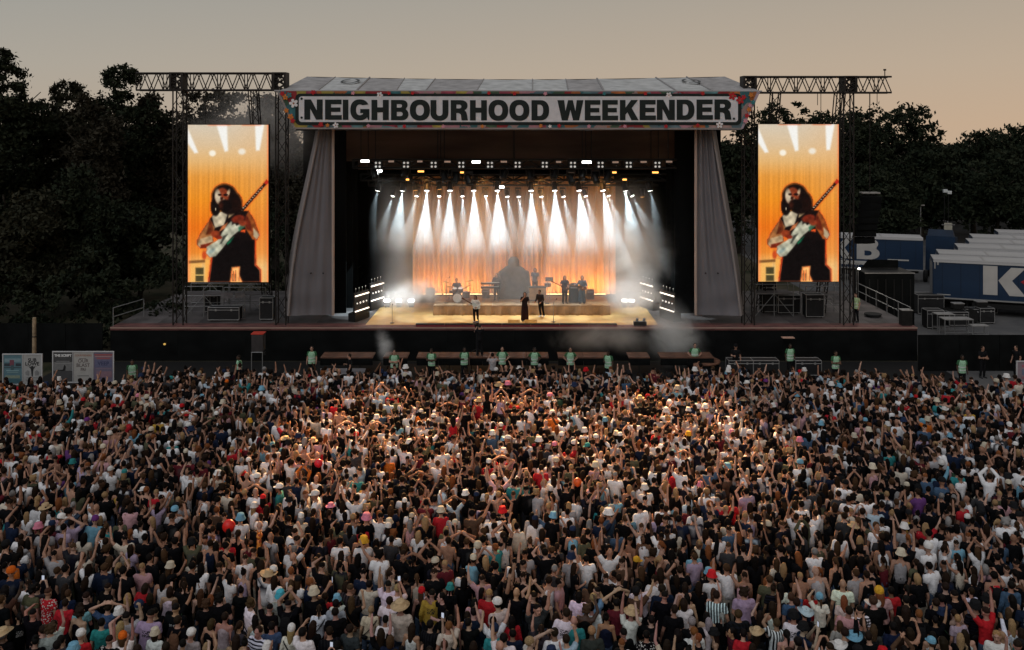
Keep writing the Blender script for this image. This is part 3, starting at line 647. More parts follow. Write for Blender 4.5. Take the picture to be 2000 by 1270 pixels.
# the lit beams
BEAM_E, BEAM2_E = 7000.0, 2600.0
B1 = [(740, 368, -27, 0.0), (787, 368, -13, 0), (834, 368, -6, 0), (879, 368, -2, 0), (925, 368, 3, 0), (971, 368, 5, 0), (1037, 368, 4, 0), (1083, 368, 6, 0), (1130, 368, 14, 0), (1176, 368, 22, 0), (1220, 368, 19, 0), (1268, 368, 24, 0)]
B2 = [(769, 381, -20), (815, 381, -16), (858, 381, -2), (903, 381, 2), (948, 381, 9), (990, 382, 10), (1012, 382, 10), (1056, 382, 14), (1099, 382, 16), (1142, 381, 20), (1186, 381, 27), (1232, 381, 32)]
for i, (px, py, dx, _) in enumerate(B1):
    c = P(px, py - 4, YL); tgt = P(px + dx * 0.95, py + 100, YL - (0.7 if 1 < i < 10 else -.15))
    moving_head(c, tgt, M_lens, 'moving head lamp throwing a bright white beam, %s along the lower truss' % ordw[i], 'lamps throwing the bright white beams')
    d = (tgt - c).normalized()
    lamp('beam_light', 'SPOT', c + d * 0.33, BEAM_E * (.75, .85, 1.15, .9, 1.0, 1.1, .95, 1.1, 1.0, .9, 1.05, .6)[i], (0.70, 0.90, 1.0), tgt, 0.03, (24, 23, 22, 22, 23, 25, 22, 25, 25, 23, 24, 19)[i], 0.03)
for i, (px, py, dx) in enumerate(B2):
    c = P(px, py - 4, 60.6); tgt = P(px + dx, py + 60, 59.9)
    moving_head(c, tgt, M_lens, 'small lamp throwing a faint white beam, %s along the rear truss' % ordw[i], 'lamps throwing the faint white beams', scale=.8)
    d = (tgt - c).normalized()
    lamp('beam_light', 'SPOT', c + d * 0.28, BEAM2_E, (0.76, 0.92, 1.0), tgt, 0.03, 19, 0.04)
for i, (px, py) in enumerate(((811, 369), (858, 367), (930, 357), (972, 357), (1045, 357), (1187, 356), (1254, 382))):
    c = P(px, py - 5, 60.0)
    moving_head(c, c + Vector((0.08, 0, -1)), M_amberglow, 'amber wash lamp pointing straight down, %s from the woodland end' % ordw[i], 'amber wash lamps', scale=.9)
    lamp('amber_spot', 'SPOT', c + Vector((0, 0, -.3)), 330, (1.0, 0.42, 0.08), c + Vector((0.1, 0, -3)), 0.1, 26, 0.4)
# ------------------------------------------------------------------ people: one continuous skin per pose, clothes and hair as separate shells
def ring_mesh(rings, n=12):
    """rings: (centre, axis_u, axis_v) -> closed loft with flat caps"""
    V, Fc = [], []
    for c, u, v in rings:
        for i in range(n):
            a = 2 * PI * i / n; V.append(c + u * math.cos(a) + v * math.sin(a))
    for j in range(len(rings) - 1):
        for i in range(n): Fc.append((j * n + i, j * n + (i + 1) % n, (j + 1) * n + (i + 1) % n, (j + 1) * n + i))
    Fc.append(tuple(reversed(range(n)))); Fc.append(tuple((len(rings) - 1) * n + i for i in range(n)))
    return V, Fc
def capsule(p0, p1, r0, r1, n=12, flat=1.0, side=None, caps=True):
    p0, p1 = Vector(p0), Vector(p1); d = (p1 - p0).normalized()
    u = side.cross(d).normalized() if side is not None else d.orthogonal().normalized()
    v = d.cross(u).normalized(); rings = []
    if caps:
        for a in (80, 50, 22): rings.append((p0 - d * r0 * math.sin(R(a)), u * r0 * math.cos(R(a)) * flat, v * r0 * math.cos(R(a))))
    rings += [(p0, u * r0 * flat, v * r0), (p1, u * r1 * flat, v * r1)]
    if caps:
        for a in (22, 50, 80): rings.append((p1 + d * r1 * math.sin(R(a)), u * r1 * math.cos(R(a)) * flat, v * r1 * math.cos(R(a))))
    return ring_mesh(rings, n)
def ellipsoid(c, rx, ry, rz, n=14, m=9):
    rings = []
    for j in range(1, m):
        a = -PI / 2 + PI * j / m; rings.append((Vector(c) + Vector((0, 0, rz * math.sin(a))), Vector((rx * math.cos(a), 0, 0)), Vector((0, ry * math.cos(a), 0))))
    return ring_mesh(rings, n)
def torso(zs, n=20): return ring_mesh([(Vector((x, y, z)), Vector((rx, 0, 0)), Vector((0, ry, 0))) for z, rx, ry, x, y in zs], n)
def merge(parts):
    V, Fc = [], []
    for v, f in parts:
        o = len(V); V += v; Fc += [tuple(i + o for i in q) for q in f]
    return V, Fc
ARMS = {   # (elbow, wrist, finger bend) for the arm on the +x side, person facing +y
 'down': ((.245, -.03, 1.13), (.255, .07, .885), 25), 'hold': ((.235, .0, 1.12), (.13, .235, 1.17), 60),
 'straight': ((.245, .06, 1.685), (.235, .09, 1.94), 12), 'diag': ((.33, .13, 1.62), (.40, .24, 1.85), 15),
 'fist': ((.325, .13, 1.49), (.275, .15, 1.755), 95), 'point': ((.275, .16, 1.60), (.255, .28, 1.84), 8), 'reach': ((.27, .21, 1.47), (.235, .36, 1.69), 30), 'phone': ((.255, .23, 1.34), (.15, .40, 1.56), 70),
 'head': ((.40, .04, 1.60), (.12, -.05, 1.78), 45), 'clap': ((.27, .12, 1.66), (.045, .14, 1.90), 10),
 'hip': ((.37, -.06, 1.17), (.20, .05, 1.03), 50), 'cross': ((.25, .05, 1.13), (-.06, .21, 1.16), 30), 'cross2': ((.25, .06, 1.12), (-.04, .24, 1.13), 30),
 'mic': ((.25, .06, 1.18), (.07, .20, 1.44), 90), 'neck': ((.30, .03, 1.17), (.42, .27, 1.22), 80), 'strum': ((.29, -.02, 1.15), (.12, .23, 1.05), 70),
 'keys': ((.25, .06, 1.14), (.20, .34, 1.08), 35), 'drum': ((.30, .12, 1.18), (.22, .38, 1.18), 80), 'film': ((.25, .22, 1.30), (.10, .34, 1.60), 70),
}
HEADC = Vector((0, .03, 1.635))
def arm_points(kind, s):
    e, w, bend = ARMS[kind]; f = lambda p: Vector((p[0] * s, p[1], p[2]))
    return Vector((.178 * s, 0, 1.405)), f(e), f(w), bend
def hand_parts(sh, el, wr, bend, s):
    d = (wr - el).normalized()
    palm = Vector((-s, 0.25, 0)) if d.z > -.3 else Vector((-s, 0, 0))     # the way the palm faces
    palm = (palm - d * palm.dot(d)).normalized(); side = d.cross(palm).normalized()
    if side.y < 0: side = -side                                          # towards the thumb
    out = [capsule(wr - d * .02, wr + d * .075, .026, .030, 10, 1.55, palm)]
    hand = wr + d * .082
    for k, (ln, off) in enumerate(((.066, .034), (.076, .012), (.070, -.011), (.054, -.033))):
        a = hand + side * off * .95; b1 = R(bend * .55); b2 = R(bend * 1.1); sp = side * (off * .55)
        m1 = a + (d * math.cos(b1) + palm * math.sin(b1)) * ln * .55 + sp * .4
        m2 = m1 + (d * math.cos(b2) + palm * math.sin(b2)) * ln * .55 + sp * .4
        out += [capsule(a - d * .03, m1, .0105, .0098, 7), capsule(m1, m2, .0098, .0082, 7)]
    t0 = wr + d * .02 + side * .028; t1 = t0 + (side * .75 + d * .55 + palm * .25).normalized() * .042; t2 = t1 + (d * .85 + side * .25 + palm * .35).normalized() * .034
    out += [capsule(t0, t1, .0135, .0115, 7), capsule(t1, t2, .0115, .009, 7)]
    return out
def legs_of(seated, stride=0.0):
    L = []
    for s in (-1, 1):
        hip = Vector((.095 * s, 0, .90))
        if seated: kn, an, toe = Vector((.17 * s, .43, .86)), Vector((.17 * s, .40, .42)), Vector((.19 * s, .56, .36))
        else: kn, an, toe = Vector((.105 * s, .02 + stride * s, .49)), Vector((.115 * s, -.03 + stride * s * .7, .085)), Vector((.135 * s, .13 + stride * s * .7, .03))
        L.append((hip, kn, an, toe))
    return L
def body_parts(al, ar, seated=False, female=False, stride=0.0):
    hw = .172 if not female else .16
    T = [(.80, .11, .08, 0, 0), (.88, .168, .115, 0, -.005), (.97, .165, .11, 0, 0), (1.08, .138, .098, 0, .005), (1.2, .155, .11, 0, .005), (1.33, .178, .115, 0, 0), (1.41, .165, .092, 0, -.005), (1.455, .10, .07, 0, -.005), (1.49, .058, .056, 0, 0)]
    out = [torso(T), capsule((0, -.005, 1.43), (0, .015, 1.55), .062, .056, 12)]
    out += [ellipsoid(HEADC + Vector((0, -.008, .018)), .078, .098, .108), ellipsoid(HEADC + Vector((0, .018, -.045)), .062, .074, .078), capsule(HEADC + Vector((0, .085, -.005)), HEADC + Vector((0, .106, -.032)), .010, .017, 8),
            capsule(HEADC + Vector((-.02, .068, -.098)), HEADC + Vector((.02, .068, -.098)), .022, .022, 8), capsule(HEADC + Vector((-.016, .088, -.066)), HEADC + Vector((.016, .088, -.066)), .011, .011, 6)]
    for s in (-1, 1): out += [ellipsoid(HEADC + Vector((s * .082, -.005, -.012)), .013, .024, .034, 8, 6), capsule(HEADC + Vector((s * .015, .085, .028)), HEADC + Vector((s * .045, .075, .028)), .012, .011, 6)]
    for kind, s in ((al, -1), (ar, 1)):
        sh, el, wr, bend = arm_points(kind, s)
        out += [capsule(Vector((.12 * s, 0, 1.385)), sh, .07, .066), capsule(sh, el, .056, .043), capsule(el, el.lerp(wr, .35), .043, .043), capsule(el.lerp(wr, .35), wr, .043, .027)]
        out += hand_parts(sh, el, wr, bend, s)
    for hip, kn, an, toe in legs_of(seated, stride):
        out += [capsule(hip, kn, .092, .058), capsule(kn, kn.lerp(an, .35), .056, .058), capsule(kn.lerp(an, .35), an, .058, .038), capsule(an + Vector((0, -.02, -.03)), toe, .042, .036, 10)]
    return merge(out)
def top_parts(al, ar, sleeve, long_=0.0, hem=.87, tank=False):
    T = [(hem, .186, .128, 0, -.002), (hem + .08, .188, .128, 0, 0), (1.08, .168, .122, 0, .004), (1.2, .178, .13, 0, .004), (1.33, .198, .133, 0, 0), (1.41, .186, .108, 0, -.005), (1.45, .115, .086, 0, -.005), (1.478, .074, .07, 0, .0)]
    if tank: T = [(hem, .183, .125, 0, 0), (hem + .08, .182, .124, 0, 0), (1.08, .155, .114, 0, .004), (1.2, .168, .124, 0, .004), (1.30, .178, .128, 0, 0), (1.37, .158, .110, 0, -.003), (1.43, .110, .085, 0, -.003)]
    out = [torso(T)]
    if not tank:
        for kind, s in ((al, -1), (ar, 1)):
            sh, el, wr, _ = arm_points(kind, s)
            out += [capsule(Vector((.11 * s, 0, 1.38)), sh, .084, .08)]
            if sleeve == 'short': out += [capsule(sh, sh.lerp(el, .62), .078, .074, 14, caps=False)]
            else: out += [capsule(sh, el, .076, .064), capsule(el, el.lerp(wr, .94), .064, .046, 12)]
    return merge(out)
def trouser_parts(seated=False, shorts=False, wide=0.0, stride=0.0):
    out = [torso([(.80, .13, .10, 0, 0), (.86, .182, .126, 0, -.003), (.95, .180, .122, 0, 0), (1.03, .160, .112, 0, .003)])]
    for hip, kn, an, toe in legs_of(seated, stride):
        if shorts: out += [capsule(hip, hip.lerp(kn, .92), .106, .092, 12)]
        else: out += [capsule(hip, kn, .104, .076 + wide), capsule(kn, an + Vector((0, 0, .03)), .076 + wide, .062 + wide * 1.3, 12)]
    return merge(out)
def shoe_parts(seated=False, stride=0.0):
    return merge([capsule(an + Vector((0, -.03, -.035)), toe + Vector((0, .02, 0)), .05, .044, 10) for hip, kn, an, toe in legs_of(seated, stride)])
def hair_parts(kind):
    c = HEADC; base = [ellipsoid(c + Vector((0, -.026, .034)), .092, .102, .104)]
    if kind == 'long': base += [capsule(c + Vector((0, -.06, .0)), c + Vector((0, -.105, -.30)), .082, .055, 14, 1.35, Vector((0, 1, 0))), capsule(c + Vector((-.07, -.02, .0)), c + Vector((-.085, -.055, -.20)), .035, .025), capsule(c + Vector((.07, -.02, .0)), c + Vector((.085, -.055, -.20)), .035, .025)]
    if kind == 'bob': base += [capsule(c + Vector((0, -.045, .0)), c + Vector((0, -.05, -.11)), .10, .085, 14, 1.1, Vector((0, 1, 0)))]
    if kind == 'ponytail': base += [capsule(c + Vector((0, -.11, .05)), c + Vector((0, -.155, -.02)), .035, .04), capsule(c + Vector((0, -.155, -.02)), c + Vector((0, -.14, -.20)), .04, .018)]
    if kind == 'bun': base += [ellipsoid(c + Vector((0, -.075, .145)), .05, .05, .045)]
    if kind == 'curly':
        q = random.Random(5); base += [ellipsoid(c + Vector((q.uniform(-.085, .085), q.uniform(-.11, .03), q.uniform(-.06, .13))), .04, .04, .04, 8, 6) for _ in range(26)]
    if kind == 'fade': base = [ellipsoid(c + Vector((0, -.014, .042)), .083, .096, .088)]
    return merge(base)
def remesh_jobs(jobs):
    """jobs: (key, (V, F), voxel, keep) -> meshes; every modifier stack is evaluated in one go"""
    tmp = []
    for key, (V, Fc), vox, keep in jobs:
        o = bpy.data.objects.new('tmp_shape', mesh('tmp_shape', V, Fc)); link(o)
        r = o.modifiers.new('r', 'REMESH'); r.mode = 'VOXEL'; r.voxel_size = vox; r.use_smooth_shade = True
        s = o.modifiers.new('s', 'SMOOTH'); s.factor = 0.5; s.iterations = 2
        if keep < 1: d = o.modifiers.new('d', 'DECIMATE'); d.ratio = keep
        tmp.append((key, o))
    dg = bpy.context.evaluated_depsgraph_get(); out = {}
    for key, o in tmp:
        me = bpy.data.meshes.new_from_object(o.evaluated_get(dg)); me.name = str(key[0] if isinstance(key, tuple) else key)
        me.polygons.foreach_set('use_smooth', [True] * len(me.polygons)); out[key] = me
    for key, o in tmp:
        d = o.data; bpy.data.objects.remove(o); bpy.data.meshes.remove(d)
    return out
def low_lod(items):
    """(key, mesh, triangles) -> (points, triangles) arrays of a thinned copy"""
    tmp = []
    for key, me, n in items:
        o = bpy.data.objects.new('tmp_shape', me); link(o)
        d = o.modifiers.new('d', 'DECIMATE'); d.ratio = min(1.0, n / max(1, sum(len(p.vertices) - 2 for p in me.polygons))); d.use_collapse_triangulate = True
        tmp.append((key, o))
    dg = bpy.context.evaluated_depsgraph_get(); out = {}
    for key, o in tmp:
        me = o.evaluated_get(dg).to_mesh(); me.calc_loop_triangles()
        co = np.empty(len(me.vertices) * 3, np.float32); me.vertices.foreach_get('co', co)
        tr = np.empty(len(me.loop_triangles) * 3, np.int32); me.loop_triangles.foreach_get('vertices', tr)
        out[key] = (co.reshape(-1, 3).copy(), tr.reshape(-1, 3).copy()); o.evaluated_get(dg).to_mesh_clear()
    for key, o in tmp: bpy.data.objects.remove(o)
    return out
def skin_material():
    m = attr_mat('skin', 0.55, 'obj', var=0.06, scale=25, spec=0.3); return m
M_skin = skin_material()
M_cloth = attr_mat('clothing', 0.85, 'obj', var=0.12, scale=14, spec=0.03, bump=.8)
M_hair = attr_mat('hair', 0.6, 'obj', var=0.3, scale=60, spec=0.06)
def patterned(name, kind):
    m = attr_mat(name, 0.85, 'obj', var=0.08, scale=14, spec=0.03, bump=.8); t = m.node_tree; b = t.nodes['Principled BSDF']
    src = b.inputs['Base Color'].links[0].from_socket
    c = t.nodes.new('ShaderNodeTexCoord'); mx = t.nodes.new('ShaderNodeMixRGB'); sp = t.nodes.new('ShaderNodeSeparateXYZ'); t.links.new(c.outputs['Object'], sp.inputs[0])
    def mth(op, a, bb=None):
        n = t.nodes.new('ShaderNodeMath'); n.operation = op
        for i, v in enumerate((a, bb)):
            if v is None: continue
            if isinstance(v, (int, float)): n.inputs[i].default_value = v
            else: t.links.new(v, n.inputs[i])
        return n.outputs[0]
    if kind == 'hoops': f = mth('LESS_THAN', mth('FRACT', mth('MULTIPLY', sp.outputs['Z'], 14.0)), 0.42); mx.inputs[2].default_value = (0.012, 0.012, 0.02, 1)
    elif kind == 'stripes': f = mth('LESS_THAN', mth('FRACT', mth('MULTIPLY', sp.outputs['X'], 14.0)), 0.5); mx.inputs[2].default_value = (0.01, 0.01, 0.012, 1)
    elif kind == 'floral':
        v = t.nodes.new('ShaderNodeTexVoronoi'); v.inputs['Scale'].default_value = 22; t.links.new(c.outputs['Object'], v.inputs['Vector'])
        f = mth('LESS_THAN', v.outputs['Distance'], 0.38); mx.inputs[2].default_value = (0.5, 0.48, 0.45, 1)
    elif kind == 'check':
        f = mth('LESS_THAN', mth('FRACT', mth('MULTIPLY', mth('ADD', sp.outputs['X'], sp.outputs['Y']), 11.0)), 0.45)
        g = mth('LESS_THAN', mth('FRACT', mth('MULTIPLY', sp.outputs['Z'], 11.0)), 0.45); f = mth('MULTIPLY', mth('ADD', f, g), 0.4); mx.inputs[2].default_value = (0.012, 0.014, 0.02, 1)
    else:   # a printed block across the back
        n = t.nodes.new('ShaderNodeTexNoise'); n.inputs['Scale'].default_value = 38; n.inputs['Detail'].default_value = 1; t.links.new(c.outputs['Object'], n.inputs['Vector'])
        f = mth('GREATER_THAN', n.outputs['Fac'], 0.5)
        for cond in (mth('LESS_THAN', mth('ABSOLUTE', sp.outputs['X']), 0.10), mth('LESS_THAN', mth('ABSOLUTE', mth('SUBTRACT', sp.outputs['Z'], 1.25)), 0.075 if kind == 'print' else 0.03), mth('LESS_THAN', sp.outputs['Y'], 0.0)): f = mth('MULTIPLY', f, cond)
        inv = t.nodes.new('ShaderNodeMapRange'); bw = t.nodes.new('ShaderNodeRGBToBW'); t.links.new(src, bw.inputs[0])
        inv.inputs[1].default_value = 0.05; inv.inputs[2].default_value = 0.2; inv.inputs[3].default_value = 0.4; inv.inputs[4].default_value = 0.03
        t.links.new(bw.outputs[0], inv.inputs[0]); t.links.new(inv.outputs[0], mx.inputs[2])
    t.links.new(f, mx.inputs[0]); t.links.new(src, mx.inputs[1]); t.links.new(mx.outputs[0], b.inputs['Base Color'])
    return m
M_pat = {k: patterned('clothing_' + k, k) for k in ('hoops', 'stripes', 'floral', 'check', 'print', 'line')}

POSES = {'idle': ('down', 'down'), 'hold': ('down', 'hold'), 'straight': ('down', 'straight'), 'straight2': ('straight', 'hold'), 'both': ('straight', 'straight'), 'diag': ('hold', 'diag'), 'diag2': ('diag', 'down'),
         'wide': ('diag', 'diag'), 'fist': ('down', 'fist'), 'clap': ('clap', 'clap'), 'head': ('head', 'head'), 'phone': ('hold', 'phone'), 'film': ('film', 'film'), 'point': ('down', 'point'), 'reach': ('hold', 'reach')}
STAFF = {'hips': ('hip', 'hip'), 'folded': ('cross', 'cross2'), 'idle': ('down', 'down'), 'guitar': ('strum', 'neck'), 'mic': ('down', 'mic'), 'keys': ('keys', 'keys'), 'drum': ('drum', 'drum'), 'film': ('film', 'film'), 'hold': ('down', 'hold')}
# more arm shapes: every raised arm comes in several bends, some mirrored
VARIANTS = {}; arnd = random.Random(77)
for k in ('straight', 'diag', 'fist', 'point', 'reach', 'hold', 'straight2', 'diag2'):
    a, b = POSES[k]
    for n in range(2):
        new = []
        for kind in (a, b):
            (ex, ey, ez), (wx, wy, wz), bend = ARMS[kind]; s = .055 if kind not in ('down', 'hold') else .03; d1 = [arnd.uniform(-s, s) for _ in range(3)]; d2 = [arnd.uniform(-s * 1.7, s * 1.7) for _ in range(3)]
            nk = '%s_%s%d' % (kind, k, n); ARMS[nk] = ((ex + abs(d1[0]) * .6, ey + d1[1], ez + d1[2] * .7), (wx + d2[0], wy + d2[1] + (.03 if kind == 'hold' else 0), wz + d2[2] - (.04 if wz > 1.6 else 0)), max(8, bend + arnd.uniform(-15, 25))); new.append(nk)
        nm = '%s_%d' % (k, n); POSES[nm] = (new[1], new[0]) if n == 0 else tuple(new); VARIANTS.setdefault(k, []).append(nm)
jobs = []
for k, (a, b) in POSES.items():
    jobs.append((('body', k), body_parts(a, b), 0.0095, 0.15))
    jobs.append((('tee', k), top_parts(a, b, 'short'), 0.017, 0.6))
for k in ('idle', 'hold', 'straight', 'clap', 'diag'): jobs.append((('long', k), top_parts(*POSES[k], 'long'), 0.017, 0.6))
jobs.append((('tank', 0), top_parts('down', 'down', None, tank=True), 0.017, 0.6))
jobs.append((('trousers', 0), trouser_parts(), 0.018, 0.6)); jobs.append((('shorts', 0), trouser_parts(shorts=True), 0.018, 0.6)); jobs.append((('shoes', 0), shoe_parts(), 0.012, 0.6))
for k in ('short', 'long', 'bob', 'ponytail', 'bun', 'curly', 'fade'): jobs.append((('hair', k), hair_parts(k), 0.0115, 0.6))
for k, (a, b) in STAFF.items():
    if k in ('guitar', 'mic', 'keys', 'hips', 'folded'): jobs.append((('body', 's_' + k), body_parts(a, b, stride=.05 if k == 'guitar' else 0), 0.0095, 0.15))
    if k in ('guitar', 'mic', 'keys', 'hips', 'folded'): jobs.append((('tee', 's_' + k), top_parts(a, b, 'short'), 0.017, 0.6)); jobs.append((('long', 's_' + k), top_parts(a, b, 'long'), 0.017, 0.6))
jobs.append((('body', 's_drum'), body_parts('drum', 'drum', seated=True), 0.0095, 0.15)); jobs.append((('tee', 's_drum'), top_parts('drum', 'drum', 'short'), 0.017, 0.6)); jobs.append((('trousers', 'seated'), trouser_parts(True), 0.018, 0.6)); jobs.append((('shoes', 'seated'), shoe_parts(True), 0.012, 0.6))
jobs.append((('trousers', 'wide'), trouser_parts(wide=.05), 0.018, 0.6)); jobs.append((('trousers', 'step'), trouser_parts(stride=.05), 0.018, 0.6)); jobs.append((('shoes', 'step'), shoe_parts(stride=.05), 0.012, 0.6))
jobs.append((('vest', 0), merge([top_parts('down', 'down', None, hem=.80, tank=True), torso([(.80, .205, .146, 0, 0), (1.08, .19, .142, 0, 0), (1.2, .20, .15, 0, 0), (1.33, .216, .152, 0, 0), (1.42, .20, .126, 0, 0), (1.465, .125, .10, 0, 0)])]), 0.018, 0.6))
SH = remesh_jobs(jobs)
for k, me in SH.items():
    me.materials.clear(); me.materials.append(M_skin if k[0] == 'body' else (M_hair if k[0] == 'hair' else M_cloth))
# dark eyes, brows and lips on the skin of the detailed bodies come from one small extra colour attribute
def face_marks(me):
    co = np.empty(len(me.vertices) * 3, np.float32); me.vertices.foreach_get('co', co); co = co.reshape(-1, 3)
    d = np.zeros(len(co), np.float32); h = np.array(HEADC)
    for x, y, z, r in ((-.032, .085, .012, .013), (.032, .085, .012, .013), (0, .097, -.068, .016), (-.014, .095, -.068, .012), (.014, .095, -.068, .012), (-.032, .08, .032, .011), (.032, .08, .032, .011)):
        d = np.maximum(d, np.clip(1.6 - np.linalg.norm(co - (h + np.array((x, y, z))), axis=1) / r, 0, 1))
    a = me.attributes.new('face_dark', 'FLOAT', 'POINT'); a.data.foreach_set('value', d)
for k, me in SH.items():
    if k[0] == 'body': face_marks(me)
t = M_skin.node_tree; b = t.nodes['Principled BSDF']; src = b.inputs['Base Color'].links[0].from_socket
a_ = t.nodes.new('ShaderNodeAttribute'); a_.attribute_name = 'face_dark'; mx = t.nodes.new('ShaderNodeMixRGB'); mx.inputs[2].default_value = (.05, .022, .018, 1)
ml = t.nodes.new('ShaderNodeMath'); ml.operation = 'MULTIPLY'; ml.inputs[1].default_value = 0.75; t.links.new(a_.outputs['Fac'], ml.inputs[0])
t.links.new(ml.outputs[0], mx.inputs[0]); t.links.new(src, mx.inputs[1]); t.links.new(mx.outputs[0], b.inputs['Base Color'])

# hats and bags
def hat_mesh(kind):
    n = 18
    if kind == 'bucket': prof = [(.150, -.045), (.153, -.035), (.112, .03), (.104, .09), (.095, .105), (.05, .112), (.01, .113)]
    elif kind == 'beanie': prof = [(.108, -.03), (.114, .0), (.112, .04), (.098, .085), (.06, .12), (.01, .132)]
    elif kind == 'straw': prof = [(.20, .0), (.205, .006), (.11, .02), (.105, .09), (.095, .112), (.05, .118), (.01, .119)]
    elif kind == 'cowboy': prof = [(.23, .03), (.232, .036), (.12, .02), (.112, .10), (.10, .128), (.05, .12), (.01, .112)]
    else: prof = [(.108, -.012), (.11, .0), (.108, .035), (.094, .08), (.06, .106), (.01, .115)]
    V, Fc = [], []
    for r, z in prof:
        for i in range(n):
            a = 2 * PI * i / n; x, y = r * math.cos(a), r * 1.12 * math.sin(a); zz = z
            if kind in ('cowboy', 'straw') and r > .15: zz += (.055 if kind == 'cowboy' else .012) * (abs(math.cos(a)) ** 2) - .015
            V.append((x, y, zz))
    m_ = len(prof)
    for j in range(m_ - 1):
        for i in range(n): Fc.append((j * n + i, j * n + (i + 1) % n, (j + 1) * n + (i + 1) % n, (j + 1) * n + i))
    Fc.append(tuple((m_ - 1) * n + i for i in range(n)))
    if kind == 'cap':
        o = len(V)
        for k in range(9):
            a = R(200 + 140 * k / 8 + 180); V.append((.106 * math.cos(a), .118 * math.sin(a), -.006)); V.append((.102 * math.cos(a), .118 * math.sin(a) + .085 * math.sin(PI * k / 8) ** .6, -.022))
        for k in range(8): Fc.append((o + 2 * k, o + 2 * k + 2, o + 2 * k + 3, o + 2 * k + 1))
    me = mesh('hat_' + kind, V, Fc, M_cloth, True); me.transform(Matrix.Translation(HEADC + Vector((0, -.012, .062)))); return me
HATS = {k: hat_mesh(k) for k in ('cap', 'bucket', 'beanie', 'straw', 'cowboy')}
def strap_mesh(s):
    V, Fc = [], []; n = 26
    for k in range(n):
        a = 2 * PI * k / n; x = .208 * math.cos(a); y = .155 * math.sin(a); z = 1.19 + s * .235 * math.cos(a)
        o = Vector((math.cos(a), math.sin(a), 0)); up = Vector((0, 0, 1))
        for du, dz in ((0, -.018), (.012, -.018), (.012, .018), (0, .018)): V.append(Vector((x, y, z)) * 1 + o * du + up * dz)
    for k in range(n):
        for q in range(4): Fc.append((k * 4 + q, ((k + 1) % n) * 4 + q, ((k + 1) % n) * 4 + (q + 1) % 4, k * 4 + (q + 1) % 4))
    v2, f2 = ellipsoid((-s * .13, -.17, .98), .10, .045, .06, 10, 7); o = len(V); V += v2; Fc += [tuple(i + o for i in f) for f in f2]
    return mesh('shoulder_bag', V, Fc, M_cloth, True)
BAGS = {1: strap_mesh(1), -1: strap_mesh(-1)}
def pack_mesh():
    v, f = merge([torso([(.98, .12, .06, 0, -.19), (1.02, .145, .075, 0, -.195), (1.25, .14, .075, 0, -.195), (1.38, .11, .06, 0, -.18), (1.41, .06, .03, 0, -.17)], 14), capsule((-.10, -.13, 1.38), (-.11, .07, 1.47), .02, .02, 8, 1.6), capsule((.10, -.13, 1.38), (.11, .07, 1.47), .02, .02, 8, 1.6), capsule((-.11, .07, 1.47), (-.13, .14, 1.2), .02, .02, 8), capsule((.11, .07, 1.47), (.13, .14, 1.2), .02, .02, 8)])
    return mesh('backpack', v, f, M_cloth, True)
PACK = pack_mesh()
M_phone = mat('phone_body', (0.012, 0.012, 0.014), 0.3, var=0); M_phscreen = mat('phone_screen', (0.1, 0.1, 0.1), 0.3, var=0, emit=(0.75, 0.82, 1.0), estr=0.55); M_phscreen.cycles.emission_sampling = 'NONE'

STRIPS = mesh('reflective_strip', *merge([torso([(z, r, q, 0, 0), (z + .05, r, q, 0, 0)], 18) for z, r, q in ((.93, .203, .150), (1.10, .200, .152))]), M_cloth, True)
def dress(o, mesh_, name, col, m=None):
    c = put(name, mesh_, o); c.color = (*col, 1)
    if m is not None:
        c.material_slots[0].link = 'OBJECT'; c.material_slots[0].material = m
    return c
def person(pos, rz, pose, skin, label, top=None, topcol=(.5, .5, .5), pat=None, legs=('trousers', 0), legcol=(.02, .022, .03), hair=None, haircol=(.02, .014, .01), hat=None, hatcol=(.5, .5, .5), extra=(), group=None, h=1.0, shoes=('shoes', 0), tilt=0.0, roll=0.0, wide=1.0):
    o = put('person', SH[('body', pose)]); M = Matrix.Translation(pos) @ Matrix.Rotation(rz, 4, 'Z') @ Matrix.Rotation(tilt, 4, 'X') @ Matrix.Rotation(roll, 4, 'Y') @ Matrix.Diagonal((h * wide, h * wide, h, 1))
    o.matrix_world = M; WM[o.name] = M; o.color = (*skin, 1); tag(o, label, 'person', group)
    if top: dress(o, SH[top], 'vest' if top[0] == 'vest' else 'shirt', topcol, M_pat.get(pat))
    if legs: dress(o, SH[legs], legs[0], legcol)
    if shoes: dress(o, SH[shoes], 'shoes', (.03, .03, .03) if rnd.random() < .6 else (.5, .5, .5))
    if hair: dress(o, SH[('hair', hair)], 'hair', haircol)
    if hat: dress(o, HATS[hat], 'hat', hatcol)
    for name, me, col in extra: dress(o, me, name, col)
    return o
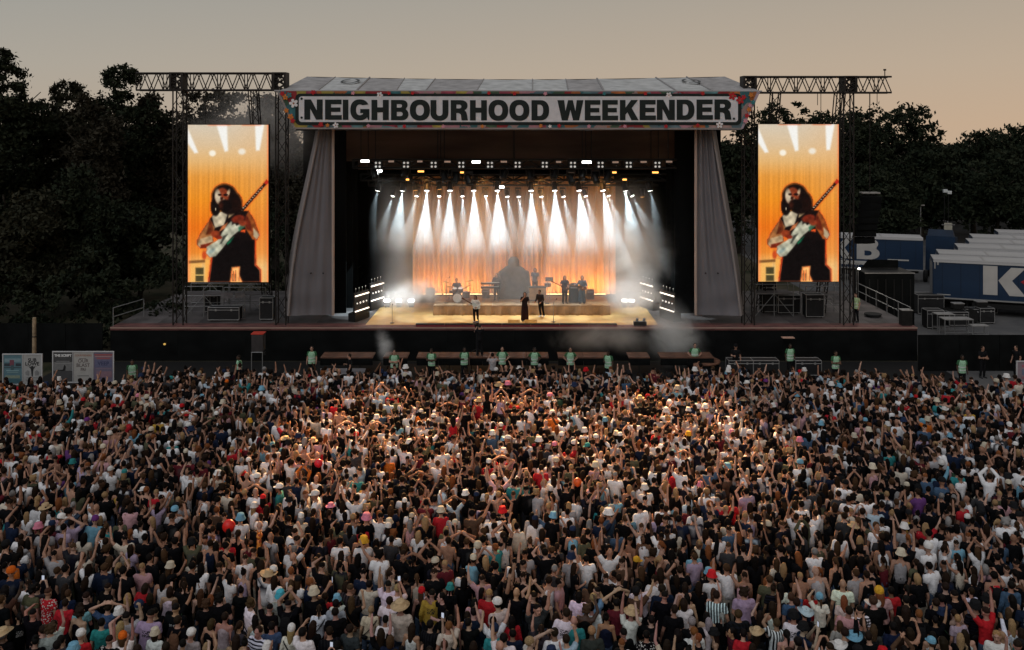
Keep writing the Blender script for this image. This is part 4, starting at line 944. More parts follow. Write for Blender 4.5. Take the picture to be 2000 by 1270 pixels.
# ------------------------------------------------------------------ on the stage: floor cloth, curtain, risers
def rel(v, c): return Vector(v) - Vector(c)
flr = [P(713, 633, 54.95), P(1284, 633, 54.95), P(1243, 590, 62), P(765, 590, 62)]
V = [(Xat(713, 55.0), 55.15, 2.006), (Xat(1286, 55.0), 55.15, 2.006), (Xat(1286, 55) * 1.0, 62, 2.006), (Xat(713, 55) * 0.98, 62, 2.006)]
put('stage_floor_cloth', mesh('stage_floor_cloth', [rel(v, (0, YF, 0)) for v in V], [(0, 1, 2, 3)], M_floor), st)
YC = 61.8
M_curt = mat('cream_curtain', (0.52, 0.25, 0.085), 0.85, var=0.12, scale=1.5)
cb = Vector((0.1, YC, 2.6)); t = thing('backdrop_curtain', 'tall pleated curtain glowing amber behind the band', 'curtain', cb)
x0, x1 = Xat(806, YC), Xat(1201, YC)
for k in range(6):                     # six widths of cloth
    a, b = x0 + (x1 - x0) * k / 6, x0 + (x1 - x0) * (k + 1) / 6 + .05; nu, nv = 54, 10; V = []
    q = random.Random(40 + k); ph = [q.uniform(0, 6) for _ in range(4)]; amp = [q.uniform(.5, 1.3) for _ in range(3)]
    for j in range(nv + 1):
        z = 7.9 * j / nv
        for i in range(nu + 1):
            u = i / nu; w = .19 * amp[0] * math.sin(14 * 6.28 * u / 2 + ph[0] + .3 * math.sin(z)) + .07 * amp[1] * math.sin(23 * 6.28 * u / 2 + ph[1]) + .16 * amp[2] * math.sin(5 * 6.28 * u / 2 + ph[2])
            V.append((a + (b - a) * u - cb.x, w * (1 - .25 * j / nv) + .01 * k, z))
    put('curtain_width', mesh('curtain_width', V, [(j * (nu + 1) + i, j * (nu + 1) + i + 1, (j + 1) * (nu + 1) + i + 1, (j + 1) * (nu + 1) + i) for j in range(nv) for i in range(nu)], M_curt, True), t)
bar('curtain_rail', (x0 - .3, 0, 7.95), (x1 + .3, 0, 7.95), .05, M_blackm, t)
rs = thing('band_riser', 'low wide band riser draped in pale cloth across the stage', 'riser', (0.2, 58.0, 2.0))
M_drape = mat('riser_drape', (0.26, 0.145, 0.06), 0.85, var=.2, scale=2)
rx0, rx1 = Xat(846, 58) - .2, Xat(1192, 58) - .2
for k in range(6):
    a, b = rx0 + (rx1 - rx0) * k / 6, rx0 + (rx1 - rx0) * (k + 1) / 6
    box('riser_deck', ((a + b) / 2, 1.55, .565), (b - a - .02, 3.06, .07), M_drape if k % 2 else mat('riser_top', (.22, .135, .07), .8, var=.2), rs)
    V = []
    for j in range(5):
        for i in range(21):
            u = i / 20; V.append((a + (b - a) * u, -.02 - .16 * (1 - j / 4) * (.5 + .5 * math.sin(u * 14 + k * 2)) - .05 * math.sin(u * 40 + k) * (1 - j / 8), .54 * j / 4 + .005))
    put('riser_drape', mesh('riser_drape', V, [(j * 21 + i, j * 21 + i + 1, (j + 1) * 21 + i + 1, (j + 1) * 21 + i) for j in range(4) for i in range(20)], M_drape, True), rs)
# glowing strip along the foot of the curtain
M_strip = mat('footlight_strip', (1, .8, .6), .4, var=0, emit=(1.0, .62, .34), estr=3.0); M_strip.cycles.emission_sampling = 'NONE'
for k in range(9):
    px0 = 826 + k * 40; px1 = px0 + 37
    if 1045 > px0 > 985: continue
    c = (P(px0, 580, 61.2) + P(px1, 580, 61.2)) / 2; c.z = 2.72
    t = thing('footlight_bar', 'glowing footlight bar at the foot of the amber curtain, %s from the drum kit end' % ordw[k], 'stage light', c, group='footlight bars below the curtain')
    box('casing', (0, 0, -.06), (37 / F * 61.2, .12, .10), M_blackm, t); box('strip', (0, -.005, .005), (37 / F * 61.2 - .03, .08, .03), M_strip, t)

# ------------------------------------------------------------------ instruments
M_gold = mat('cymbal_brass', (.35, .24, .09), .35, metal=.8, var=.1); M_drumw = mat('drum_shell', (.09, .06, .05), .4, var=.2); M_skinw = mat('drum_skin', (.5, .48, .45), .6, var=.05)
M_keyb = mat('keyboard_black', (.015, .015, .016), .5, var=.1); M_amp = mat('amp_cloth', (.05, .045, .04), .85, var=.2); M_chrome = mat('stand_steel', (.25, .25, .25), .35, metal=.9, var=.1)
def drum(t, name, c, r, d, rot):
    M = Matrix.Translation(c) @ Euler(rot).to_matrix().to_4x4()
    k = ('drum', round(r, 3), round(d, 3))
    if k not in _cache: _cache[k] = lathe('drum_shell', [(r * .97, -d / 2), (r, -d / 2 + .01), (r, d / 2 - .01), (r * .97, d / 2)], M_drumw, 18)
    o = put(name, _cache[k], t, M); bar('drum_head', (0, 0, d / 2 - .004), (0, 0, d / 2 + .006), r * .95, M_skinw, o, 18)
def drumkit(c):
    t = thing('drum_kit', 'drum kit with brass cymbals on the riser before the amber curtain', 'drums', c)
    drum(t, 'bass_drum', (0, -.35, .30), .30, .40, (R(90), 0, 0)); drum(t, 'snare_drum', (-.35, 0, .62), .18, .14, (0, 0, 0)); drum(t, 'floor_tom', (.55, -.05, .42), .22, .4, (0, 0, 0)); drum(t, 'rack_tom', (-.18, -.3, .78), .16, .22, (R(14), 0, 0)); drum(t, 'rack_tom', (.2, -.3, .78), .17, .24, (R(14), 0, 0))
    cy = lathe('cymbal', [(.27, -.008), (.27, 0), (.07, .03), (.04, .05), (.005, .055)], M_gold, 20)
    for x, y, z, a, s in ((-.75, -.1, 1.25, 12, .8), (.78, -.1, 1.32, -8, 1), (.62, -.25, .98, -28, 1.15), (-.55, .1, .92, 0, .7)):
        put('cymbal', cy, t, Matrix.Translation((x, y, z)) @ Matrix.Rotation(R(a), 4, 'Y') @ Matrix.Diagonal((s, s, 1, 1))); bar('cymbal_stand', (x, y, .02), (x, y, z), .014, M_chrome, t, 5)
        for q in range(3): bar('stand_foot', (x, y, .2), (x + .2 * math.cos(q * 2.1), y + .2 * math.sin(q * 2.1), .01), .01, M_chrome, t, 4)
    bar('stool', (0, .42, .40), (0, .42, .50), .17, M_keyb, t, 12); bar('stool_post', (0, .42, 0), (0, .42, .4), .025, M_chrome, t, 5)
RZ = 2.6
dk = Vector((Xat(894, 59.4), 59.4, RZ)); drumkit(dk)
def keyboards(c, label):
    t = thing('keyboard_stand', label, 'keyboard', c)
    for z, y in ((.92, 0), (1.16, .12)):
        o = box('keyboard', (0, y, z), (1.25, .32, .09), M_keyb, t)
        m2 = mat('ivory_keys', (.45, .43, .40), .4, var=.05); box('key_row', (0, .03 + y, z + .05), (1.1, .16, .015), m2, t)
    for s in (-1, 1): bar('stand_leg', (s * .45, -.15, 0), (-s * .1, .1, 1.1), .018, M_chrome, t, 5); bar('stand_leg', (s * .5, .1, 0), (s * .5, .1, 1.1), .018, M_chrome, t, 5)
keyboards(Vector((Xat(958, 59.2), 59.2, RZ)), 'two tier keyboard stand beside the big draped stage figure')
def guitar_mesh(m_body):
    out = []
    pts = []
    for k in range(28):
        a = 2 * PI * k / 28; r = .19 + .045 * math.cos(2 * a) + .03 * math.sin(a * 3); pts.append((r * math.cos(a) * 1.15, r * math.sin(a) * .88))
    return prism('guitar_body', pts, .05, m_body)
def guitar(pos, rz, colm, label, tilt=28):
    t = thing('guitar', label, 'guitar', pos, rz); M = Matrix.Rotation(R(-tilt), 4, 'Y')
    k = ('gtr', colm.name)
    if k not in _cache: _cache[k] = guitar_mesh(colm)
    put('guitar_body', _cache[k], t, M)
    mn = mat('guitar_neck', (.12, .05, .025), .5, var=.1)
    put('neck', cube_mesh(mn), t, M @ Matrix.Translation((.52, .02, .0)) @ Matrix.Diagonal((.66, .03, .055, 1))); put('headstock', cube_mesh(mn), t, M @ Matrix.Translation((.92, .02, .0)) @ Matrix.Diagonal((.18, .025, .09, 1)))
    put('pickguard', cube_mesh(M_skinw), t, M @ Matrix.Translation((.05, -.008, -.02)) @ Matrix.Diagonal((.2, .012, .12, 1)))
    return t
def amp(c, w, d, h, label, rounded=False):
    t = thing('amplifier', label, 'amplifier', c)
    if rounded:
        pts = [(-w / 2, 0), (w / 2, 0)] + [(w / 2 * math.cos(R(a)), h - w * .35 + w * .35 * math.sin(R(a))) for a in range(0, 181, 15)]
        put('cabinet', prism('cabinet', pts, d, M_amp), t)
    else: box('cabinet', (0, 0, h / 2), (w, d, h), M_amp, t)
    box('grille', (0, -.012 - (0 if rounded else d / 2), h * .42), (w * .85, .02, h * .6), M_keyb, t); box('control_strip', (0, -.014 - (0 if rounded else d / 2), h * .80), (w * .7, .02, h * .07), M_chrome, t)
amp(Vector((Xat(1121, 58.9), 58.9, RZ)), .62, .5, 1.2, 'round topped amplifier stack standing between the two silhouetted guitarists', True)
amp(Vector((Xat(949, 60.8), 60.6, RZ)), .5, .4, .55, 'small amplifier behind the keyboards at the curtain foot'); amp(Vector((Xat(1153, 60), 60.2, RZ)), .5, .4, .6, 'small amplifier beside the silhouetted bass player'); amp(Vector((Xat(840, 60), 60.2, RZ)), .55, .45, .7, 'small amplifier at the drum kit end of the riser')
def mic_stand(c, h, label, boom=True):
    t = thing('microphone_stand', label, 'microphone stand', c)
    bar('pole', (0, 0, 0), (0, 0, h), .014, M_chrome, t, 5); bar('base', (0, 0, 0), (0, 0, .025), .14, M_blackm, t, 12)
    if boom: bar('boom', (0, 0, h - .03), (.18, .08, h + .1), .011, M_chrome, t, 5)
    q = (.18, .08, h + .1) if boom else (0, 0, h); bar('microphone', Vector(q), Vector(q) + Vector((.03, .05, .06)), .028, M_blackm, t, 7)
mic_stand(Vector((Xat(766, 55.6), 55.6, 2.0)), 1.1, 'lone microphone stand near the stage edge by the fog', False); mic_stand(Vector((Xat(1081, 55.9), 55.9, 2.0)), 1.25, 'microphone stand on the pale floor before the draped riser')
mic_stand(Vector((Xat(1069, 58.6), 58.6, RZ)), 1.45, 'tall microphone stand beside the percussion table'); mic_stand(Vector((Xat(872, 58.8), 58.8, RZ)), 1.5, 'microphone stand beside the drum kit')
t = thing('percussion_table', 'percussion table with bongos and a small tray before the curtain', 'percussion', Vector((Xat(1050, 59.2), 59.2, RZ)))
box('table_top', (0, 0, .95), (1.1, .5, .06), M_amp, t); box('table_cloth', (0, -.26, .55), (1.1, .02, .75), M_drape, t)
for x in (-.5, .5):
    for y in (-.2, .2): bar('leg', (x, y, 0), (x, y, .92), .02, M_chrome, t, 5)
for x in (.55, .75): drum(t, 'bongo', (x, -.1, 1.1), .12, .24, (0, 0, 0))
box('tray', (.75, 0, 1.45), (.5, .03, .26), M_amp, t); bar('tray_post', (.75, 0, 0), (.75, 0, 1.35), .015, M_chrome, t, 5)
# draped figure
dz = Vector((Xat(1003, 60.6), 60.6, RZ)); V, Fc = merge([torso([(0, .95, .45, 0, 0), (.6, .93, .45, 0, 0), (1.3, .98, .44, .02, 0), (1.75, .92, .40, .02, 0), (1.98, .62, .32, 0, 0), (2.10, .42, .25, 0, 0)], 28), ellipsoid((0, -.02, 2.30), .40, .34, .42), capsule((-.85, -.1, 1.65), (-.98, -.05, .5), .16, .2), capsule((.88, -.1, 1.65), (.98, -.05, .5), .16, .2)])
fig = remesh_jobs([(('draped_shape', 0), (V, Fc), .05, 1.0)])[('draped_shape', 0)]; fig.materials.append(mat('grey_drape', (.075, .07, .065), .9, var=.25, scale=3))
t = thing('draped_figure', 'huge dim cloth draped head and shoulders prop before the amber curtain', 'stage prop', dz); put('drape', fig, t); box('plinth', (0, 0, .02), (2.1, 1.0, .04), M_blackm, t)
# stage lip step, wedges
for k in range(7):
    a = 812 + 393 * k / 7; b = 812 + 393 * (k + 1) / 7; c = Vector((Xat((a + b) / 2, 54.75), 54.78, 2.0))
    t = thing('lip_step', 'dark red low step along the front stage lip, %s from the drum end' % ordw[k], 'step', c, group='low steps along the stage lip'); w = (b - a) / F * 54.75 - .02
    box('tread', (0, 0, .13), (w, .34, .05), M_blackm, t); box('riser_face', (0, -.16, .055), (w, .02, .10), mat('dark_red_strip', (.16, .02, .03), .5, var=.1), t)
M_wedge = mat('amber_box', (.34, .22, .07), .7, var=.2)
for px, lab in ((1003.5, 'flat amber floor box before the singer, nearer the guitarist'), (1037, 'flat amber floor box before the singer, nearer the microphone stand')):
    t = thing('floor_monitor', lab, 'floor monitor', Vector((Xat(px, 55.6), 55.35, 2.006))); w = .36
    put('cabinet', mesh('cabinet', [(-w, -.15, 0), (w, -.15, 0), (w, .2, 0), (-w, .2, 0), (-w, -.10, .08), (w, -.10, .08), (w, .2, .22), (-w, .2, .22)], [(3, 2, 1, 0), (4, 5, 6, 7), (0, 1, 5, 4), (1, 2, 6, 5), (2, 3, 7, 6), (3, 0, 4, 7)], M_wedge), t); box('grille', (0, -.128, .04), (.6, .02, .06), M_blackm, t)

# ------------------------------------------------------------------ performers
SK = [(.31, .165, .112), (.37, .21, .148), (.26, .135, .088), (.40, .245, .185), (.12, .065, .04), (.06, .032, .02), (.33, .18, .12)]
BLK = (.010, .010, .011)
# face the audience: rz = 180 deg
p = person(Vector((Xat(930, 56.0), 56.0, 2.006)), R(168), 's_guitar', SK[1], 'guitarist in white shirt and dark trousers leaning back at the stage front', ('long', 's_guitar'), (.62, .60, .55), None, ('trousers', 'step'), BLK, 'long', (.02, .012, .008), shoes=('shoes', 'step'), tilt=R(-8), h=.94)
guitar(Vector((Xat(930, 56.0) - .0, 55.74, 3.0)), R(180) + R(-12), mat('pale_guitar', (.5, .55, .5), .3, var=.05), 'pale electric guitar held by the guitarist in the white shirt')
person(Vector((Xat(1025, 56.2), 56.2, 2.006)), R(175), 's_mic', SK[1], 'singer in dark wide trousers holding a microphone at the stage front', ('tee', 's_mic'), (.022, .014, .014), None, ('trousers', 'wide'), (.03, .014, .012), 'bob', (.02, .012, .01))
tag(bar('microphone', (Xat(1025, 56.2) - .10, 55.93, 3.50), (Xat(1025, 56.2) - .06, 55.99, 3.60), .03, M_blackm), 'black microphone in the raised hand of the singer', 'microphone')
person(Vector((Xat(1059, 57.6), 57.5, 2.006)), R(150), 's_keys', SK[2], 'dim bending musician in dark clothes before the percussion table', ('long', 's_keys'), (.03, .022, .02), None, ('trousers', 0), BLK, 'short', tilt=R(-12))
person(Vector((Xat(892, 59.85), 59.85, RZ)) + Vector((0, 0, -.36)), R(180), 's_drum', SK[0], 'drummer sitting behind the drum kit in dark shirt', ('tee', 's_drum'), (.03, .025, .03), None, ('trousers', 'seated'), BLK, 'short', shoes=('shoes', 'seated'))
person(Vector((Xat(970, 59.75), 59.75, RZ)), R(170), 's_keys', SK[1], 'keyboard player with long hair standing at the two tier keyboards', ('long', 's_keys'), (.05, .05, .055), None, ('trousers', 0), BLK, 'long', (.03, .02, .012))
person(Vector((Xat(1045, 59.9), 59.9, RZ + .3)), R(175), 's_keys', SK[1], 'percussionist leaning over the percussion table before the curtain', ('tee', 's_keys'), (.10, .11, .13), None, ('trousers', 0), BLK, 'bob')
tag(box('standing_block', (Xat(1045, 59.9), 59.95, RZ + .15), (.8, .7, .29), M_blackm), 'low black block under the percussionist', 'block')
person(Vector((Xat(1103, 58.7), 58.7, RZ)), R(190), 's_guitar', SK[0], 'silhouetted guitarist in dark clothes between percussion and round amplifier', ('tee', 's_guitar'), (.04, .04, .045), None, ('trousers', 'step'), BLK, 'long', shoes=('shoes', 'step'))
guitar(Vector((Xat(1103, 58.7) - .02, 58.46, RZ + 1.02)), R(190), mat('dark_guitar', (.05, .025, .02), .3, var=.1), 'dark guitar held by the musician before the round amplifier')
person(Vector((Xat(1137, 58.7), 58.7, RZ)), R(172), 's_guitar', SK[1], 'bass player in pale blue grey clothes at the end of the riser', ('long', 's_guitar'), (.09, .11, .13), None, ('trousers', 'wide'), (.07, .09, .11), 'bob', shoes=('shoes', 'step'))
guitar(Vector((Xat(1137, 58.7), 58.46, RZ + 1.02)), R(172), mat('brown_guitar', (.12, .05, .02), .3, var=.1), 'brown bass guitar held at the end of the riser', 12)

# ------------------------------------------------------------------ side light racks
M_tube = mat('rack_tube_glow', (1, 1, 1), .3, var=0, emit=(1.0, .86, .70), estr=1.7); M_bulb = mat('rack_bulb_glow', (1, 1, 1), .3, var=0, emit=(1.0, .9, .8), estr=.9)
for m_ in (M_tube, M_bulb): m_.cycles.emission_sampling = 'NONE'
RACKS = [(708, 56.6, 612, 575, 66, 'near the singer side fog, foremost on the woodland wing'), (738, 60.0, 592, 562, 66, 'behind its twin on the woodland wing'), (1262, 60.0, 592, 562, -66, 'behind its twin on the trailer wing'), (1302, 56.6, 612, 575, -66, 'foremost on the trailer wing')]
for px, y, pb, pt, rz, lab in RACKS:
    c = Vector((Xat(px, y), y, 2.0)); zb = Zat(pb, y) - 2.0
    t = thing('light_rack', 'rack of glowing tubes and lamps ' + lab, 'light rack', c, R(rz), group='light racks on the stage wings')
    box('base_cabinet', (0, .25, .25), (1.6, .5, .5), M_blackm, t); box('back_plate', (0, .12, .5 + .62), (1.55, .1, 1.25), M_blackm, t)
    for z in (.62, 1.55): bar('tube', (-.74, .02, z), (.74, .02, z), .04, M_tube, t, 8)
    for k in range(4): bar('lamp', (-.5 + .34 * k, .03, 1.08), (-.5 + .34 * k, .065, 1.08), .06 if k % 3 else .045, M_bulb, t, 10)
    for k in range(4):
        x = -.55 + .36 * k; bar('bulb_stem', (x, .12, 1.74), (x, .12, 1.95), .015, M_chrome, t, 4); bar('bulb', (x, .12, 1.95), (x, .12, 2.01), .013, M_bulb, t, 6)
    d = Vector((math.sin(R(rz)), -math.cos(R(rz)), -.05)); lamp('rack_light', 'AREA', c + Vector((0, 0, 1.1)) + d * .25, 14, (1.0, .88, .74), c + Vector((0, 0, 1.1)) + d * 3, .9, sy=.8)
for i, (px, py) in enumerate(((756, 588), (779, 584), (803, 581), (1220, 585), (1234, 587))):
    c = P(px, py, 60.4); c.z = 2.45
    t = thing('floor_lamp', 'glaring low floor lamp in the fog, %s across from the woodland wing' % ordw[i], 'stage light', c, group='glaring floor lamps in the fog'); box('casing', (0, .1, -.1), (.42, .2, .36), M_blackm, t); box('lens', (0, -.01, 0), (.36, .02, .17), M_lens, t); box('stand', (0, .1, -.36), (.3, .2, .17), M_blackm, t)
    lamp('floor_lamp_light', 'SPOT', c + Vector((0, -.08, 0)), 150, (.95, .97, 1), c + Vector((0, -3, 1.5)), .12, 75, .7)
t = thing('fog_machine', 'pair of grey nozzles of the fog machine on the front stage lip', 'fog machine', P(1250, 636, 54.9) + Vector((0, 0, .02)))
box('body', (0, 0, .12), (.75, .35, .22), M_blackm, t)
for x in (-.22, .2): bar('nozzle', (x, 0, .18), (x + .06, -.05, .42), .08, mat('grey_nozzle', (.2, .2, .2), .5), t, 9)

# ------------------------------------------------------------------ wash lights over band and curtain
AMB = (1.0, .49, .14)
for x in (-5.6, -3.0, 0, 3.0, 5.6): lamp('curtain_uplight', 'AREA', (x + .1, YC - .75, 2.75), 115, AMB, (x + .1, YC + .05, 6.4), 2.4, sy=.12)
for x in (-6.5, -2.2, 2.2, 6.5): lamp('floor_wash', 'SPOT', (x, 57.2, 11.0), 1100, (1.0, .44, .07), (x * .8, 57.0, 2.0), .3, 62, .6)
lamp('key_spot', 'SPOT', (-4.0, 54.6, 13.3), 600, (1.0, .85, .7), (-1.0, 56.1, 2.8), .2, 12, .5)
# strobe glow on the trusses and the warm light thrown over the middle of the crowd
for px, py, y in ((713, 318, YU - .75), (930, 319, YU - .75), (1146, 319, YU - .75), (740, 337, YL - .8)): lamp('strobe_light', 'AREA', P(px, py, y), 22, (.95, 1, .98), P(px, py + 30, y - .8), .5, sy=.15)
for x, tx, ty in ((-5.5, -6.0, 36.6), (0, 0.5, 36.2), (5.5, 7.0, 36.8)): lamp('crowd_spot', 'SPOT', (x, 56.3, 12.2), 165000, (1.0, .55, .22), (tx, ty, 1.4), .35, 24, .9)
for x in (-5.5, -1.8, 1.8, 5.5): lamp('curtain_wash', 'SPOT', (x, 58.2, 10.7), 350, (1.0, .42, .09), (x * 1.02, YC, 5.6), .3, 60, .8)
# ------------------------------------------------------------------ security pit
HV = (.30, .50, .33)
def pit_floor(px0, px1, lab):
    y0, y1 = 51.2, 52.4; zt = 1.05; x0, x1 = Xat(px0, y0), Xat(px1, y0)
    t = thing('pit_platform', lab, 'platform', ((x0 + x1) / 2, y0, 0), group='low plywood platforms in the pit'); n = max(1, int((x1 - x0) / 1.2)); w = (x1 - x0) / n
    for k in range(n):
        x = -(x1 - x0) / 2 + w * (k + .5)
        for j in range(2): box('plywood_board', (x, .31 + j * .6, zt - .03), (w - .015, .585, .06), M_wood, t)
        box('front_panel', (x, .03, zt - .26), (w - .02, .03, .38), M_black, t); bar('leg', (x, .1, 0), (x, .1, zt - .06), .03, M_blackm, t, 5)
for i, (a, b, w) in enumerate(((625, 728, 'with a grey front, beneath the upright smoke puff'), (748, 796, 'short, behind the smoke puff'), (813, 1072, 'long, below the camera operator'), (1090, 1190, 'under the drifting smoke'), (1228, 1270, 'short, inside the smoke plume'), (1290, 1395, 'near the trailer end of the pit'))): pit_floor(a, b, 'brown plywood pit platform, ' + w)
t = thing('low_bench', 'pale grey long bench panel before the plywood platform', 'bench', (Xat(670, 50.2), 50.2, 0))
box('front_panel', (0, 0, .55), (Xat(715, 50.2) - Xat(627, 50.2), .05, .30), M_woodface, t)
for x in (-1.1, 0, 1.1): box('leg', (x, .06, .2), (.06, .06, .4), M_blackm, t)
def steward(px, pyh, pose, rz, skin, hair, lab, grp='stewards in green vests along the pit', sleeve=True, **kw):
    Y = Yof(pyh, 1.74); pb = 's_' + pose if pose in ('hips', 'folded') else pose
    return person(Vector((Xat(px, Y), Y, 0)), R(rz), pb, skin, lab, ('tee', pb), (.04, .12, .055) if sleeve else BLK, None, ('trousers', 0), BLK, hair, (.015, .012, .01), extra=[('high_visibility_vest', SH[('vest', 0)], HV), ('reflective_strip', STRIPS, (.55, .58, .55))], group=grp, **kw)
STW = [(258, 703, 'idle', 200, 4, 'fade', 'steward in green vest nearest the festival posters, turned to the crowd'), (467, 694, 'hold', 120, 5, 'fade', 'steward in green vest side on beside the red topped speaker'), (609, 677, 'idle', 180, 1, 'short', 'steward in green vest standing straight at the end of the pale bench'),
       (770, 684, 'folded', 185, 1, 'short', 'steward in green vest with folded arms beside the smoke puff'), (843, 681, 'folded', 165, 5, 'fade', 'dark skinned steward in green vest with folded arms before the brown platform'), (907, 679, 'hold', 190, 5, 'fade', 'steward in bright green vest just beside the camera operator'),
       (981, 678, 'hips', 180, 1, 'short', 'steward in green vest hands on hips behind the woman filming'), (1044, 679, 'hips', 182, 5, 'fade', 'dark haired steward in green vest at the end of the long platform'), (1114, 679, 'hips', 178, 0, 'short', 'steward in green vest hands on hips under the drifting smoke'),
       (1188, 685, 'hold', 150, 5, 'fade', 'steward in green vest bending forward in the smoke'), (1357, 671, 'hips', 180, 1, 'short', 'tall steward in green vest standing by the low round platform'), (1543, 672, 'idle', 185, 5, 'fade', 'steward in green vest between the flight cases below the trailer side screen'),
       (1632, 686, 'folded', 190, 4, 'fade', 'small steward in yellow green vest with folded arms near the stage corner'), (1879, 694, 'idle', 178, 5, 'fade', 'steward in long green vest alone before the black fence')]
for px, py, pose, rz, sk, hr, lab in STW: steward(px, py, pose, rz, SK[sk], hr, lab)
for px, py, pose, rz, sk, lab in ((683, 691, 'hold', 100, 1, 'crew member in black shirt side on by the pale bench'), (1437, 673, 'hold', 170, 0, 'crew member in black cap behind the flight cases'), (1919, 676, 'folded', 190, 2, 'tall crew member in black with clasped hands before the black fence'), (1985, 675, 'idle', 110, 0, 'crew member in black standing at the poster beside the fence end')):
    Y = Yof(py, 1.76); pb = 's_' + pose if pose == 'folded' else pose
    person(Vector((Xat(px, Y), Y, 0)), R(rz), pb, SK[sk], lab, ('tee', pb), BLK, None, ('trousers', 0), BLK, None if px == 1437 else 'short', (.02, .013, .009), hat='cap' if px == 1437 else None, hatcol=BLK, group='crew in black in the pit')
p = person(Vector((Xat(1672, 56), 56, 2.0)), R(120), 'idle', SK[1], 'steward in green vest standing alone on the stage deck by the side tower', ('tee', 'idle'), (.35, .40, .22), None, ('trousers', 0), BLK, 'fade', (.02, .012, .01), extra=[('high_visibility_vest', SH[('vest', 0)], (.42, .55, .30)), ('reflective_strip', STRIPS, (.55, .58, .5))])
p = person(Vector((Xat(937, 51.6), 51.6, 1.05)), R(10), 'film', SK[1], 'camera operator in black filming the guitarist from the pit platform', ('tee', 'film'), BLK, None, ('trousers', 0), BLK, 'short', (.03, .022, .02))
cc = Vector((Xat(933, 51.8) - .05, 52.0, 1.05)); t = thing('video_camera', 'broadcast video camera on its pedestal before the camera operator', 'camera', cc)
box('camera_body', (0, .15, 1.62), (.22, .55, .28), M_blackm, t); bar('lens', (0, .42, 1.62), (0, .80, 1.64), .10, M_blackm, t, 12); box('viewfinder', (-.12, -.12, 1.78), (.16, .2, .13), M_chrome, t); bar('pedestal', (0, .1, .1), (0, .1, 1.5), .06, M_blackm, t, 8); bar('pan_handle', (.05, -.1, 1.55), (.25, -.5, 1.3), .018, M_chrome, t, 5); box('tally_lamp', (0, -.13, 1.93), (.06, .03, .05), M_amberglow, t)
for q in range(3): bar('foot', (0, .1, .25), (.4 * math.cos(q * 2.1 + .5), .1 + .4 * math.sin(q * 2.1 + .5), .02), .03, M_blackm, t, 5)
# speaker on its frame, with the red top
ys = 50.6; t = thing('front_speaker', 'black loudspeaker with a red top on a square pipe frame', 'loudspeaker', (Xat(502, ys), ys, 0))
box('cabinet', (0, .3, 1.98), (.62, .6, .95), mat('speaker_grey', (.035, .03, .03), .8), t); box('red_top', (0, .3, 2.475), (.68, .62, .05), mat('red_cloth_top', (.42, .035, .02), .6, var=.1), t)
for x in (-.3, .3): bar('frame_post', (x, 0, 0), (x, 0, 1.5), .025, M_rail, t, 5)
bar('frame_rail', (-.3, 0, 1.48), (.3, 0, 1.48), .025, M_rail, t, 5); box('spot_lamp', (.36, .1, 1.4), (.16, .2, .14), M_blackm, t)
# flight cases
def flight_case(name, c, s, lab, grp=None, rz=0, m=None):
    t = thing(name, lab, 'flight case', c, rz, group=grp); x, y, z = s; fm = mat('case_black', (.010, .010, .011), .6, var=.2) if m is None else m
    box('case_body', (0, 0, z * .40 + .1), (x, y, z * .8), fm, t); box('lid', (0, 0, z * .9 + .1 + .004), (x, y, z * .2), fm, t)
    for sx_ in (-1, 1):
        for sy_ in (-1, 1): bar('corner_edge', (sx_ * x / 2, sy_ * y / 2, .1), (sx_ * x / 2, sy_ * y / 2, z + .1), .022, M_alu, t, 4); bar('caster', (sx_ * x * .38 - .03, sy_ * y * .38, .05), (sx_ * x * .38 + .03, sy_ * y * .38, .05), .05, M_rubber, t, 8)
    for z2 in (.1, z * .8 + .1, z + .1): bar('edge_strip', (-x / 2, -y / 2, z2), (x / 2, -y / 2, z2), .02, M_alu, t, 4)
    bar('edge_strip', (-x / 2, y / 2, z + .1), (x / 2, y / 2, z + .1), .02, M_alu, t, 4)
    for sx_ in (-1, 1): bar('edge_strip', (sx_ * x / 2, -y / 2, z + .1), (sx_ * x / 2, y / 2, z + .1), .02, M_alu, t, 4); box('latch', (sx_ * x * .25, -y / 2 - .012, z * .8 + .1), (.1, .02, .12), M_alu, t)
    return t
for px, w, lab in ((1448, 2.2, 'flight case in the pit before the crew member in black cap'), (1497, 2.3, 'middle flight case in the row below the trailer side screen'), (1580, 2.3, 'flight case beside the steward in the pit, last of the row')): flight_case('flight_case', (Xat(px, 51.0), 51.4, 0), (w * .62, .7, .8), lab, 'flight cases in the pit')
t = thing('round_platform', 'low round pale platform beside the tall steward in the pit', 'platform', (Xat(1375, 51.6), 51.9, 0)); put('platform_top', lathe('platform_top', [(.95, .62), (.97, .64), (.97, .72), (.9, .74)], M_wood, 26), t); put('platform_side', lathe('platform_side', [(.9, 0), (.9, .61)], M_black, 26), t)
# small lights on the black skirt
t = thing('hand_lamp', 'tiny yellow lamp glinting on the black stage skirt', 'lamp', (Xat(319, 54), 54.2, Zat(674, 54))); put('lamp_glass', lathe('lamp_glass', [(.02, -.06), (.07, -.03), (.07, .03), (.02, .06)], mat('yellow_glint', (.5, .3, .05), .5, var=0, emit=(1, .6, .15), estr=.5), 9), t); box('bracket', (0, .12, 0), (.05, .2, .05), M_blackm, t)
t = thing('shelf_lamp', 'small pale lit shelf lamp on the black skirt above a steward', 'lamp', (Xat(1541, 53.8), 54.0, Zat(661, 53.8))); box('shelf', (0, 0, 0), (.7, .35, .04), mat('peach_shelf', (.5, .3, .22), .6), t); box('bracket', (0, .2, -.06), (.4, .1, .08), M_blackm, t)

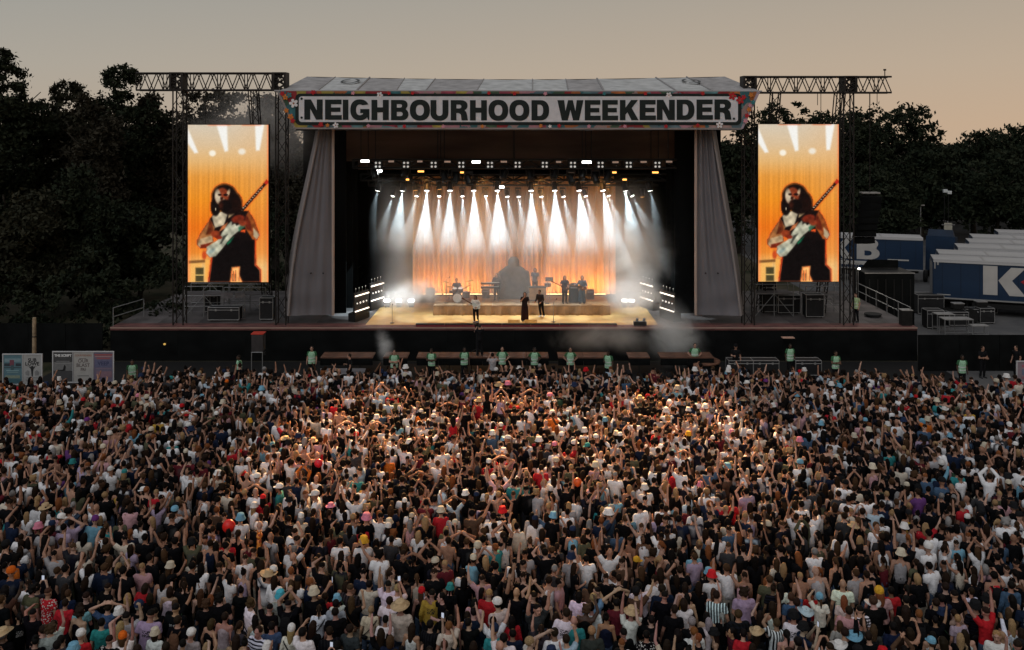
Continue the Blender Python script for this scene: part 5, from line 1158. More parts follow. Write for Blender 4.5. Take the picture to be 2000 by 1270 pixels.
# ------------------------------------------------------------------ fences, posters
def black_fence(x0, x1, y, h, lab, n):
    t = thing('black_fence', lab, 'fence', ((x0 + x1) / 2, y, 0)); w = (x1 - x0) / n
    for k in range(n):
        x = -(x1 - x0) / 2 + w * (k + .5); box('fence_panel', (x, 0.01 * (k % 2), h / 2), (w - .02, .05, h), M_black, t); bar('post', (x - w / 2, .06, 0), (x - w / 2, .06, h), .03, M_blackm, t, 5)
    return t
black_fence(Xat(1794, 52.3), 46, 52.3, 2.05, 'long black cloth fence before the trailer yard', 10); black_fence(-46, XL - .3, 54.2, 2.3, 'long black cloth fence under the woodland trees', 10)
def picture_board(lab, x0, x1, y, z0, z1, posters, rz=0):
    t = thing('poster_board', lab, 'notice board', ((x0 + x1) / 2, y, 0), rz); W = x1 - x0; n = len(posters)
    box('backing', (0, .04, (z0 + z1) / 2), (W, .05, z1 - z0), M_alu, t)
    for x in (-W / 2 + .1, W / 2 - .1): bar('post', (x, .12, 0), (x, .12, z1), .04, M_blackm, t, 6)
    for z in (z0, z1): box('frame_rail', (0, 0, z), (W + .06, .06, .05), mat('pale_frame', (.42, .42, .43), .6), t)
    for k in range(n + 1): box('frame_stile', (-W / 2 + W * k / n, 0.002, (z0 + z1) / 2), (.05 if k in (0, n) else .03, .06, z1 - z0 - .05), mat('pale_frame', (.42, .42, .43), .6), t)
    w = W / n - .06; h = z1 - z0 - .08
    for k, (bgcol, marks) in enumerate(posters):
        xc = -W / 2 + W * (k + .5) / n
        o = put('poster', prism('poster', [(-w / 2, 0), (w / 2, 0), (w / 2, h), (-w / 2, h)], .006, mat('poster_%s' % '_'.join('%03d' % int(c * 999) for c in bgcol), bgcol, .6, var=.06)), t, Matrix.Translation((xc, -.004, z0 + .04)))
        for i, mk in enumerate(marks):
            d = -.004 - .0012 * i
            if mk[0] == 'text': _, s, u, v, size, colr, bold = mk; me = text_mesh(s, size, mat('print_%s' % '_'.join('%03d' % int(c * 999) for c in colr), colr, .7, var=0), bold, .0005); put('lettering', me, o, Matrix.Translation((u * w / 2, d, v * h)))
            elif mk[0] == 'rect': _, u, v, a, b, colr = mk; put('print', cube_mesh(mat('print_%s' % '_'.join('%03d' % int(c * 999) for c in colr), colr, .7, var=.1, scale=6)), o, Matrix.Translation((u * w / 2, d, v * h)) @ Matrix.Diagonal((a * w, .001, b * h, 1)))
            elif mk[0] == 'poly': _, pts, colr = mk; put('print', prism('print', [(x_ * w / 2, z_ * h) for x_, z_ in pts], .0005, mat('print_%s' % '_'.join('%03d' % int(c * 999) for c in colr), colr, .7, var=.1)), o, Matrix.Translation((0, d, 0)))
    return t
PK = (.015, .015, .017); YP = 46.6
fig_ = [(-.06, .25), (.06, .25), (.10, .42), (.16, .52), (.30, .56), (.28, .60), (.12, .57), (.08, .62), (-.08, .62), (-.12, .57), (-.28, .60), (-.30, .56), (-.16, .52), (-.10, .42)]
picture_board('poster board with a blue poster and a white lettered poster at the picture edge', Xat(6, YP), Xat(82, YP), YP, Zat(751, YP), Zat(692, YP), [
    ((.085, .16, .19), [('rect', 0, .82, .9, .12, (.16, .24, .27)), ('rect', -.1, .72, .24, .22, (.15, .05, .07)), ('rect', -.62, .66, .3, .10, (.03, .04, .05)), ('rect', .62, .66, .3, .10, (.03, .04, .05)), ('rect', 0, .56, .95, .03, (.04, .06, .07)), ('rect', -.05, .55, .16, .2, (.05, .09, .10)), ('rect', 0, .46, .7, .025, (.2, .32, .34)), ('rect', 0, .40, .62, .02, (.2, .3, .3)), ('rect', 0, .24, .8, .10, (.18, .22, .17)), ('rect', 0, .1, .95, .12, (.04, .10, .12))]),
    ((.30, .30, .295), [('text', 'SUB', 0, .765, .25, PK, .008), ('text', 'LOWE', 0, .635, .25, PK, .008), ('rect', 0, .60, .5, .014, (.1, .1, .1)), ('poly', fig_, PK), ('poly', [(-.7, .3), (-.35, .28), (-.3, .42), (-.5, .48), (-.75, .40)], (.18, .18, .18)), ('poly', [(.7, .3), (.35, .28), (.3, .42), (.5, .48), (.75, .40)], (.18, .18, .18)), ('rect', 0, .205, .62, .012, (.05, .05, .05)), ('rect', 0, .13, .7, .010, (.1, .1, .1)), ('rect', 0, .09, .6, .010, (.1, .1, .1))])])
picture_board('board of three festival posters led by a black and white one', Xat(101.5, YP), Xat(220, YP), YP + .1, Zat(748, YP), Zat(688, YP), [
    ((.05, .05, .052), [('rect', 0, .52, 1.0, .30, (.14, .14, .14)), ('rect', 0, .62, .8, .012, (.25, .25, .25)), ('rect', 0, .70, .7, .012, (.3, .3, .3)), ('text', 'THE SCRIPT', 0, .86, .165, (.6, .6, .6), .008), ('text', '- - - - - -', 0, .80, .1, (.3, .3, .3), 0), ('poly', [(-.6, .40), (.0, .41), (.12, .56), (.22, .58), (.30, .50), (.26, .38), (-.1, .37), (-.6, .38)], (.012, .012, .012))]),
    ((.31, .30, .285), [('text', 'COURTEENERS', 0, .87, .125, (.26, .13, .09), .003), ('rect', -.05, .79, .36, .02, (.1, .1, .1)), ('text', 'OUR', 0, .655, .25, (.09, .07, .07), .002), ('text', 'BLAST', 0, .505, .25, (.09, .07, .07), .002), ('text', 'FRI', 0, .37, .2, (.09, .07, .07), .002), ('rect', 0, .2, .6, .02, (.12, .12, .12))]),
    ((.13, .11, .16), [('rect', 0, .92, .95, .05, (.26, .07, .07)), ('rect', 0, .86, .9, .03, (.34, .2, .19)), ('rect', 0, .80, .7, .05, (.25, .08, .09)), ('rect', 0, .62, .9, .26, (.10, .10, .17)), ('text', 'VEEP', 0, .56, .27, (.035, .04, .09), .006), ('rect', 0, .45, .8, .02, (.2, .15, .2)), ('rect', .1, .25, .8, .2, (.2, .12, .15))])])
picture_board('small pink and blue poster board at the far end by the black fence', Xat(1988, 45.6), Xat(2034, 45.6), 45.7, Zat(748, 45.6), Zat(707, 45.6), [((.22, .17, .19), [('rect', .1, .8, .7, .12, (.30, .10, .13)), ('rect', .1, .5, .7, .3, (.12, .14, .2)), ('rect', .1, .2, .7, .1, (.25, .1, .12))])])
t = thing('timber_pole', 'slim pale wooden pole rising behind the poster board', 'pole', (Xat(67, 52), 52, 0)); put('pole_shaft', lathe('pole_shaft', [(.12, 0), (.11, 1.6), (.10, 3.05), (.09, 3.1)], mat('pale_timber', (.26, .19, .12), .8, var=.3), 9), t); bar('pole_band', (0, 0, 2.0), (0, 0, 2.06), .125, M_blackm, t, 10)

# ------------------------------------------------------------------ clutter below the side screens
def scaffold(c, w, d, h, lab):
    t = thing('scaffold_frame', lab, 'scaffold', c)
    for x in (-w / 2, 0, w / 2):
        for y in (0, d): bar('upright', (x, y, 0), (x, y, h), .03, M_rail, t, 5)
    for z in (h * .35, h * .7, h):
        for y in (0, d): bar('ledger', (-w / 2, y, z), (w / 2, y, z), .025, M_rail, t, 5)
    for s in (-1, 1): bar('diagonal', (s * w / 2, 0, 0), (0, 0, h * .7), .022, M_rail, t, 5); bar('diagonal', (s * w / 2, d, h * .35), (0, d, h), .022, M_rail, t, 5)
    for k in range(3): box('plank', (0, d * (k + .5) / 3, h * .72), (w - .1, d / 3 - .03, .05), M_deck, t)
    return t
scaffold((Xat(400, 57.6), 57.4, 2.0), 2.4, 1.2, 1.9, 'pipe scaffold frame beneath the woodland side screen'); scaffold((Xat(478, 58.2), 58.2, 2.0), 2.6, 1.2, 1.7, 'low pipe scaffold with planks near the sheet, woodland side'); scaffold((Xat(1512, 57.6), 57.6, 2.0), 2.4, 1.2, 2.0, 'pipe scaffold frame beneath the trailer side screen'); scaffold((Xat(1608, 58), 58, 2.0), 2.2, 1.2, 1.8, 'pipe scaffold frame beside the trailer side tower foot')
for px, y, s, lab in ((440, 56.4, (1.9, .7, .75), 'long flight case on the stage deck under the woodland side screen'), (523, 56.6, (.8, .7, 1.3), 'tall flight case at the woodland side tower foot'), (415, 58.9, (.8, .6, 1.2), 'upright flight case among the scaffold pipes, woodland side'), (1538, 58.6, (1.4, .8, 1.1), 'dark flight case among the scaffold pipes, trailer side'), (1588, 57.4, (1.1, .8, 1.35), 'square black flight case under the trailer side screen'), (1500, 58.9, (.9, .7, 1.9), 'tall flight case behind the scaffold, trailer side')): flight_case('flight_case', (Xat(px, y), y, 2.0), s, lab, 'flight cases on the stage wings')
t = thing('cable_coil', 'coil of black cable lying on the stage deck near the side rail', 'cable', (Xat(1705, 57.5), 57.5, 2.0))
for k in range(4):
    put('cable_loop', _cache.setdefault(('loop', k), lathe('cable_loop', [(.36 + .04 * k, 0), (.42 + .04 * k, .02), (.40 + .04 * k, .05), (.36 + .04 * k, .05)], M_rubber, 20)), t, Matrix.Translation((.05 * (k % 2), .04 * k, .04 * k)))
t = thing('banner_card', 'pale folded card panels standing under the woodland side screen', 'panel', (Xat(455, 57), 57.0, 3.25)); put('card', prism('card', [(-.75, 0), (-.05, 0), (.05, .35), (-.75, .35)], .04, M_woodface), t); put('card', prism('card', [(.1, 0), (.75, 0), (.7, .28), (.15, .35)], .04, M_woodface), t, Matrix.Rotation(.2, 4, 'Z'))
for x in (-.7, .7): bar('card_leg', (x, .05, -1.25), (x, .05, .05), .02, M_rail, t, 5)
# hand rails
def handrail(pts, lab, h=1.1):
    t = thing('handrail', lab, 'railing', pts[0]); b0 = Vector(pts[0])
    for a, b in zip(pts[:-1], pts[1:]):
        a, b = Vector(a) - b0, Vector(b) - b0; n = max(1, int((b - a).length / 1.7))
        for k in range(n + 1): q = a.lerp(b, k / n); bar('post', q, q + Vector((0, 0, h)), .028, M_rail, t, 5)
        for z in (h * .52, h): bar('rail', a + Vector((0, 0, z)), b + Vector((0, 0, z)), .028, M_rail, t, 5)
handrail([(XR - .25, 63.5, 2.0), (XR - .25, 54.9, 2.0)], 'galvanised hand rail along the stage deck beside the trailer yard'); handrail([(XL + .1, 54.7, 2.0), (XL + .8, 57.5, 2.0)], 'short galvanised hand rail at the woodland corner of the deck'); handrail([(XR + .2, 62.8, 0.0), (XR + 1.5, 58.2, 0.0)], 'curved low steel rail down in the trailer yard', .9)
t = thing('control_box', 'upright black cabinet at the deck corner by the hand rail', 'cabinet', (Xat(1773, 54.8), 55.1, 2.0)); box('cabinet_body', (0, 0, .45), (.6, .5, .9), M_blackm, t); box('cabinet_lid', (0, 0, .92), (.66, .56, .04), M_alu, t)
# generator container
yc = 63.2; x0, x1 = Xat(1690, yc), Xat(1786, yc)
t = thing('container', 'black flat topped container between the hand rail and the trailers', 'container', ((x0 + x1) / 2, yc, 0)); W = x1 - x0; H = Zat(533, yc)
box('container_body', (0, 1.2, H / 2 - .05), (W, 2.4, H - .1), M_black, t); box('top_edge', (0, .02, H - .03), (W + .06, .06, .06), M_alu, t); box('container_roof', (0, 1.2, H - .02), (W + .02, 2.36, .04), M_blackm, t)
for k in range(6): box('side_rib', (-W / 2 + W * (k + .5) / 6, -.02, H / 2 - .2), (.08, .04, H - .5), M_blackm, t)
for k in range(12): bar('cage_bar', (-W / 2 - 1.9 + k * .15, .6, 1.8), (-W / 2 - 1.9 + k * .15, .6, 4.6 - k * .02), .02, M_rail, t, 4)
bar('cage_rail', (-W / 2 - 2.2, .6, 4.9), (-W / 2, .6, 4.3), .03, M_rail, t, 4)
put('open_lid', prism('open_lid', [(-W * .35, 0), (W * .42, 0), (W * .42, .55), (-W * .2, .6)], .08, M_black), t, Matrix.Translation((0, 2.0, H + .02)))
t = thing('flood_lamp', 'small glaring flood lamp on the cage beside the trailer side tower', 'lamp', P(1678, 525, 61.5)); put('lamp_glass', lathe('lamp_glass', [(.03, -.06), (.09, -.03), (.09, .03), (.03, .06)], mat('flood_glow', (1, 1, 1), .3, var=0, emit=(1, .92, .78), estr=6), 12), t); box('bracket', (0, .25, 0), (.1, .3, .1), M_blackm, t); MATS['flood_glow'].cycles.emission_sampling = 'NONE'
bar('lamp_post', (0, .3, -2.4), (0, .3, 0), .04, M_blackm, t, 6); lamp('flood_light', 'POINT', P(1678, 525, 61.3) + Vector((.3, -.3, 0)), 60, (1, .9, .75), size=.1)

# ------------------------------------------------------------------ trailers
M_blue = mat('trailer_blue', (.007, .021, .048), .45, var=.22, scale=.9); M_troof = mat('trailer_roof_white', (.36, .35, .345), .5, var=.2, scale=.8); M_tletter = mat('trailer_lettering', (.40, .38, .355), .5, var=.05); M_tred = mat('trailer_red_mark', (.28, .012, .02), .5, var=.05); M_tyre = mat('tyre', (.012, .012, .012), .9, var=.1)
def wheel(t, c):
    o = bar('wheel', (c[0], c[1] - .15, c[2]), (c[0], c[1] + .15, c[2]), .52, M_tyre, t, 20)
    k = 'rim'
    if k not in _cache: _cache[k] = lathe('rim', [(.62, 0), (.62, .04), (.50, .05), (.45, -.02), (.2, .02), (.1, .06)], M_alu, 16)
    put('rim', _cache[k], o, Matrix.Translation((0, 0, -.50)) @ Matrix.Rotation(PI, 4, 'X') @ Matrix.Diagonal((1, 1, .5, 1)))   # bar's own z runs along the axle
def trailer(base, rz, L, lab, marks=()):
    """base: nearest lower corner on the ground; the long side runs along the thing's +x, its depth along +y"""
    t = thing('trailer', lab, 'trailer', base, rz, group='blue freight trailers parked in the yard'); H0, H1, D = 1.15, 4.0, 2.5
    box('trailer_body', (L / 2, D / 2, (H0 + H1) / 2), (L, D, H1 - H0 - .02), M_blue, t); box('roof', (L / 2, D / 2, H1 + .02), (L + .02, D + .02, .06), M_troof, t); box('side_rail', (L / 2, -.03, H0 + .05), (L, .05, .10), M_alu, t); box('top_rail', (L / 2, -.03, H1 - .10), (L, .05, .17), M_troof, t)
    for x in (L * .25, L * .5, L * .75): box('roof_bow', (x, D / 2, H1 + .06), (.08, D, .03), M_alu, t)
    box('chassis', (L / 2, D / 2, H0 - .18), (L * .96, .9, .3), M_blackm, t); box('side_guard', (L * .4, .12, .78), (L * .42, .05, .35), M_blackm, t)
    for k in range(11): box('curtain_strap', (.6 + (L - 1.2) * k / 10, -.009, (H0 + H1) / 2 - .05), (.035, .016, H1 - H0 - .45), mat('trailer_strap', (.004, .012, .03), .6), t)
    for y in (.35, .95, D - .95, D - .35): bar('lock_bar', (-.06, y, H0 + .1), (-.06, y, H1 - .25), .025, M_alu, t, 5)
    for k in range(3):
        for y in (.22, D - .22): wheel(t, (L * .60 + 1.32 * k, y, .52))
    for y in (.5, D - .5): box('landing_leg', (L * .17, y, .55), (.12, .12, 1.1), M_blackm, t)
    box('rear_door', (-.02, D * .26, 2.55), (.05, D * .47, 2.6), M_blue, t); box('rear_door', (-.02, D * .74, 2.55), (.05, D * .47, 2.6), M_blue, t); box('marker_lamp', (.3, -.03, H1 - .28), (.12, .03, .2), M_alu, t); box('corner_plate', (.1, -.03, H1 - .42), (.08, .03, .5), M_alu, t)
    for glyph, x, z, w, h, m in marks:
        if glyph == 'diamond': put('red_mark', prism('red_mark', [(0, h / 2), (w, 0), (w, h)], .01, M_tred), t, Matrix.Translation((x, -.025, z)))
        elif glyph == 'bar': put('pale_stripe', cube_mesh(M_tletter), t, Matrix.Translation((x + w / 2, -.012, z + h / 2)) @ Matrix.Diagonal((w, .02, h, 1)))
        else:
            key = ('tg', glyph)
            if key not in _cache: _cache[key] = fill('side_letter', GL2.get(glyph, GL.get(glyph)), M_tletter, .008)
            put('side_letter', _cache[key], t, Matrix.Translation((x, -.012, z)) @ Matrix.Diagonal((w, 1, h, 1)))
    return t
GL2 = {'K': [[(0, 0), (.34, 0), (.34, 1), (0, 1)], [(.36, .51), (.62, 0), (1, 0), (.68, .52), (1, .97), (.66, .97)]],
       'B': [[(0, 0), (.5, 0)] + arc(.55, .29, .45, .29, -90, 55, 10, 2.1) + [(.88, .53)] + arc(.52, .75, .42, .25, -35, 90, 9, 2.1) + [(0, 1)], [(.34, .18), (.5, .18)] + arc(.5, .30, .16, .12, -90, 90, 6, 2.1) + [(.34, .42)]]}
YK = 68.2; kx = Xat(1823, YK); RK = R(-20)
trailer((kx, YK, 0), RK, 13.6, 'nearest blue trailer with a big white K on its side', [('K', 3.3, 1.62, 2.75, 2.1, None), ('diamond', 5.72, 2.35, .42, .62, None), ('bar', .25, 1.42, .9, .06, None)])
for i, lab in enumerate(('second trailer roof behind the one lettered K', 'third pale trailer roof in the parked row', 'fourth pale trailer roof in the parked row', 'fifth pale trailer roof in the parked row', 'farthest pale trailer roof under the trees')):
    yy_ = (71.2, 74.8, 78.2, 81.6, 85.2)[i]; trailer((Xat((1834, 1871, 1893, 1900, 1950)[i], yy_), yy_, 0), RK, 13.6, lab)
yb = 80.6; xe = Xat(1803, yb); L = 13.6; a = R(-17)
b0 = Vector((xe, yb, 0)) - Vector((L * math.cos(a), L * math.sin(a), 0))
trailer(b0, a, L, 'far blue trailer lettered with a white B behind the side tower', [('K', 5.7, 2.0, 2.1, 1.85, None), ('B', 8.15, 2.0, 1.9, 1.85, None), ('bar', 10.7, 1.98, 1.75, .12, None), ('bar', 3.5, 1.5, 6.0, .34, None)])
# tractor cab between the trailers
t = thing('lorry_cab', 'dark blue lorry cab parked between the trailers', 'lorry', (Xat(1838, 83.5), 83.5, 0), R(150))
V = [(-1.25, -2, .8), (1.25, -2, .8), (1.25, .6, .8), (-1.25, .6, .8), (-1.25, -1.6, 3.7), (1.25, -1.6, 3.7), (1.2, .55, 3.9), (-1.2, .55, 3.9), (-1.25, -2.05, 2.3), (1.25, -2.05, 2.3)]
put('cab_body', mesh('cab_body', V, [(3, 2, 1, 0), (4, 5, 6, 7), (0, 1, 9, 8), (8, 9, 5, 4), (1, 2, 6, 5, 9), (2, 3, 7, 6), (3, 0, 8, 4, 7)], M_blue), t); put('wind_deflector', mesh('wind_deflector', [(-1.1, -1.2, 3.78), (1.1, -1.2, 3.78), (1.1, .4, 3.9), (-1.1, .4, 3.9), (-1, .3, 4.5), (1, .3, 4.5)], [(0, 1, 5, 4), (1, 2, 5), (3, 0, 4), (2, 3, 4, 5), (0, 3, 2, 1)], M_blue), t)
box('windscreen', (0, -1.9, 3.0), (2.2, .06, .9), mat('dark_glass', (.01, .012, .015), .1, var=0, spec=.6), t, rot=(R(-17), 0, 0)); box('chassis', (0, 1.5, .9), (1.0, 4.2, .3), M_blackm, t)
for y in (-1.2, 2.4):
    for x in (-1.05, 1.05): o = bar('wheel', (x - .15, y, .52), (x + .15, y, .52), .52, M_tyre, t, 18)
# cases, tables and stacked gear in the yard
YD = [(1797, 606, (2.0, 1.2, 1.15), 'low flight case beside the black container, yard side'), (1812, 612, (1.9, 1.1, 1.35), 'wide flight case with a pale lid next to the black container'), (1855, 602, (2.4, 1.1, 1.1), 'long dark flight case with a white latch in the yard'), (1822, 640, (1.15, .9, 1.15), 'square flight case at the corner of the yard gear'), (1895, 630, (1.3, .8, .9), 'flight case with bright edges under the work table'), (1923, 631, (1.0, .8, 1.0), 'end flight case with bright edges near the asphalt'), (1868, 636, (1.3, .8, .9), 'flight case behind the table legs'), (1932, 612, (.8, .8, 2.0), 'tall black flight case standing at the end of the gear'), (1893, 604, (1.4, .9, 1.3), 'flight case under the parked trailer edge')]
for px, pb, s, lab in YD: Y = Yof(pb, 0); flight_case('flight_case', (Xat(px, Y), Y, 0), s, lab, 'flight cases in the trailer yard')
for i, (px, pb, z) in enumerate(((1873, 634, 1.06), (1918, 630, 1.06))): Y = Yof(pb, 0) - .1; t = thing('small_case', 'small pale lidded box on top of the yard gear, ' + ('nearer the container' if i == 0 else 'nearer the asphalt'), 'box', (Xat(px, Y), Y + .2, 1.12)); box('case_body', (0, 0, .17), (.72, .5, .34), M_blackm, t); box('lid', (0, 0, .36), (.76, .54, .05), M_alu, t)
def table(c, w, d, h, lab):
    t = thing('work_table', lab, 'table', c); box('table_top', (0, 0, h), (w, d, .05), M_alu, t)
    for x in (-w / 2 + .03, w / 2 - .03):
        for y in (-d / 2 + .03, d / 2 - .03): bar('leg', (x, y, 0), (x, y, h - .02), .025, M_rail, t, 5)
    for y in (-d / 2 + .03, d / 2 - .03): bar('stretcher', (-w / 2, y, .25), (w / 2, y, .25), .02, M_rail, t, 5)
Y = Yof(655, 0); table((Xat(1867, Y), Y, 0), 1.9, .9, 1.12, 'steel work table with thin legs before the flight cases'); table((Xat(1902, Y), Y - .6, 0), 1.1, .6, .8, 'lower small steel table at the yard edge'); table((Xat(1845, Y + 1), Y + 1.2, 0), 1.2, .8, 1.2, 'steel table nearest the black fence corner')
def reel(t):
    for y in (-.3, .3): bar('flange', (0, y - .02, .55), (0, y + .02, .55), .55, M_blackm, t, 18)
    bar('cable_winding', (0, -.28, .55), (0, .28, .55), .42, M_rubber, t, 16); bar('axle', (0, -.36, .55), (0, .36, .55), .06, M_alu, t, 8)
for i, px in enumerate((1840, 1852, 1864, 1876, 1889, 1902)):
    t = thing('cable_drum', 'dark cable drum standing before the lettered trailer, %s from the container end' % ordw[i], 'cable drum', (Xat(px, 64), 64.6 + .1 * (i % 2), 0), group='cable drums by the trailers'); reel(t)
# lamp posts beyond
for px, pyt, pyb, Y, lab in ((1798, 401, 470, 100, 'thin lamp post before the dark trees above the far trailer'), (1851, 432, 470, 104, 'short post with a pale square sign under the trees')):
    c = Vector((Xat(px, Y), Y, 0)); zt = Zat(pyt, Y); t = thing('lamp_post', lab, 'lamp post', c); bar('shaft', (0, 0, 0), (0, 0, zt), .06, M_rail, t, 6)
    if px == 1851: box('sign', (0, -.1, zt - .8), (.9, .06, 1.2), mat('pale_sign', (.35, .33, .27), .6), t); box('sign_bar', (0, -.14, zt - .4), (1.5, .05, .08), M_rail, t)
    else: box('lamp_head', (.15, 0, zt), (.5, .2, .12), M_alu, t)
for i, (px, py) in enumerate(((1846, 373), (1854, 376))):
    c = P(px, py, 104); t = thing('flood_light', 'unlit pale flood light high before the trees, %s of the pair' % ordw[i], 'flood light', (c.x, c.y, 0)); bar('mast', (0, .2, 0), (0, .2, c.z), .05, M_blackm, t, 5); box('light_head', (0, 0, c.z), (.45, .25, .35), mat('pale_flood', (.5, .52, .52), .5), t)
# ------------------------------------------------------------------ trees
M_bark = mat('tree_bark', (.03, .024, .018), .95, var=.3)
def leaf_mat(name, c1, c2):
    m = bpy.data.materials.new(name); m.use_nodes = True; t = m.node_tree; b = t.nodes['Principled BSDF']; a = t.nodes.new('ShaderNodeAttribute'); a.attribute_name = 'shade'
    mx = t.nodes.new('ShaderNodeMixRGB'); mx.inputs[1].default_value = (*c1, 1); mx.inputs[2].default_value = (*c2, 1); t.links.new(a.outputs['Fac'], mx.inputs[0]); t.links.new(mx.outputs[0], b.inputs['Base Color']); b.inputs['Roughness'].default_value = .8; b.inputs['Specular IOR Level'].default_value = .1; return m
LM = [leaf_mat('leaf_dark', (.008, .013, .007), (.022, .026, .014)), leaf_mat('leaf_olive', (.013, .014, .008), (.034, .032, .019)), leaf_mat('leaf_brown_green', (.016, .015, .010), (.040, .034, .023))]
def crown_mesh(lobes, n, size, m, seed):
    g = np.random.default_rng(seed); w = np.array([a[3] * a[4] * a[5] for a in lobes]) ** .67; idx = g.choice(len(lobes), n, p=w / w.sum()); Lb = np.array(lobes)[idx]
    nc = max(60, n // 42); ic = g.choice(len(lobes), nc, p=w / w.sum()); Lc = np.array(lobes)[ic]
    d = g.normal(size=(nc, 3)); d /= np.linalg.norm(d, axis=1)[:, None]; r = g.uniform(.25, 1, nc) ** .40
    lump = 1 + .18 * np.sin(d[:, 0] * 6 + ic) * np.sin(d[:, 1] * 5 + 2 * ic) + .13 * np.sin(d[:, 2] * 9 + d[:, 0] * 7 + ic) + .05 * g.normal(size=nc)
    pc = Lc[:, :3] + d * (r * lump)[:, None] * Lc[:, 3:6]; tuft = g.integers(0, nc, n); rc = (size * 2.6 * g.uniform(.6, 1.5, nc))[tuft]
    p = pc[tuft] + g.normal(size=(n, 3)) * rc[:, None] * np.array((.46, .46, .34)); idx = tuft
    u = g.normal(size=(n, 3)); u /= np.linalg.norm(u, axis=1)[:, None]; v = np.cross(u, g.normal(size=(n, 3))); v /= np.linalg.norm(v, axis=1)[:, None]
    s = size * g.uniform(.55, 1.35, n)[:, None]
    a, b, c, e = p - u * s, p + v * s * .45, p + u * s, p - v * s * .45 + np.cross(u, v) * s * .25
    V = np.stack([a, b, c, e], 1).reshape(-1, 3); me = bpy.data.meshes.new('crown'); me.vertices.add(len(V)); me.vertices.foreach_set('co', V.ravel().astype(np.float32))
    me.loops.add(n * 4); me.loops.foreach_set('vertex_index', np.arange(n * 4, dtype=np.int32)); me.polygons.add(n); me.polygons.foreach_set('loop_start', np.arange(n, dtype=np.int32) * 4); me.update(calc_edges=True)
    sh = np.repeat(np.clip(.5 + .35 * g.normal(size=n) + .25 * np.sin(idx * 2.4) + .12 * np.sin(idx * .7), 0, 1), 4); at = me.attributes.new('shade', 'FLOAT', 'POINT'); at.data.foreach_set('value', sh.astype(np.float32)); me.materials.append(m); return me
def tree(name, label, px, Y, pytop, wpx, seed, lm=0, leaves=9000, size=.42, low=.12, dome=False, grp='woodland trees around the stage'):
    g = random.Random(seed); x = Xat(px, Y); H = Zat(pytop, Y); rw = wpx / F * Y / 2; t = thing(name, label, 'tree', (x, Y, 0), group=grp)
    V, Fc = [], []; top = H * .7; n = 9
    def limb(p0, p1, r0, r1, k=5):
        o = len(V)
        v, f = capsule(p0, p1, r0, r1, 7, caps=False); V.extend(v); Fc.extend([tuple(i + o for i in q) for q in f])
    prev = Vector((0, 0, -.1)); r = H * .022 + .08
    for k in range(5):
        nx = Vector((g.uniform(-.3, .3), g.uniform(-.3, .3), top * (k + 1) / 5)); limb(prev, nx, r, r * .78); prev = nx; r *= .78
        if k >= 1:
            for q in range(3):
                a = g.uniform(0, 6.28); e = nx + Vector((math.cos(a) * rw * .7, math.sin(a) * rw * .6, H * g.uniform(.08, .2))); limb(nx, e, r * .55, r * .2)
    put('trunk', mesh('trunk', V, Fc, M_bark, True), t)
    lobes = [(0, 0, H * .60, rw * .62, rw * .6, H * .36)] if not dome else [(0, 0, H * .52, rw * .86, rw * .7, H * .44), (-rw * .35, 0, H * .6, rw * .5, rw * .5, H * .33), (rw * .35, 0, H * .6, rw * .5, rw * .5, H * .33)]
    for k in range(10):
        a = g.uniform(0, 6.28); zc = g.uniform(low + .12, .84); spread = math.sin(min(1, (1 - zc) * 1.7 + .15) * PI / 2); rr = rw * g.uniform(.28, .46)
        lobes.append((math.cos(a) * rw * .68 * spread, math.sin(a) * rw * .62 * spread, H * zc, rr, rr, rr * g.uniform(.7, 1.0)))
    lobes.append((g.uniform(-.2, .2) * rw, 0, H - rw * .22, rw * .34, rw * .34, rw * .24))
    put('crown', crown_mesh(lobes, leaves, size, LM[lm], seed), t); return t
TR = [(10, 74, 96, 190, 0, 12000, 'tallest dark broadleaf tree at the picture edge above the posters'), (118, 80, 160, 170, 1, 9000, 'rounded dark tree next to the tallest broadleaf'), (236, 82, 132, 185, 0, 11000, 'pointed dark tree rising just short of the truss end'), (180, 76, 196, 150, 2, 8000, 'thin airy tree with sky gaps before the pointed dark tree'), (60, 66, 380, 190, 1, 9000, 'low bushy olive tree over the posters'), (160, 68, 330, 170, 0, 8000, 'low dark bushy tree beneath the airy one'), (300, 84, 188, 120, 2, 7000, 'slim airy tree behind the truss end'),
      (372, 86, 178, 190, 2, 9000, 'brownish tree showing above the woodland side screen'), (455, 88, 174, 190, 2, 9000, 'brownish tree behind the middle of the long truss'), (540, 86, 182, 160, 2, 8000, 'brownish tree peeping between screen and sheet'), (270, 72, 400, 170, 0, 8000, 'low black bushy tree beside the goal post foot'), (592, 84, 300, 120, 2, 6000, 'low tree seen beside the grey sheet, woodland side'), (-130, 78, 150, 190, 0, 7000, 'dark tree just outside the picture edge beyond the tallest broadleaf'), (-320, 84, 170, 220, 0, 6000, 'far outer dark tree of the woodland row')]
for i, (px, Y, pt, w, lm, n, lab) in enumerate(TR): tree('broadleaf_tree', lab, px, Y, pt, w, 100 + i, lm, int(n * 2.4), .20, dome=i in (7, 8, 9, 11))
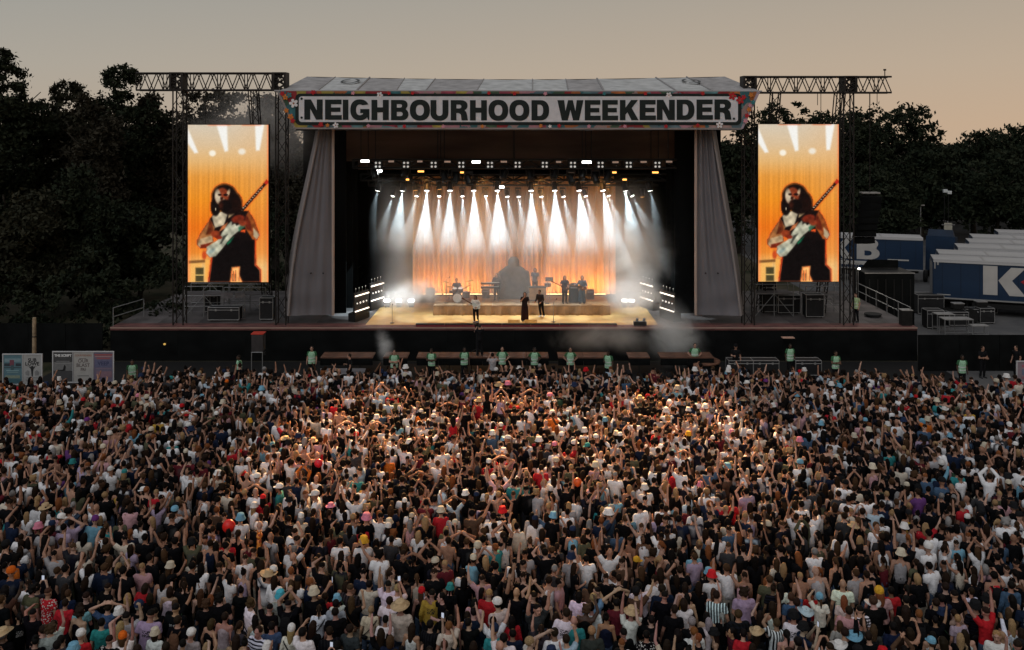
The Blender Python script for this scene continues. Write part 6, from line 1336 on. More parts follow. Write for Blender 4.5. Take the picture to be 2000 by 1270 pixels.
TR2 = [(1560, 112, 203, 250, 0, 9000, 'broad dark tree whose top shows above the trailer side screen'), (1735, 118, 199, 260, 0, 13000, 'widest domed dark tree behind the trailer side tower'), (1440, 100, 252, 130, 0, 5000, 'small dark tree behind the sheet, trailer side'), (1655, 108, 225, 160, 0, 7000, 'dark tree filling the gap by the trailer side tower'), (1800, 112, 285, 150, 0, 8000, 'lower dark tree below the widest dome'), (1902, 116, 250, 165, 0, 10000, 'dark rounded tree beyond the trailers'), (1985, 122, 246, 160, 0, 10000, 'dark tree at the picture edge beyond the trailers'), (1945, 106, 300, 150, 0, 8000, 'low dark tree before the rounded one beyond the trailers'), (1375, 104, 270, 120, 0, 4000, 'dark tree hidden mostly by the stage on the trailer side'), (1705, 100, 330, 170, 0, 8000, 'low dark tree behind the far lettered trailer'), (2120, 118, 255, 180, 0, 6000, 'outermost dark tree past the trailers')]
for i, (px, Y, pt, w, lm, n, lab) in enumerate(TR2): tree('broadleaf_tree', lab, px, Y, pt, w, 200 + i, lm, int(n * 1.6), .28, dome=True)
# hedge and far wood as masses
def mass(name, x0, x1, y0, y1, h, n, size, lm, seed, label):
    g = random.Random(seed); L_ = []
    k = int((x1 - x0) / 3.5)
    for i in range(k): L_.append((x0 + (x1 - x0) * (i + .5) / k, g.uniform(y0, y1), h * .45, 3.2, 2.2, h * g.uniform(.45, .62)))
    o = put(name, crown_mesh(L_, n, size, LM[lm], seed)); tag(o, label, 'hedge', None, 'stuff')
mass('undergrowth', -62, -22, 56.5, 60, 5.2, 26000, .18, 0, 5, 'dark undergrowth along the black fence below the woodland'); mass('undergrowth', -60, -8, 66.5, 72, 8.5, 26000, .22, 0, 6, 'dark bushes below the woodland trees'); mass('hedge', 26, 84, 124, 132, 9.0, 12000, .55, 0, 7, 'dark far hedge behind the trailer yard'); mass('far_wood', -150, 170, 165, 190, 8.5, 26000, .6, 0, 8, 'far dark wood on the horizon')
# ------------------------------------------------------------------ the crowd
crnd = random.Random(2024)
TOPS = [('white', (.66, .65, .66), 25), ('black', (.005, .005, .006), 54), ('pale grey', (.30, .29, .30), 6), ('dark grey', (.035, .035, .038), 7), ('navy', (.010, .016, .036), 6), ('dusty pink', (.44, .25, .27), 2.6), ('lilac', (.32, .25, .34), 1.2), ('red', (.38, .018, .026), 3.2), ('maroon', (.10, .014, .02), 2.5), ('sky blue', (.15, .32, .42), 2), ('teal', (.03, .20, .21), 1.6), ('denim blue', (.05, .09, .15), 2.5), ('olive', (.075, .075, .045), 3), ('cream', (.50, .44, .36), 4), ('orange', (.50, .13, .02), .7), ('mustard', (.40, .24, .04), .4), ('purple', (.11, .04, .15), .4), ('brown', (.07, .04, .026), 2.2), ('pale blue', (.36, .45, .52), 1.6)]
HAIRC = [('black', (.007, .0055, .005), 36), ('dark brown', (.017, .010, .0065), 36), ('brown', (.050, .027, .014), 12), ('blonde', (.27, .17, .085), 7), ('ginger', (.16, .055, .02), 4), ('grey', (.20, .19, .185), 3)]
HATC = [('white', (.62, .60, .58)), ('black', (.012, .012, .013)), ('cream', (.50, .44, .34)), ('sky blue', (.15, .33, .45)), ('red', (.45, .015, .02)), ('yellow', (.55, .30, .03)), ('pink', (.60, .20, .28)), ('navy', (.016, .026, .06)), ('orange', (.60, .12, .015)), ('teal', (.03, .20, .20)), ('purple', (.12, .03, .15))]
def pick(seq, q): return q.choices(seq, [s[2] for s in seq])[0]
POSEW = [('idle', 36), ('hold', 26), ('straight', 5), ('straight2', 4), ('both', 2.5), ('diag', 6), ('diag2', 4), ('wide', 1.6), ('fist', 5), ('clap', 2), ('head', 1), ('phone', 4), ('film', 2), ('point', 6), ('reach', 6)]
SLEEVE_L = {'idle', 'hold', 'straight', 'clap', 'diag'}
def front_limit(x):
    """how near the pit the crowd stands"""
    if x < -19.0: return 44.7
    if x < 16.5: return 46.6 + .4 * math.sin(x * .7)
    return 46.2 - (x - 16.5) * .17
pts = []
y = 20.4
while y < 47.2:
    dens = 3.4 + 2.0 * min(1, max(0, (y - 26) / 14)); s = 1 / math.sqrt(dens); half = y / F * 1000 * 1.03 + 2.2
    x = -half + crnd.random() * s
    while x < half:
        px, py_ = x + crnd.uniform(-.36, .36) * s, y + crnd.uniform(-.42, .42) * s
        if py_ < front_limit(px) and crnd.random() < .96: pts.append((px, py_))
        x += s * crnd.uniform(.86, 1.14)
    y += s * .97
# keep a little body space
grid = {}; keep = []
for p in pts:
    c = (int(p[0] // .42), int(p[1] // .42)); ok = True
    for i in (-1, 0, 1):
        for j in (-1, 0, 1):
            for q in grid.get((c[0] + i, c[1] + j), ()):
                if math.hypot((q[0] - p[0]), (q[1] - p[1])) < .325: ok = False
    if ok: grid.setdefault(c, []).append(p); keep.append(p)
keep.sort(key=lambda p: p[1])
def describe(q, calm=False):
    """a random member of the crowd"""
    woman = q.random() < .46; d = {}
    d['pose'] = q.choices([p[0] for p in POSEW], [p[1] for p in POSEW])[0]; d['pose'] = q.choice(['idle', 'idle', 'hold']) if calm and q.random() < .35 else d['pose']; d['pose'] = q.choice([d['pose']] + VARIANTS.get(d['pose'], [])); d['skin'] = q.choices(SK, [26, 22, 12, 26, 3, 2, 9])[0]
    d['top'] = pick(TOPS, q); bare = (not woman) and q.random() < .025; d['bare'] = bare
    r = q.random(); d['kind'] = ('tank' if r < (.30 if woman else .05) else ('long' if r > .84 and d['pose'] in SLEEVE_L else 'tee'))
    d['pat'] = None; r = q.random()
    if d['kind'] != 'tank':
        if r < .035: d['pat'] = 'hoops'
        elif r < .06: d['pat'] = 'stripes'
        elif r < .085: d['pat'] = 'floral'
        elif r < .105: d['pat'] = 'check'
        elif r < .20: d['pat'] = 'print'
        elif r < .25: d['pat'] = 'line'
    d['hairc'] = pick(HAIRC, q); d['hair'] = q.choices(['long', 'bob', 'ponytail', 'bun'], [50, 18, 20, 12])[0] if woman else q.choices(['short', 'fade', 'curly', None], [62, 24, 8, 6])[0]
    d['hat'] = None
    if q.random() < .105: d['hat'] = q.choices(['cap', 'bucket', 'beanie', 'straw', 'cowboy'], [42, 42, 8, 4, 2.5])[0]; d['hatc'] = q.choices(HATC, [36, 28, 13, 5, 3, 1, 3, 9, 1, 1.5, 1])[0]
    if d['hat'] in ('straw', 'cowboy') and d['hatc'][0] not in ('pink', 'sky blue', 'white'): d['hatc'] = ('straw coloured', (.46, .33, .19))
    if d['hat'] and d['hair'] in ('curly', 'bun'): d['hair'] = 'short' if not woman else 'long'
    r = q.random(); d['bag'] = 1 if r < .07 else (-1 if r < .13 else (2 if r < .17 else 0)); d['bagc'] = q.choices([('black', BLK), ('brown', (.10, .05, .03)), ('green', (.03, .06, .035))], [8, 2, 1])[0]
    d['leg'] = q.choices([('dark', (.014, .016, .02)), ('blue', (.05, .075, .12)), ('pale', (.32, .29, .24)), ('black', (.008, .008, .009))], [35, 25, 12, 28])[0]; d['shorts'] = q.random() < .35
    d['h'] = q.gauss(.955 if woman else 1.012, .035); d['rz'] = q.gauss(0, 16) if q.random() < .88 else q.uniform(-110, 110)
    if q.random() < .012: d['rz'] = q.uniform(150, 210)
    d['tilt'] = R(q.gauss(0, 3)); d['roll'] = R(q.gauss(0, 3.0)); d['phone'] = d['pose'] in ('phone', 'film') and q.random() < .8
    if woman: d['wide'] = min(1.1, max(.84, q.gauss(.93, .05)))
    else: d['wide'] = min(1.2, max(.9, q.gauss(1.02, .065)))
    return d
PT = {'straight': 'one arm straight up', 'straight2': 'one arm up, other arm bent', 'both': 'both arms straight up', 'diag': 'one arm flung forward', 'diag2': 'one arm slanting up', 'wide': 'both arms spread high', 'fist': 'one fist raised', 'clap': 'hands clapping overhead', 'head': 'hands on head', 'phone': 'one hand held out', 'point': 'one arm pointing upward', 'reach': 'one bent arm reaching forward', 'film': 'both hands before the face', 'idle': '', 'hold': ''}
def look(d):
    s = 'person '
    if d['bare']: s += 'with bare back'
    else:
        pat = {'hoops': 'hooped ', 'stripes': 'striped ', 'floral': 'flower patterned ', 'check': 'checked ', 'print': 'printed ', 'line': 'lettered ', None: ''}[d['pat']]
        s += 'in ' + d['top'][0] + ' ' + pat + {'tank': 'vest', 'tee': 'T-shirt', 'long': 'long-sleeved top'}[d['kind']]
    if d['hat']: s += ', ' + d['hatc'][0] + ' ' + {'cap': 'cap', 'bucket': 'bucket hat', 'beanie': 'beanie', 'straw': 'sun hat', 'cowboy': 'cowboy hat'}[d['hat']]
    elif d['hair'] is None: s += ', bald'
    else: s += ', ' + {'long': 'long %s hair', 'bob': '%s bob', 'ponytail': '%s ponytail', 'bun': '%s bun', 'short': 'short %s hair', 'fade': 'cropped %s hair', 'curly': 'curly %s hair'}[d['hair']] % d['hairc'][0]
    pk = d['pose'].split('_')[0]
    if PT[pk]: s += ', ' + PT[pk]
    if d['phone'] and d['pose'] == 'phone': s = s.replace('one hand held out', 'holding up a phone')
    if d['bag']: s += ', ' + d['bagc'][0] + (' backpack' if d['bag'] == 2 else ' shoulder strap')
    return s
def short_look(d):
    if d['hat']: return d['hatc'][0] + ' ' + {'cap': 'cap', 'bucket': 'bucket hat', 'beanie': 'beanie', 'straw': 'sun hat', 'cowboy': 'cowboy hat'}[d['hat']]
    return ('bare back' if d['bare'] else d['top'][0] + ' ' + {'tank': 'vest', 'tee': 'T-shirt', 'long': 'top'}[d['kind']])
folk = [(p, describe(crnd, p[1] < 30 or abs(p[0]) > 13)) for p in keep]
# a few members the photograph picks out, given to the nearest place in the crowd
def special(px, py, **kw):
    Y = Yof(py, 1.70); X = Xat(px, Y); i = min(range(len(folk)), key=lambda k: (folk[k][0][0] - X) ** 2 + (folk[k][0][1] - Y) ** 2); d = folk[i][1]
    d.update(dict(phone=False, bare=False, pat=None, hat=None, bag=0, kind='tee', rz=crnd.gauss(0, 10)), **kw); d['fixed'] = True
    if not d['hat'] and d['hair'] is None and 'hair' not in kw: d['hair'] = 'short'
c_ = {t[0]: t for t in TOPS}; hc = {t[0]: t for t in HATC}; straw = ('straw coloured', (.46, .33, .19)); hr = {t[0]: t for t in HAIRC}
for a in [(1720, 1160, dict(hat='beanie', hatc=hc['yellow'], top=c_['dusty pink'], pose='idle', hair='long')), (1750, 1150, dict(top=c_['red'], pose='idle', hair='short')), (1372, 1120, dict(hat='bucket', hatc=hc['red'], top=c_['white'], pose='idle')), (1630, 1190, dict(top=c_['white'], pose='hold', pat='line')), (1490, 1228, dict(hat='cowboy', hatc=straw, top=c_['black'], pose='idle')),
          (808, 1195, dict(hat='straw', hatc=straw, top=c_['cream'], pose='hold')), (650, 1165, dict(hat='bucket', hatc=hc['sky blue'], top=c_['white'], pose='idle', pat='print')), (950, 1240, dict(hat='beanie', hatc=hc['navy'], top=c_['teal'], pose='idle')), (1115, 1200, dict(top=c_['teal'], pose='idle', hair=None)), (985, 1205, dict(top=c_['white'], pose='wide', hair='short')),
          (1068, 1195, dict(top=c_['white'], pose='idle', pat='print', hair='short')), (1245, 1190, dict(hat='straw', hatc=straw, top=c_['white'], pose='both')), (710, 1190, dict(top=c_['cream'], pose='hold', bag=1, bagc=('black', BLK), hair='short')), (748, 1205, dict(top=c_['white'], pose='idle', bag=-1, bagc=('black', BLK), hair='short')), (195, 1180, dict(top=c_['denim blue'], pose='head', hair='short')), (208, 1205, dict(top=c_['teal'], pose='idle', hair='short')),
          (452, 1055, dict(top=c_['red'], pose='idle', hair='short')), (362, 1215, dict(hat='cap', hatc=hc['white'], top=c_['pale grey'], pose='idle')), (320, 1205, dict(hat='bucket', hatc=hc['cream'], top=c_['white'], pose='idle')), (165, 1225, dict(hat='cap', hatc=hc['white'], top=c_['red'], pose='hold')), (255, 1250, dict(hat='beanie', hatc=hc['orange'], top=c_['white'], pose='both')), (1565, 1195, dict(hat='cowboy', hatc=('pale blue', (.40, .50, .55)), top=c_['black'], pose='idle')), (1665, 1230, dict(hat='cowboy', hatc=hc['sky blue'], top=c_['black'], pose='idle')),
          (1645, 1200, dict(top=c_['dusty pink'], pose='idle', pat='line', hair='short')), (1888, 1150, dict(top=c_['white'], pose='hold', bag=-1, bagc=('black', BLK), hair='short')), (1815, 1190, dict(top=c_['black'], pose='diag', hair='short')), (1895, 1210, dict(top=c_['pale grey'], pose='idle', bag=1, bagc=('black', BLK), hair='short')), (1580, 1130, dict(top=c_['red'], pose='idle', hat='cap', hatc=hc['black'])), (1635, 1130, dict(top=c_['white'], pose='hold', hair=None)), (1540, 1120, dict(bare=True, pose='idle', hair='fade')),
          (52, 1035, dict(hat='bucket', hatc=hc['pink'], top=c_['black'], pose='idle')), (625, 985, dict(hat='straw', hatc=hc['pink'], top=c_['black'], pose='hold')), (115, 985, dict(hat='straw', hatc=straw, top=c_['white'], pose='hold')), (1680, 1032, dict(hat='straw', hatc=straw, top=c_['black'], pose='idle')), (1014, 995, dict(hat='bucket', hatc=hc['red'], top=c_['black'], pose='idle')), (1082, 1012, dict(hat='bucket', hatc=hc['sky blue'], top=c_['black'], pose='idle')),
          (895, 1152, dict(hat='bucket', hatc=hc['sky blue'], top=c_['black'], pose='idle')), (530, 1158, dict(hat='bucket', hatc=('bright blue', (.06, .35, .45)), top=c_['pale grey'], pose='fist')), (707, 1050, dict(hat='bucket', hatc=hc['yellow'], top=c_['white'], pose='idle')), (860, 1140, dict(hat='bucket', hatc=hc['teal'], top=c_['black'], pose='idle')), (1450, 1245, dict(top=c_['red'], pose='idle', hair='short')), (170, 1015, dict(hat='cap', hatc=hc['purple'], top=c_['sky blue'], pose='idle', pat='line'))]: special(a[0], a[1], **a[2])
NEAR = 270
vis = [i for i, (p, d) in enumerate(folk) if (CAMH - 1.74 * d['h']) * F / p[1] + HY < 1282 and abs(p[0]) < p[1] / F * 1012]
near = set(vis[:NEAR]); labels = {}
looks = {i: look(folk[i][1]) for i in near}
def neighbour(i, k=0):
    p = folk[i][0]; best = sorted((j for j in near if j != i), key=lambda j: (folk[j][0][0] - p[0]) ** 2 + (folk[j][0][1] - p[1]) ** 2)
    best = sorted(best[:9], key=lambda j: 0 if folk[j][1]['hat'] else (1 if folk[j][1]['top'][0] not in ('white', 'black', 'dark grey') else 2)); j = best[k]; q = folk[j][0]
    rel_ = 'beside' if abs(q[1] - p[1]) < .45 else ('behind' if q[1] > p[1] + .45 else 'ahead of')
    if rel_ == 'behind': return 'behind the ' + short_look(folk[j][1])
    return rel_ + ' the ' + short_look(folk[j][1])
used_l = {}
def norm(s): return ' '.join(s.lower().replace(',', ' ').split())
for i in sorted(near):
    base = looks[i]; cands = []
    if list(looks.values()).count(base) == 1 and len(base.split()) >= 7: cands.append(base)
    for k in range(7): cands.append(base + ' ' + neighbour(i, k))
    for a in range(4):
        for b2 in range(a + 1, 6): cands.append(base.split(', ')[0] + ' ' + neighbour(i, a) + ' and ' + neighbour(i, b2).replace('the ', '', 1))
    lab = next((c for c in cands if norm(c) not in used_l and len(c.split()) <= 16), cands[0]); used_l[norm(lab)] = i; labels[i] = lab
nphone = 0
def hand_phone(i, d, M):
    """a phone held in the raised hand: its own thing"""
    el, wr = [Vector(v) for v in ARMS[d['pose'].split('_')[0]][:2]]; dr = (wr - el).normalized(); c = M @ (wr + dr * .115 + Vector((-.01 if d['pose'] == 'phone' else -.09, .03, .03)))
    t = thing('phone', 'phone held by ' + labels[i].replace('person in ', 'person in ', 1).split(', ')[0].replace('person', 'one') + ' ' + neighbour(i, 1), 'phone', c, R(d['rz'])); t['group'] = 'phones held up in the crowd'
    box('phone_body', (0, 0, 0), (.075, .012, .15), M_phone, t); box('phone_screen', (0, -.008, 0), (.068, .004, .138), M_phscreen, t)
for i in sorted(near):
    (x, y), d = folk[i]; extra = []
    if d['bag'] in (1, -1): extra.append(('shoulder_bag', BAGS[d['bag']], d['bagc'][1]))
    if d['bag'] == 2: extra.append(('backpack', PACK, d['bagc'][1]))
    top = None if d['bare'] else ((d['kind'], d['pose']) if d['kind'] != 'tank' else ('tank', 0))
    jit = lambda c: tuple(max(.003, v * crnd.uniform(.85, 1.1)) for v in c)
    o = person(Vector((x, y, 0)), R(d['rz']), d['pose'], jit(d['skin']), labels[i], top, jit(d['top'][1]), d['pat'], ('shorts' if d['shorts'] else 'trousers', 0), d['leg'][1], d['hair'], jit(d['hairc'][1]), d['hat'], d['hatc'][1] if d['hat'] else BLK, extra, 'people standing in the crowd', d['h'], tilt=d['tilt'], roll=d['roll'], wide=d['wide'])
    if d['phone']: hand_phone(i, d, WM[o.name])

# everyone farther off: one mass
lod_items = []
for k in POSES:
    lod_items.append((('body', k), SH[('body', k)], 276)); lod_items.append((('tee', k), SH[('tee', k)], 100))
for k in SLEEVE_L: lod_items.append((('long', k), SH[('long', k)], 140))
lod_items += [(('tank', 0), SH[('tank', 0)], 90), (('trousers', 0), SH[('trousers', 0)], 60)]
for k in ('short', 'long', 'bob', 'ponytail', 'bun', 'curly', 'fade'): lod_items.append((('hair', k), SH[('hair', k)], 56 if k != 'curly' else 100))
for k in HATS: lod_items.append((('hat', k), HATS[k], 90))
lod_items.append((('pack', 0), PACK, 60)); LOD = low_lod(lod_items)
# under the clothes and below the knee nothing of the far bodies shows
for k in POSES:
    v, f = LOD[('body', k)]; c = v[f].mean(1); hide = (np.abs(c[:, 0]) < .15) & (np.abs(c[:, 1]) < .12) & (c[:, 2] > .5) & (c[:, 2] < 1.38); hide |= (c[:, 2] < .90) & (np.abs(c[:, 0]) < .2); LOD[('bodyc', k)] = (v, f[~hide])
VV, FF, CC = [], [], []; off = 0
def emit(key, M3, T, colr):
    global off
    v, f = LOD[key]; VV.append((v @ M3.T + T).astype(np.float32)); FF.append(f + off); off += len(v)
    c = np.empty((len(v), 4), np.float32); c[:, :3] = colr; c[:, 3] = 1; CC.append(c); return v
extra_up = []
for i, ((x, y), d) in enumerate(folk):
    if i in near: continue
    Zup = 0.0
    M = np.array((Matrix.Rotation(R(d['rz']), 3, 'Z') @ Matrix.Rotation(d['tilt'], 3, 'X') @ Matrix.Rotation(d['roll'], 3, 'Y') @ Matrix.Diagonal((d['wide'], d['wide'], 1))) * d['h']); T = np.array((x, y, Zup)); j = lambda c: np.array(c) * crnd.uniform(.8, 1.12)
    emit(('body' if d['bare'] else 'bodyc', d['pose']), M, T, j(d['skin']))
    if not d['bare']:
        key = (d['kind'], d['pose']) if d['kind'] != 'tank' else ('tank', 0); v = emit(key, M, T, j(d['top'][1]))
        if d['pat'] in ('hoops', 'stripes', 'check'): a = np.floor(v[:, 2 if d['pat'] != 'stripes' else 0] * 16) % 2 > 0; CC[-1][a, :3] = (.012, .012, .02)
        if d['pat'] in ('print', 'floral'): a = (np.abs(v[:, 0]) < .1) & (v[:, 1] < 0) & (np.abs(v[:, 2] - 1.25) < .1); CC[-1][a, :3] = CC[-1][a, :3] * .35 + .05
    emit(('trousers', 0), M, T, np.array(d['leg'][1]))
    if d['hair']: emit(('hair', d['hair']), M, T, j(d['hairc'][1]))
    if d['hat']: emit(('hat', d['hat']), M, T, j(d['hatc'][1]))
    if d['bag'] == 2: emit(('pack', 0), M, T, np.array(d['bagc'][1]))
VV = np.concatenate(VV); FF = np.concatenate(FF).astype(np.int32); CC = np.concatenate(CC)
me = bpy.data.meshes.new('crowd'); me.vertices.add(len(VV)); me.vertices.foreach_set('co', VV.ravel()); me.loops.add(FF.size); me.loops.foreach_set('vertex_index', FF.ravel()); me.polygons.add(len(FF)); me.polygons.foreach_set('loop_start', np.arange(len(FF), dtype=np.int32) * 3)
me.polygons.foreach_set('use_smooth', np.ones(len(FF), bool)); me.update(calc_edges=True); a = me.attributes.new('Col', 'FLOAT_COLOR', 'POINT'); a.data.foreach_set('color', CC.ravel()); me.materials.append(attr_mat('crowd_surface', .8, 'attr', var=.10, scale=9, spec=.04, bump=.6))
tag(put('crowd', me), 'dense festival crowd facing the stage beyond the nearest rows', 'crowd', None, 'stuff')
# a handful riding on shoulders, standing clear of the mass
for n_, (px, py, pose, kind, topc, hair, lab) in enumerate([(951, 768, 'both', 'tank', c_['black'], 'long', 'long haired person in black vest riding shoulders above the crowd, arms up'), (978, 772, 'clap', 'tank', c_['lilac'], 'ponytail', 'person with ponytail riding shoulders above the crowd beside the black vest'), (885, 815, 'diag', 'tank', c_['red'], 'long', 'long haired person in red vest riding shoulders in the lit crowd'), (908, 800, 'hold', 'tee', c_['black'], 'short', 'dark haired person in black T-shirt towering over the lit crowd'), (962, 692, 'film', 'tee', c_['pale grey'], 'short', 'person in pale shirt filming high above the front of the crowd')]):
    Y = Yof(py, 2.35); base = .66
    person(Vector((Xat(px, Y), Y, base)), R(crnd.gauss(0, 8)), pose, SK[n_ % 4], lab, (kind, pose) if kind != 'tank' else ('tank', 0), topc[1], None, ('trousers', 0), (.02, .02, .025), hair, hr['brown'][1] if n_ % 2 else hr['black'][1], group='people riding shoulders above the crowd')
# inflatables held over the heads
Y = 27.4; t = thing('inflatable_neck', 'tall orange blotched inflatable held upright over the crowd', 'inflatable', P(506, 1115, Y))
mo = mat('orange_inflatable', (.55, .16, .02), .4, var=.0); n0 = mo.node_tree; vo = n0.nodes.new('ShaderNodeTexVoronoi'); vo.inputs['Scale'].default_value = 9; rr = n0.nodes.new('ShaderNodeValToRGB'); rr.color_ramp.elements[0].position = .42; rr.color_ramp.elements[0].color = (.28, .05, .01, 1); rr.color_ramp.elements[1].position = .5; rr.color_ramp.elements[1].color = (.58, .20, .03, 1)
tcn = n0.nodes.new('ShaderNodeTexCoord'); n0.links.new(tcn.outputs['Object'], vo.inputs['Vector']); n0.links.new(vo.outputs['Distance'], rr.inputs[0]); n0.links.new(rr.outputs[0], n0.nodes['Principled BSDF'].inputs['Base Color'])
put('inflated_neck', lathe('inflated_neck', [(.03, -.1), (.075, 0), (.08, .4), (.07, .8), (.06, .95)], mo, 12), t); V, Fc = ellipsoid((0, .05, 1.02), .09, .15, .09); put('inflated_head', mesh('inflated_head', V, Fc, mo, True), t)
for s_ in (-1, 1): bar('inflated_horn', (s_ * .04, 0, 1.08), (s_ * .05, 0, 1.2), .02, mo, t, 8)
def balloon(px, py, Y, r, colr, name, lab):
    c = P(px, py, Y); t = thing(name, lab, 'balloon', c); m = mat(name + '_' + '%03d' % int(colr[0] * 999), colr, .35, var=.05); V, Fc = ellipsoid((0, 0, 0), r, r * .9, r * 1.05, 18, 12); put('balloon_skin', mesh('balloon_skin', V, Fc, m, True), t); bar('balloon_neck', (0, 0, -r * 1.15), (0, 0, -r), r * .12, m, t, 7)
balloon(447, 1028, 28.6, .20, (.60, .02, .015), 'balloon', 'shiny red balloon bobbing above the heads'); balloon(1128, 942, 31.0, .14, (.62, .10, .02), 'balloon', 'small orange balloon above the heads in mid crowd'); balloon(622, 905, 33.5, .15, (.55, .02, .04), 'balloon', 'small crimson balloon at the edge of the lit crowd')
# ------------------------------------------------------------------ haze over the stage and drifting smoke
def volume_mat(name, dens, col=(.9, .92, .92), scale=.5, thr=(.35, .7), falloff=True, aniso=.2, low=0.0, seed=0.0, zfade=None, xfade=0):
    m = bpy.data.materials.new(name); m.use_nodes = True; t = m.node_tree; t.nodes.clear(); o = t.nodes.new('ShaderNodeOutputMaterial'); v = t.nodes.new('ShaderNodeVolumePrincipled')
    v.inputs['Color'].default_value = (*col, 1); v.inputs['Anisotropy'].default_value = aniso; t.links.new(v.outputs[0], o.inputs['Volume'])
    if scale is None: v.inputs['Density'].default_value = dens; return m
    c = t.nodes.new('ShaderNodeTexCoord'); n = t.nodes.new('ShaderNodeTexNoise'); n.noise_dimensions = '4D'; n.inputs['W'].default_value = seed; n.inputs['Scale'].default_value = scale; n.inputs['Detail'].default_value = 5; n.inputs['Roughness'].default_value = .62; n.inputs['Distortion'].default_value = .6
    t.links.new(c.outputs['Object'], n.inputs['Vector'])
    r = t.nodes.new('ShaderNodeMapRange'); r.inputs[1].default_value = thr[0]; r.inputs[2].default_value = thr[1]; r.inputs[3].default_value = low; t.links.new(n.outputs['Fac'], r.inputs[0]); out = r.outputs[0]
    def mul(a, b):
        q = t.nodes.new('ShaderNodeMath'); q.operation = 'MULTIPLY'; t.links.new(a, q.inputs[0])
        if isinstance(b, float): q.inputs[1].default_value = b
        else: t.links.new(b, q.inputs[1])
        return q.outputs[0]
    if falloff:
        g = t.nodes.new('ShaderNodeVectorMath'); g.operation = 'LENGTH'; mp = t.nodes.new('ShaderNodeMapping'); mp.inputs['Location'].default_value = (-1, -1, -1); mp.inputs['Scale'].default_value = (2, 2, 2)
        t.links.new(c.outputs['Generated'], mp.inputs[0]); t.links.new(mp.outputs[0], g.inputs[0])
        f = t.nodes.new('ShaderNodeMapRange'); f.interpolation_type = 'SMOOTHSTEP'; f.inputs[1].default_value = 1.0; f.inputs[2].default_value = .1; t.links.new(g.outputs['Value'], f.inputs[0])
        ad = t.nodes.new('ShaderNodeMath'); ad.operation = 'ADD'; t.links.new(out, ad.inputs[0]); t.links.new(f.outputs[0], ad.inputs[1])     # the noise eats into the rim so no outline shows
        sm = t.nodes.new('ShaderNodeMapRange'); sm.interpolation_type = 'SMOOTHSTEP'; sm.inputs[1].default_value = .45; sm.inputs[2].default_value = 2.0; t.links.new(ad.outputs[0], sm.inputs[0]); out = mul(sm.outputs[0], f.outputs[0])
    if zfade:
        s = t.nodes.new('ShaderNodeSeparateXYZ'); t.links.new(c.outputs['Generated'], s.inputs[0]); f = t.nodes.new('ShaderNodeValToRGB'); t.links.new(s.outputs['Z'], f.inputs[0])
        f.color_ramp.elements[0].position = 0; f.color_ramp.elements[0].color = (zfade[0][1],) * 3 + (1,); f.color_ramp.elements[1].position = 1; f.color_ramp.elements[1].color = (zfade[-1][1],) * 3 + (1,)
        for p_, q_ in zfade[1:-1]: e = f.color_ramp.elements.new(p_); e.color = (q_,) * 3 + (1,)
        out = mul(out, f.outputs[0])
    if xfade:
        x1 = t.nodes.new('ShaderNodeMapRange'); x1.interpolation_type = 'SMOOTHSTEP'; x1.inputs[2].default_value = xfade; x2 = t.nodes.new('ShaderNodeMapRange'); x2.interpolation_type = 'SMOOTHSTEP'; x2.inputs[1].default_value = 1.0; x2.inputs[2].default_value = 1 - xfade
        for q in (x1, x2): t.links.new(s.outputs['X'], q.inputs[0]); out = mul(out, q.outputs[0])
    t.links.new(mul(out, float(dens)), v.inputs['Density']); return m
def smoke(name, c, s, m, label, rot=(0, 0, 0)):
    V, Fc = ellipsoid((0, 0, 0), 1, 1, 1, 14, 9); me = mesh(name, [(v[0] * s[0] / 2, v[1] * s[1] / 2, v[2] * s[2] / 2) for v in V], Fc, m)
    o = put(name, me, None, Matrix.Translation(c) @ Euler(rot).to_matrix().to_4x4()); tag(o, label, 'smoke', None, 'stuff'); return o
bm_ = bmesh.new(); bmesh.ops.create_cube(bm_, size=1.0); me = bpy.data.meshes.new('haze'); bm_.to_mesh(me); bm_.free(); me.transform(Matrix.Diagonal((19.0, 3.9, 8.6, 1)))
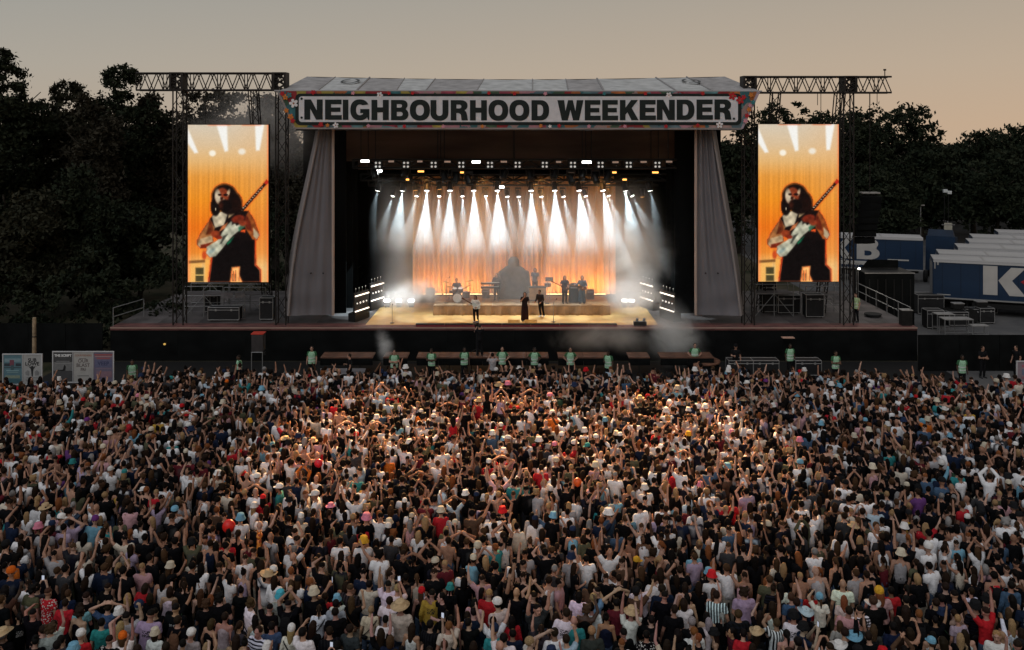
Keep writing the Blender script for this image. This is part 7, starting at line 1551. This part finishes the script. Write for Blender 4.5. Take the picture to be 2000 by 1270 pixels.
HZ = volume_mat('stage_haze', .58, (.93, .93, .93), .42, (.30, .72), False, .3, .3, 3.0, zfade=[(0, .30), (.3, .24), (.41, .28), (.53, .95), (.63, 1.0), (.76, .55), (.87, .28), (.93, .16), (1, .0)], xfade=.13)
me.materials.append(HZ); tag(put('stage_haze', me, None, Matrix.Translation((0.3, 59.55, 6.45))), 'thin white haze filling the lit stage around the beams', 'haze', None, 'stuff')
T_ = (.33, .70)
smoke('smoke_plume', P(1245, 500, 58.0), (6.4, 3.4, 8.6), volume_mat('plume_upper', 1.1, (.96, .98, .97), .55, T_, True, .2, 0, 1.0), 'pale smoke plume rising over the trailer side light racks', (0, .22, 0))
smoke('smoke_plume', P(1235, 578, 57.2), (6.0, 3.6, 3.8), volume_mat('plume_mid', 1.3, (.97, .98, .98), .6, T_, True, .2, 0, 6.0), 'bright smoke rolling around the glaring floor lamps')
smoke('smoke_plume', P(1318, 655, 53.0), (4.6, 3.0, 7.0), volume_mat('plume_lower', 1.5, (.96, .98, .97), .6, T_, True, .1, 0, 9.0), 'grey smoke spilling down from the stage lip to the pit', (0, -.45, 0))
smoke('smoke_plume', P(1195, 660, 53.2), (11.0, 2.4, 3.4), volume_mat('plume_wisps', .55, (.96, .98, .97), .5, T_, True, .1, 0, 14.0), 'thin smoke drifting over the black stage skirt')
smoke('smoke_plume', P(808, 575, 59.0), (6.0, 3.2, 3.2), volume_mat('plume_fog', 1.9, (.97, .98, .98), .6, T_, True, .2, 0, 21.0), 'white fog bank beside the drum kit and floor lamps', (0, -.25, 0))
smoke('smoke_plume', P(751, 676, 51.5), (1.5, 1.1, 3.2), volume_mat('plume_puff', 3.0, (.96, .98, .98), 1.3, T_, True, .1, 0, 33.0), 'small upright smoke puff over the plywood pit platform', (0, -.15, 0))
smoke('smoke_plume', P(520, 250, 58.5), (14.5, 4.5, 9.5), volume_mat('plume_screen', .55, (.95, .90, .85), .3, T_, True, .2, 0, 41.0), 'brownish haze drifting around the woodland side screen top')
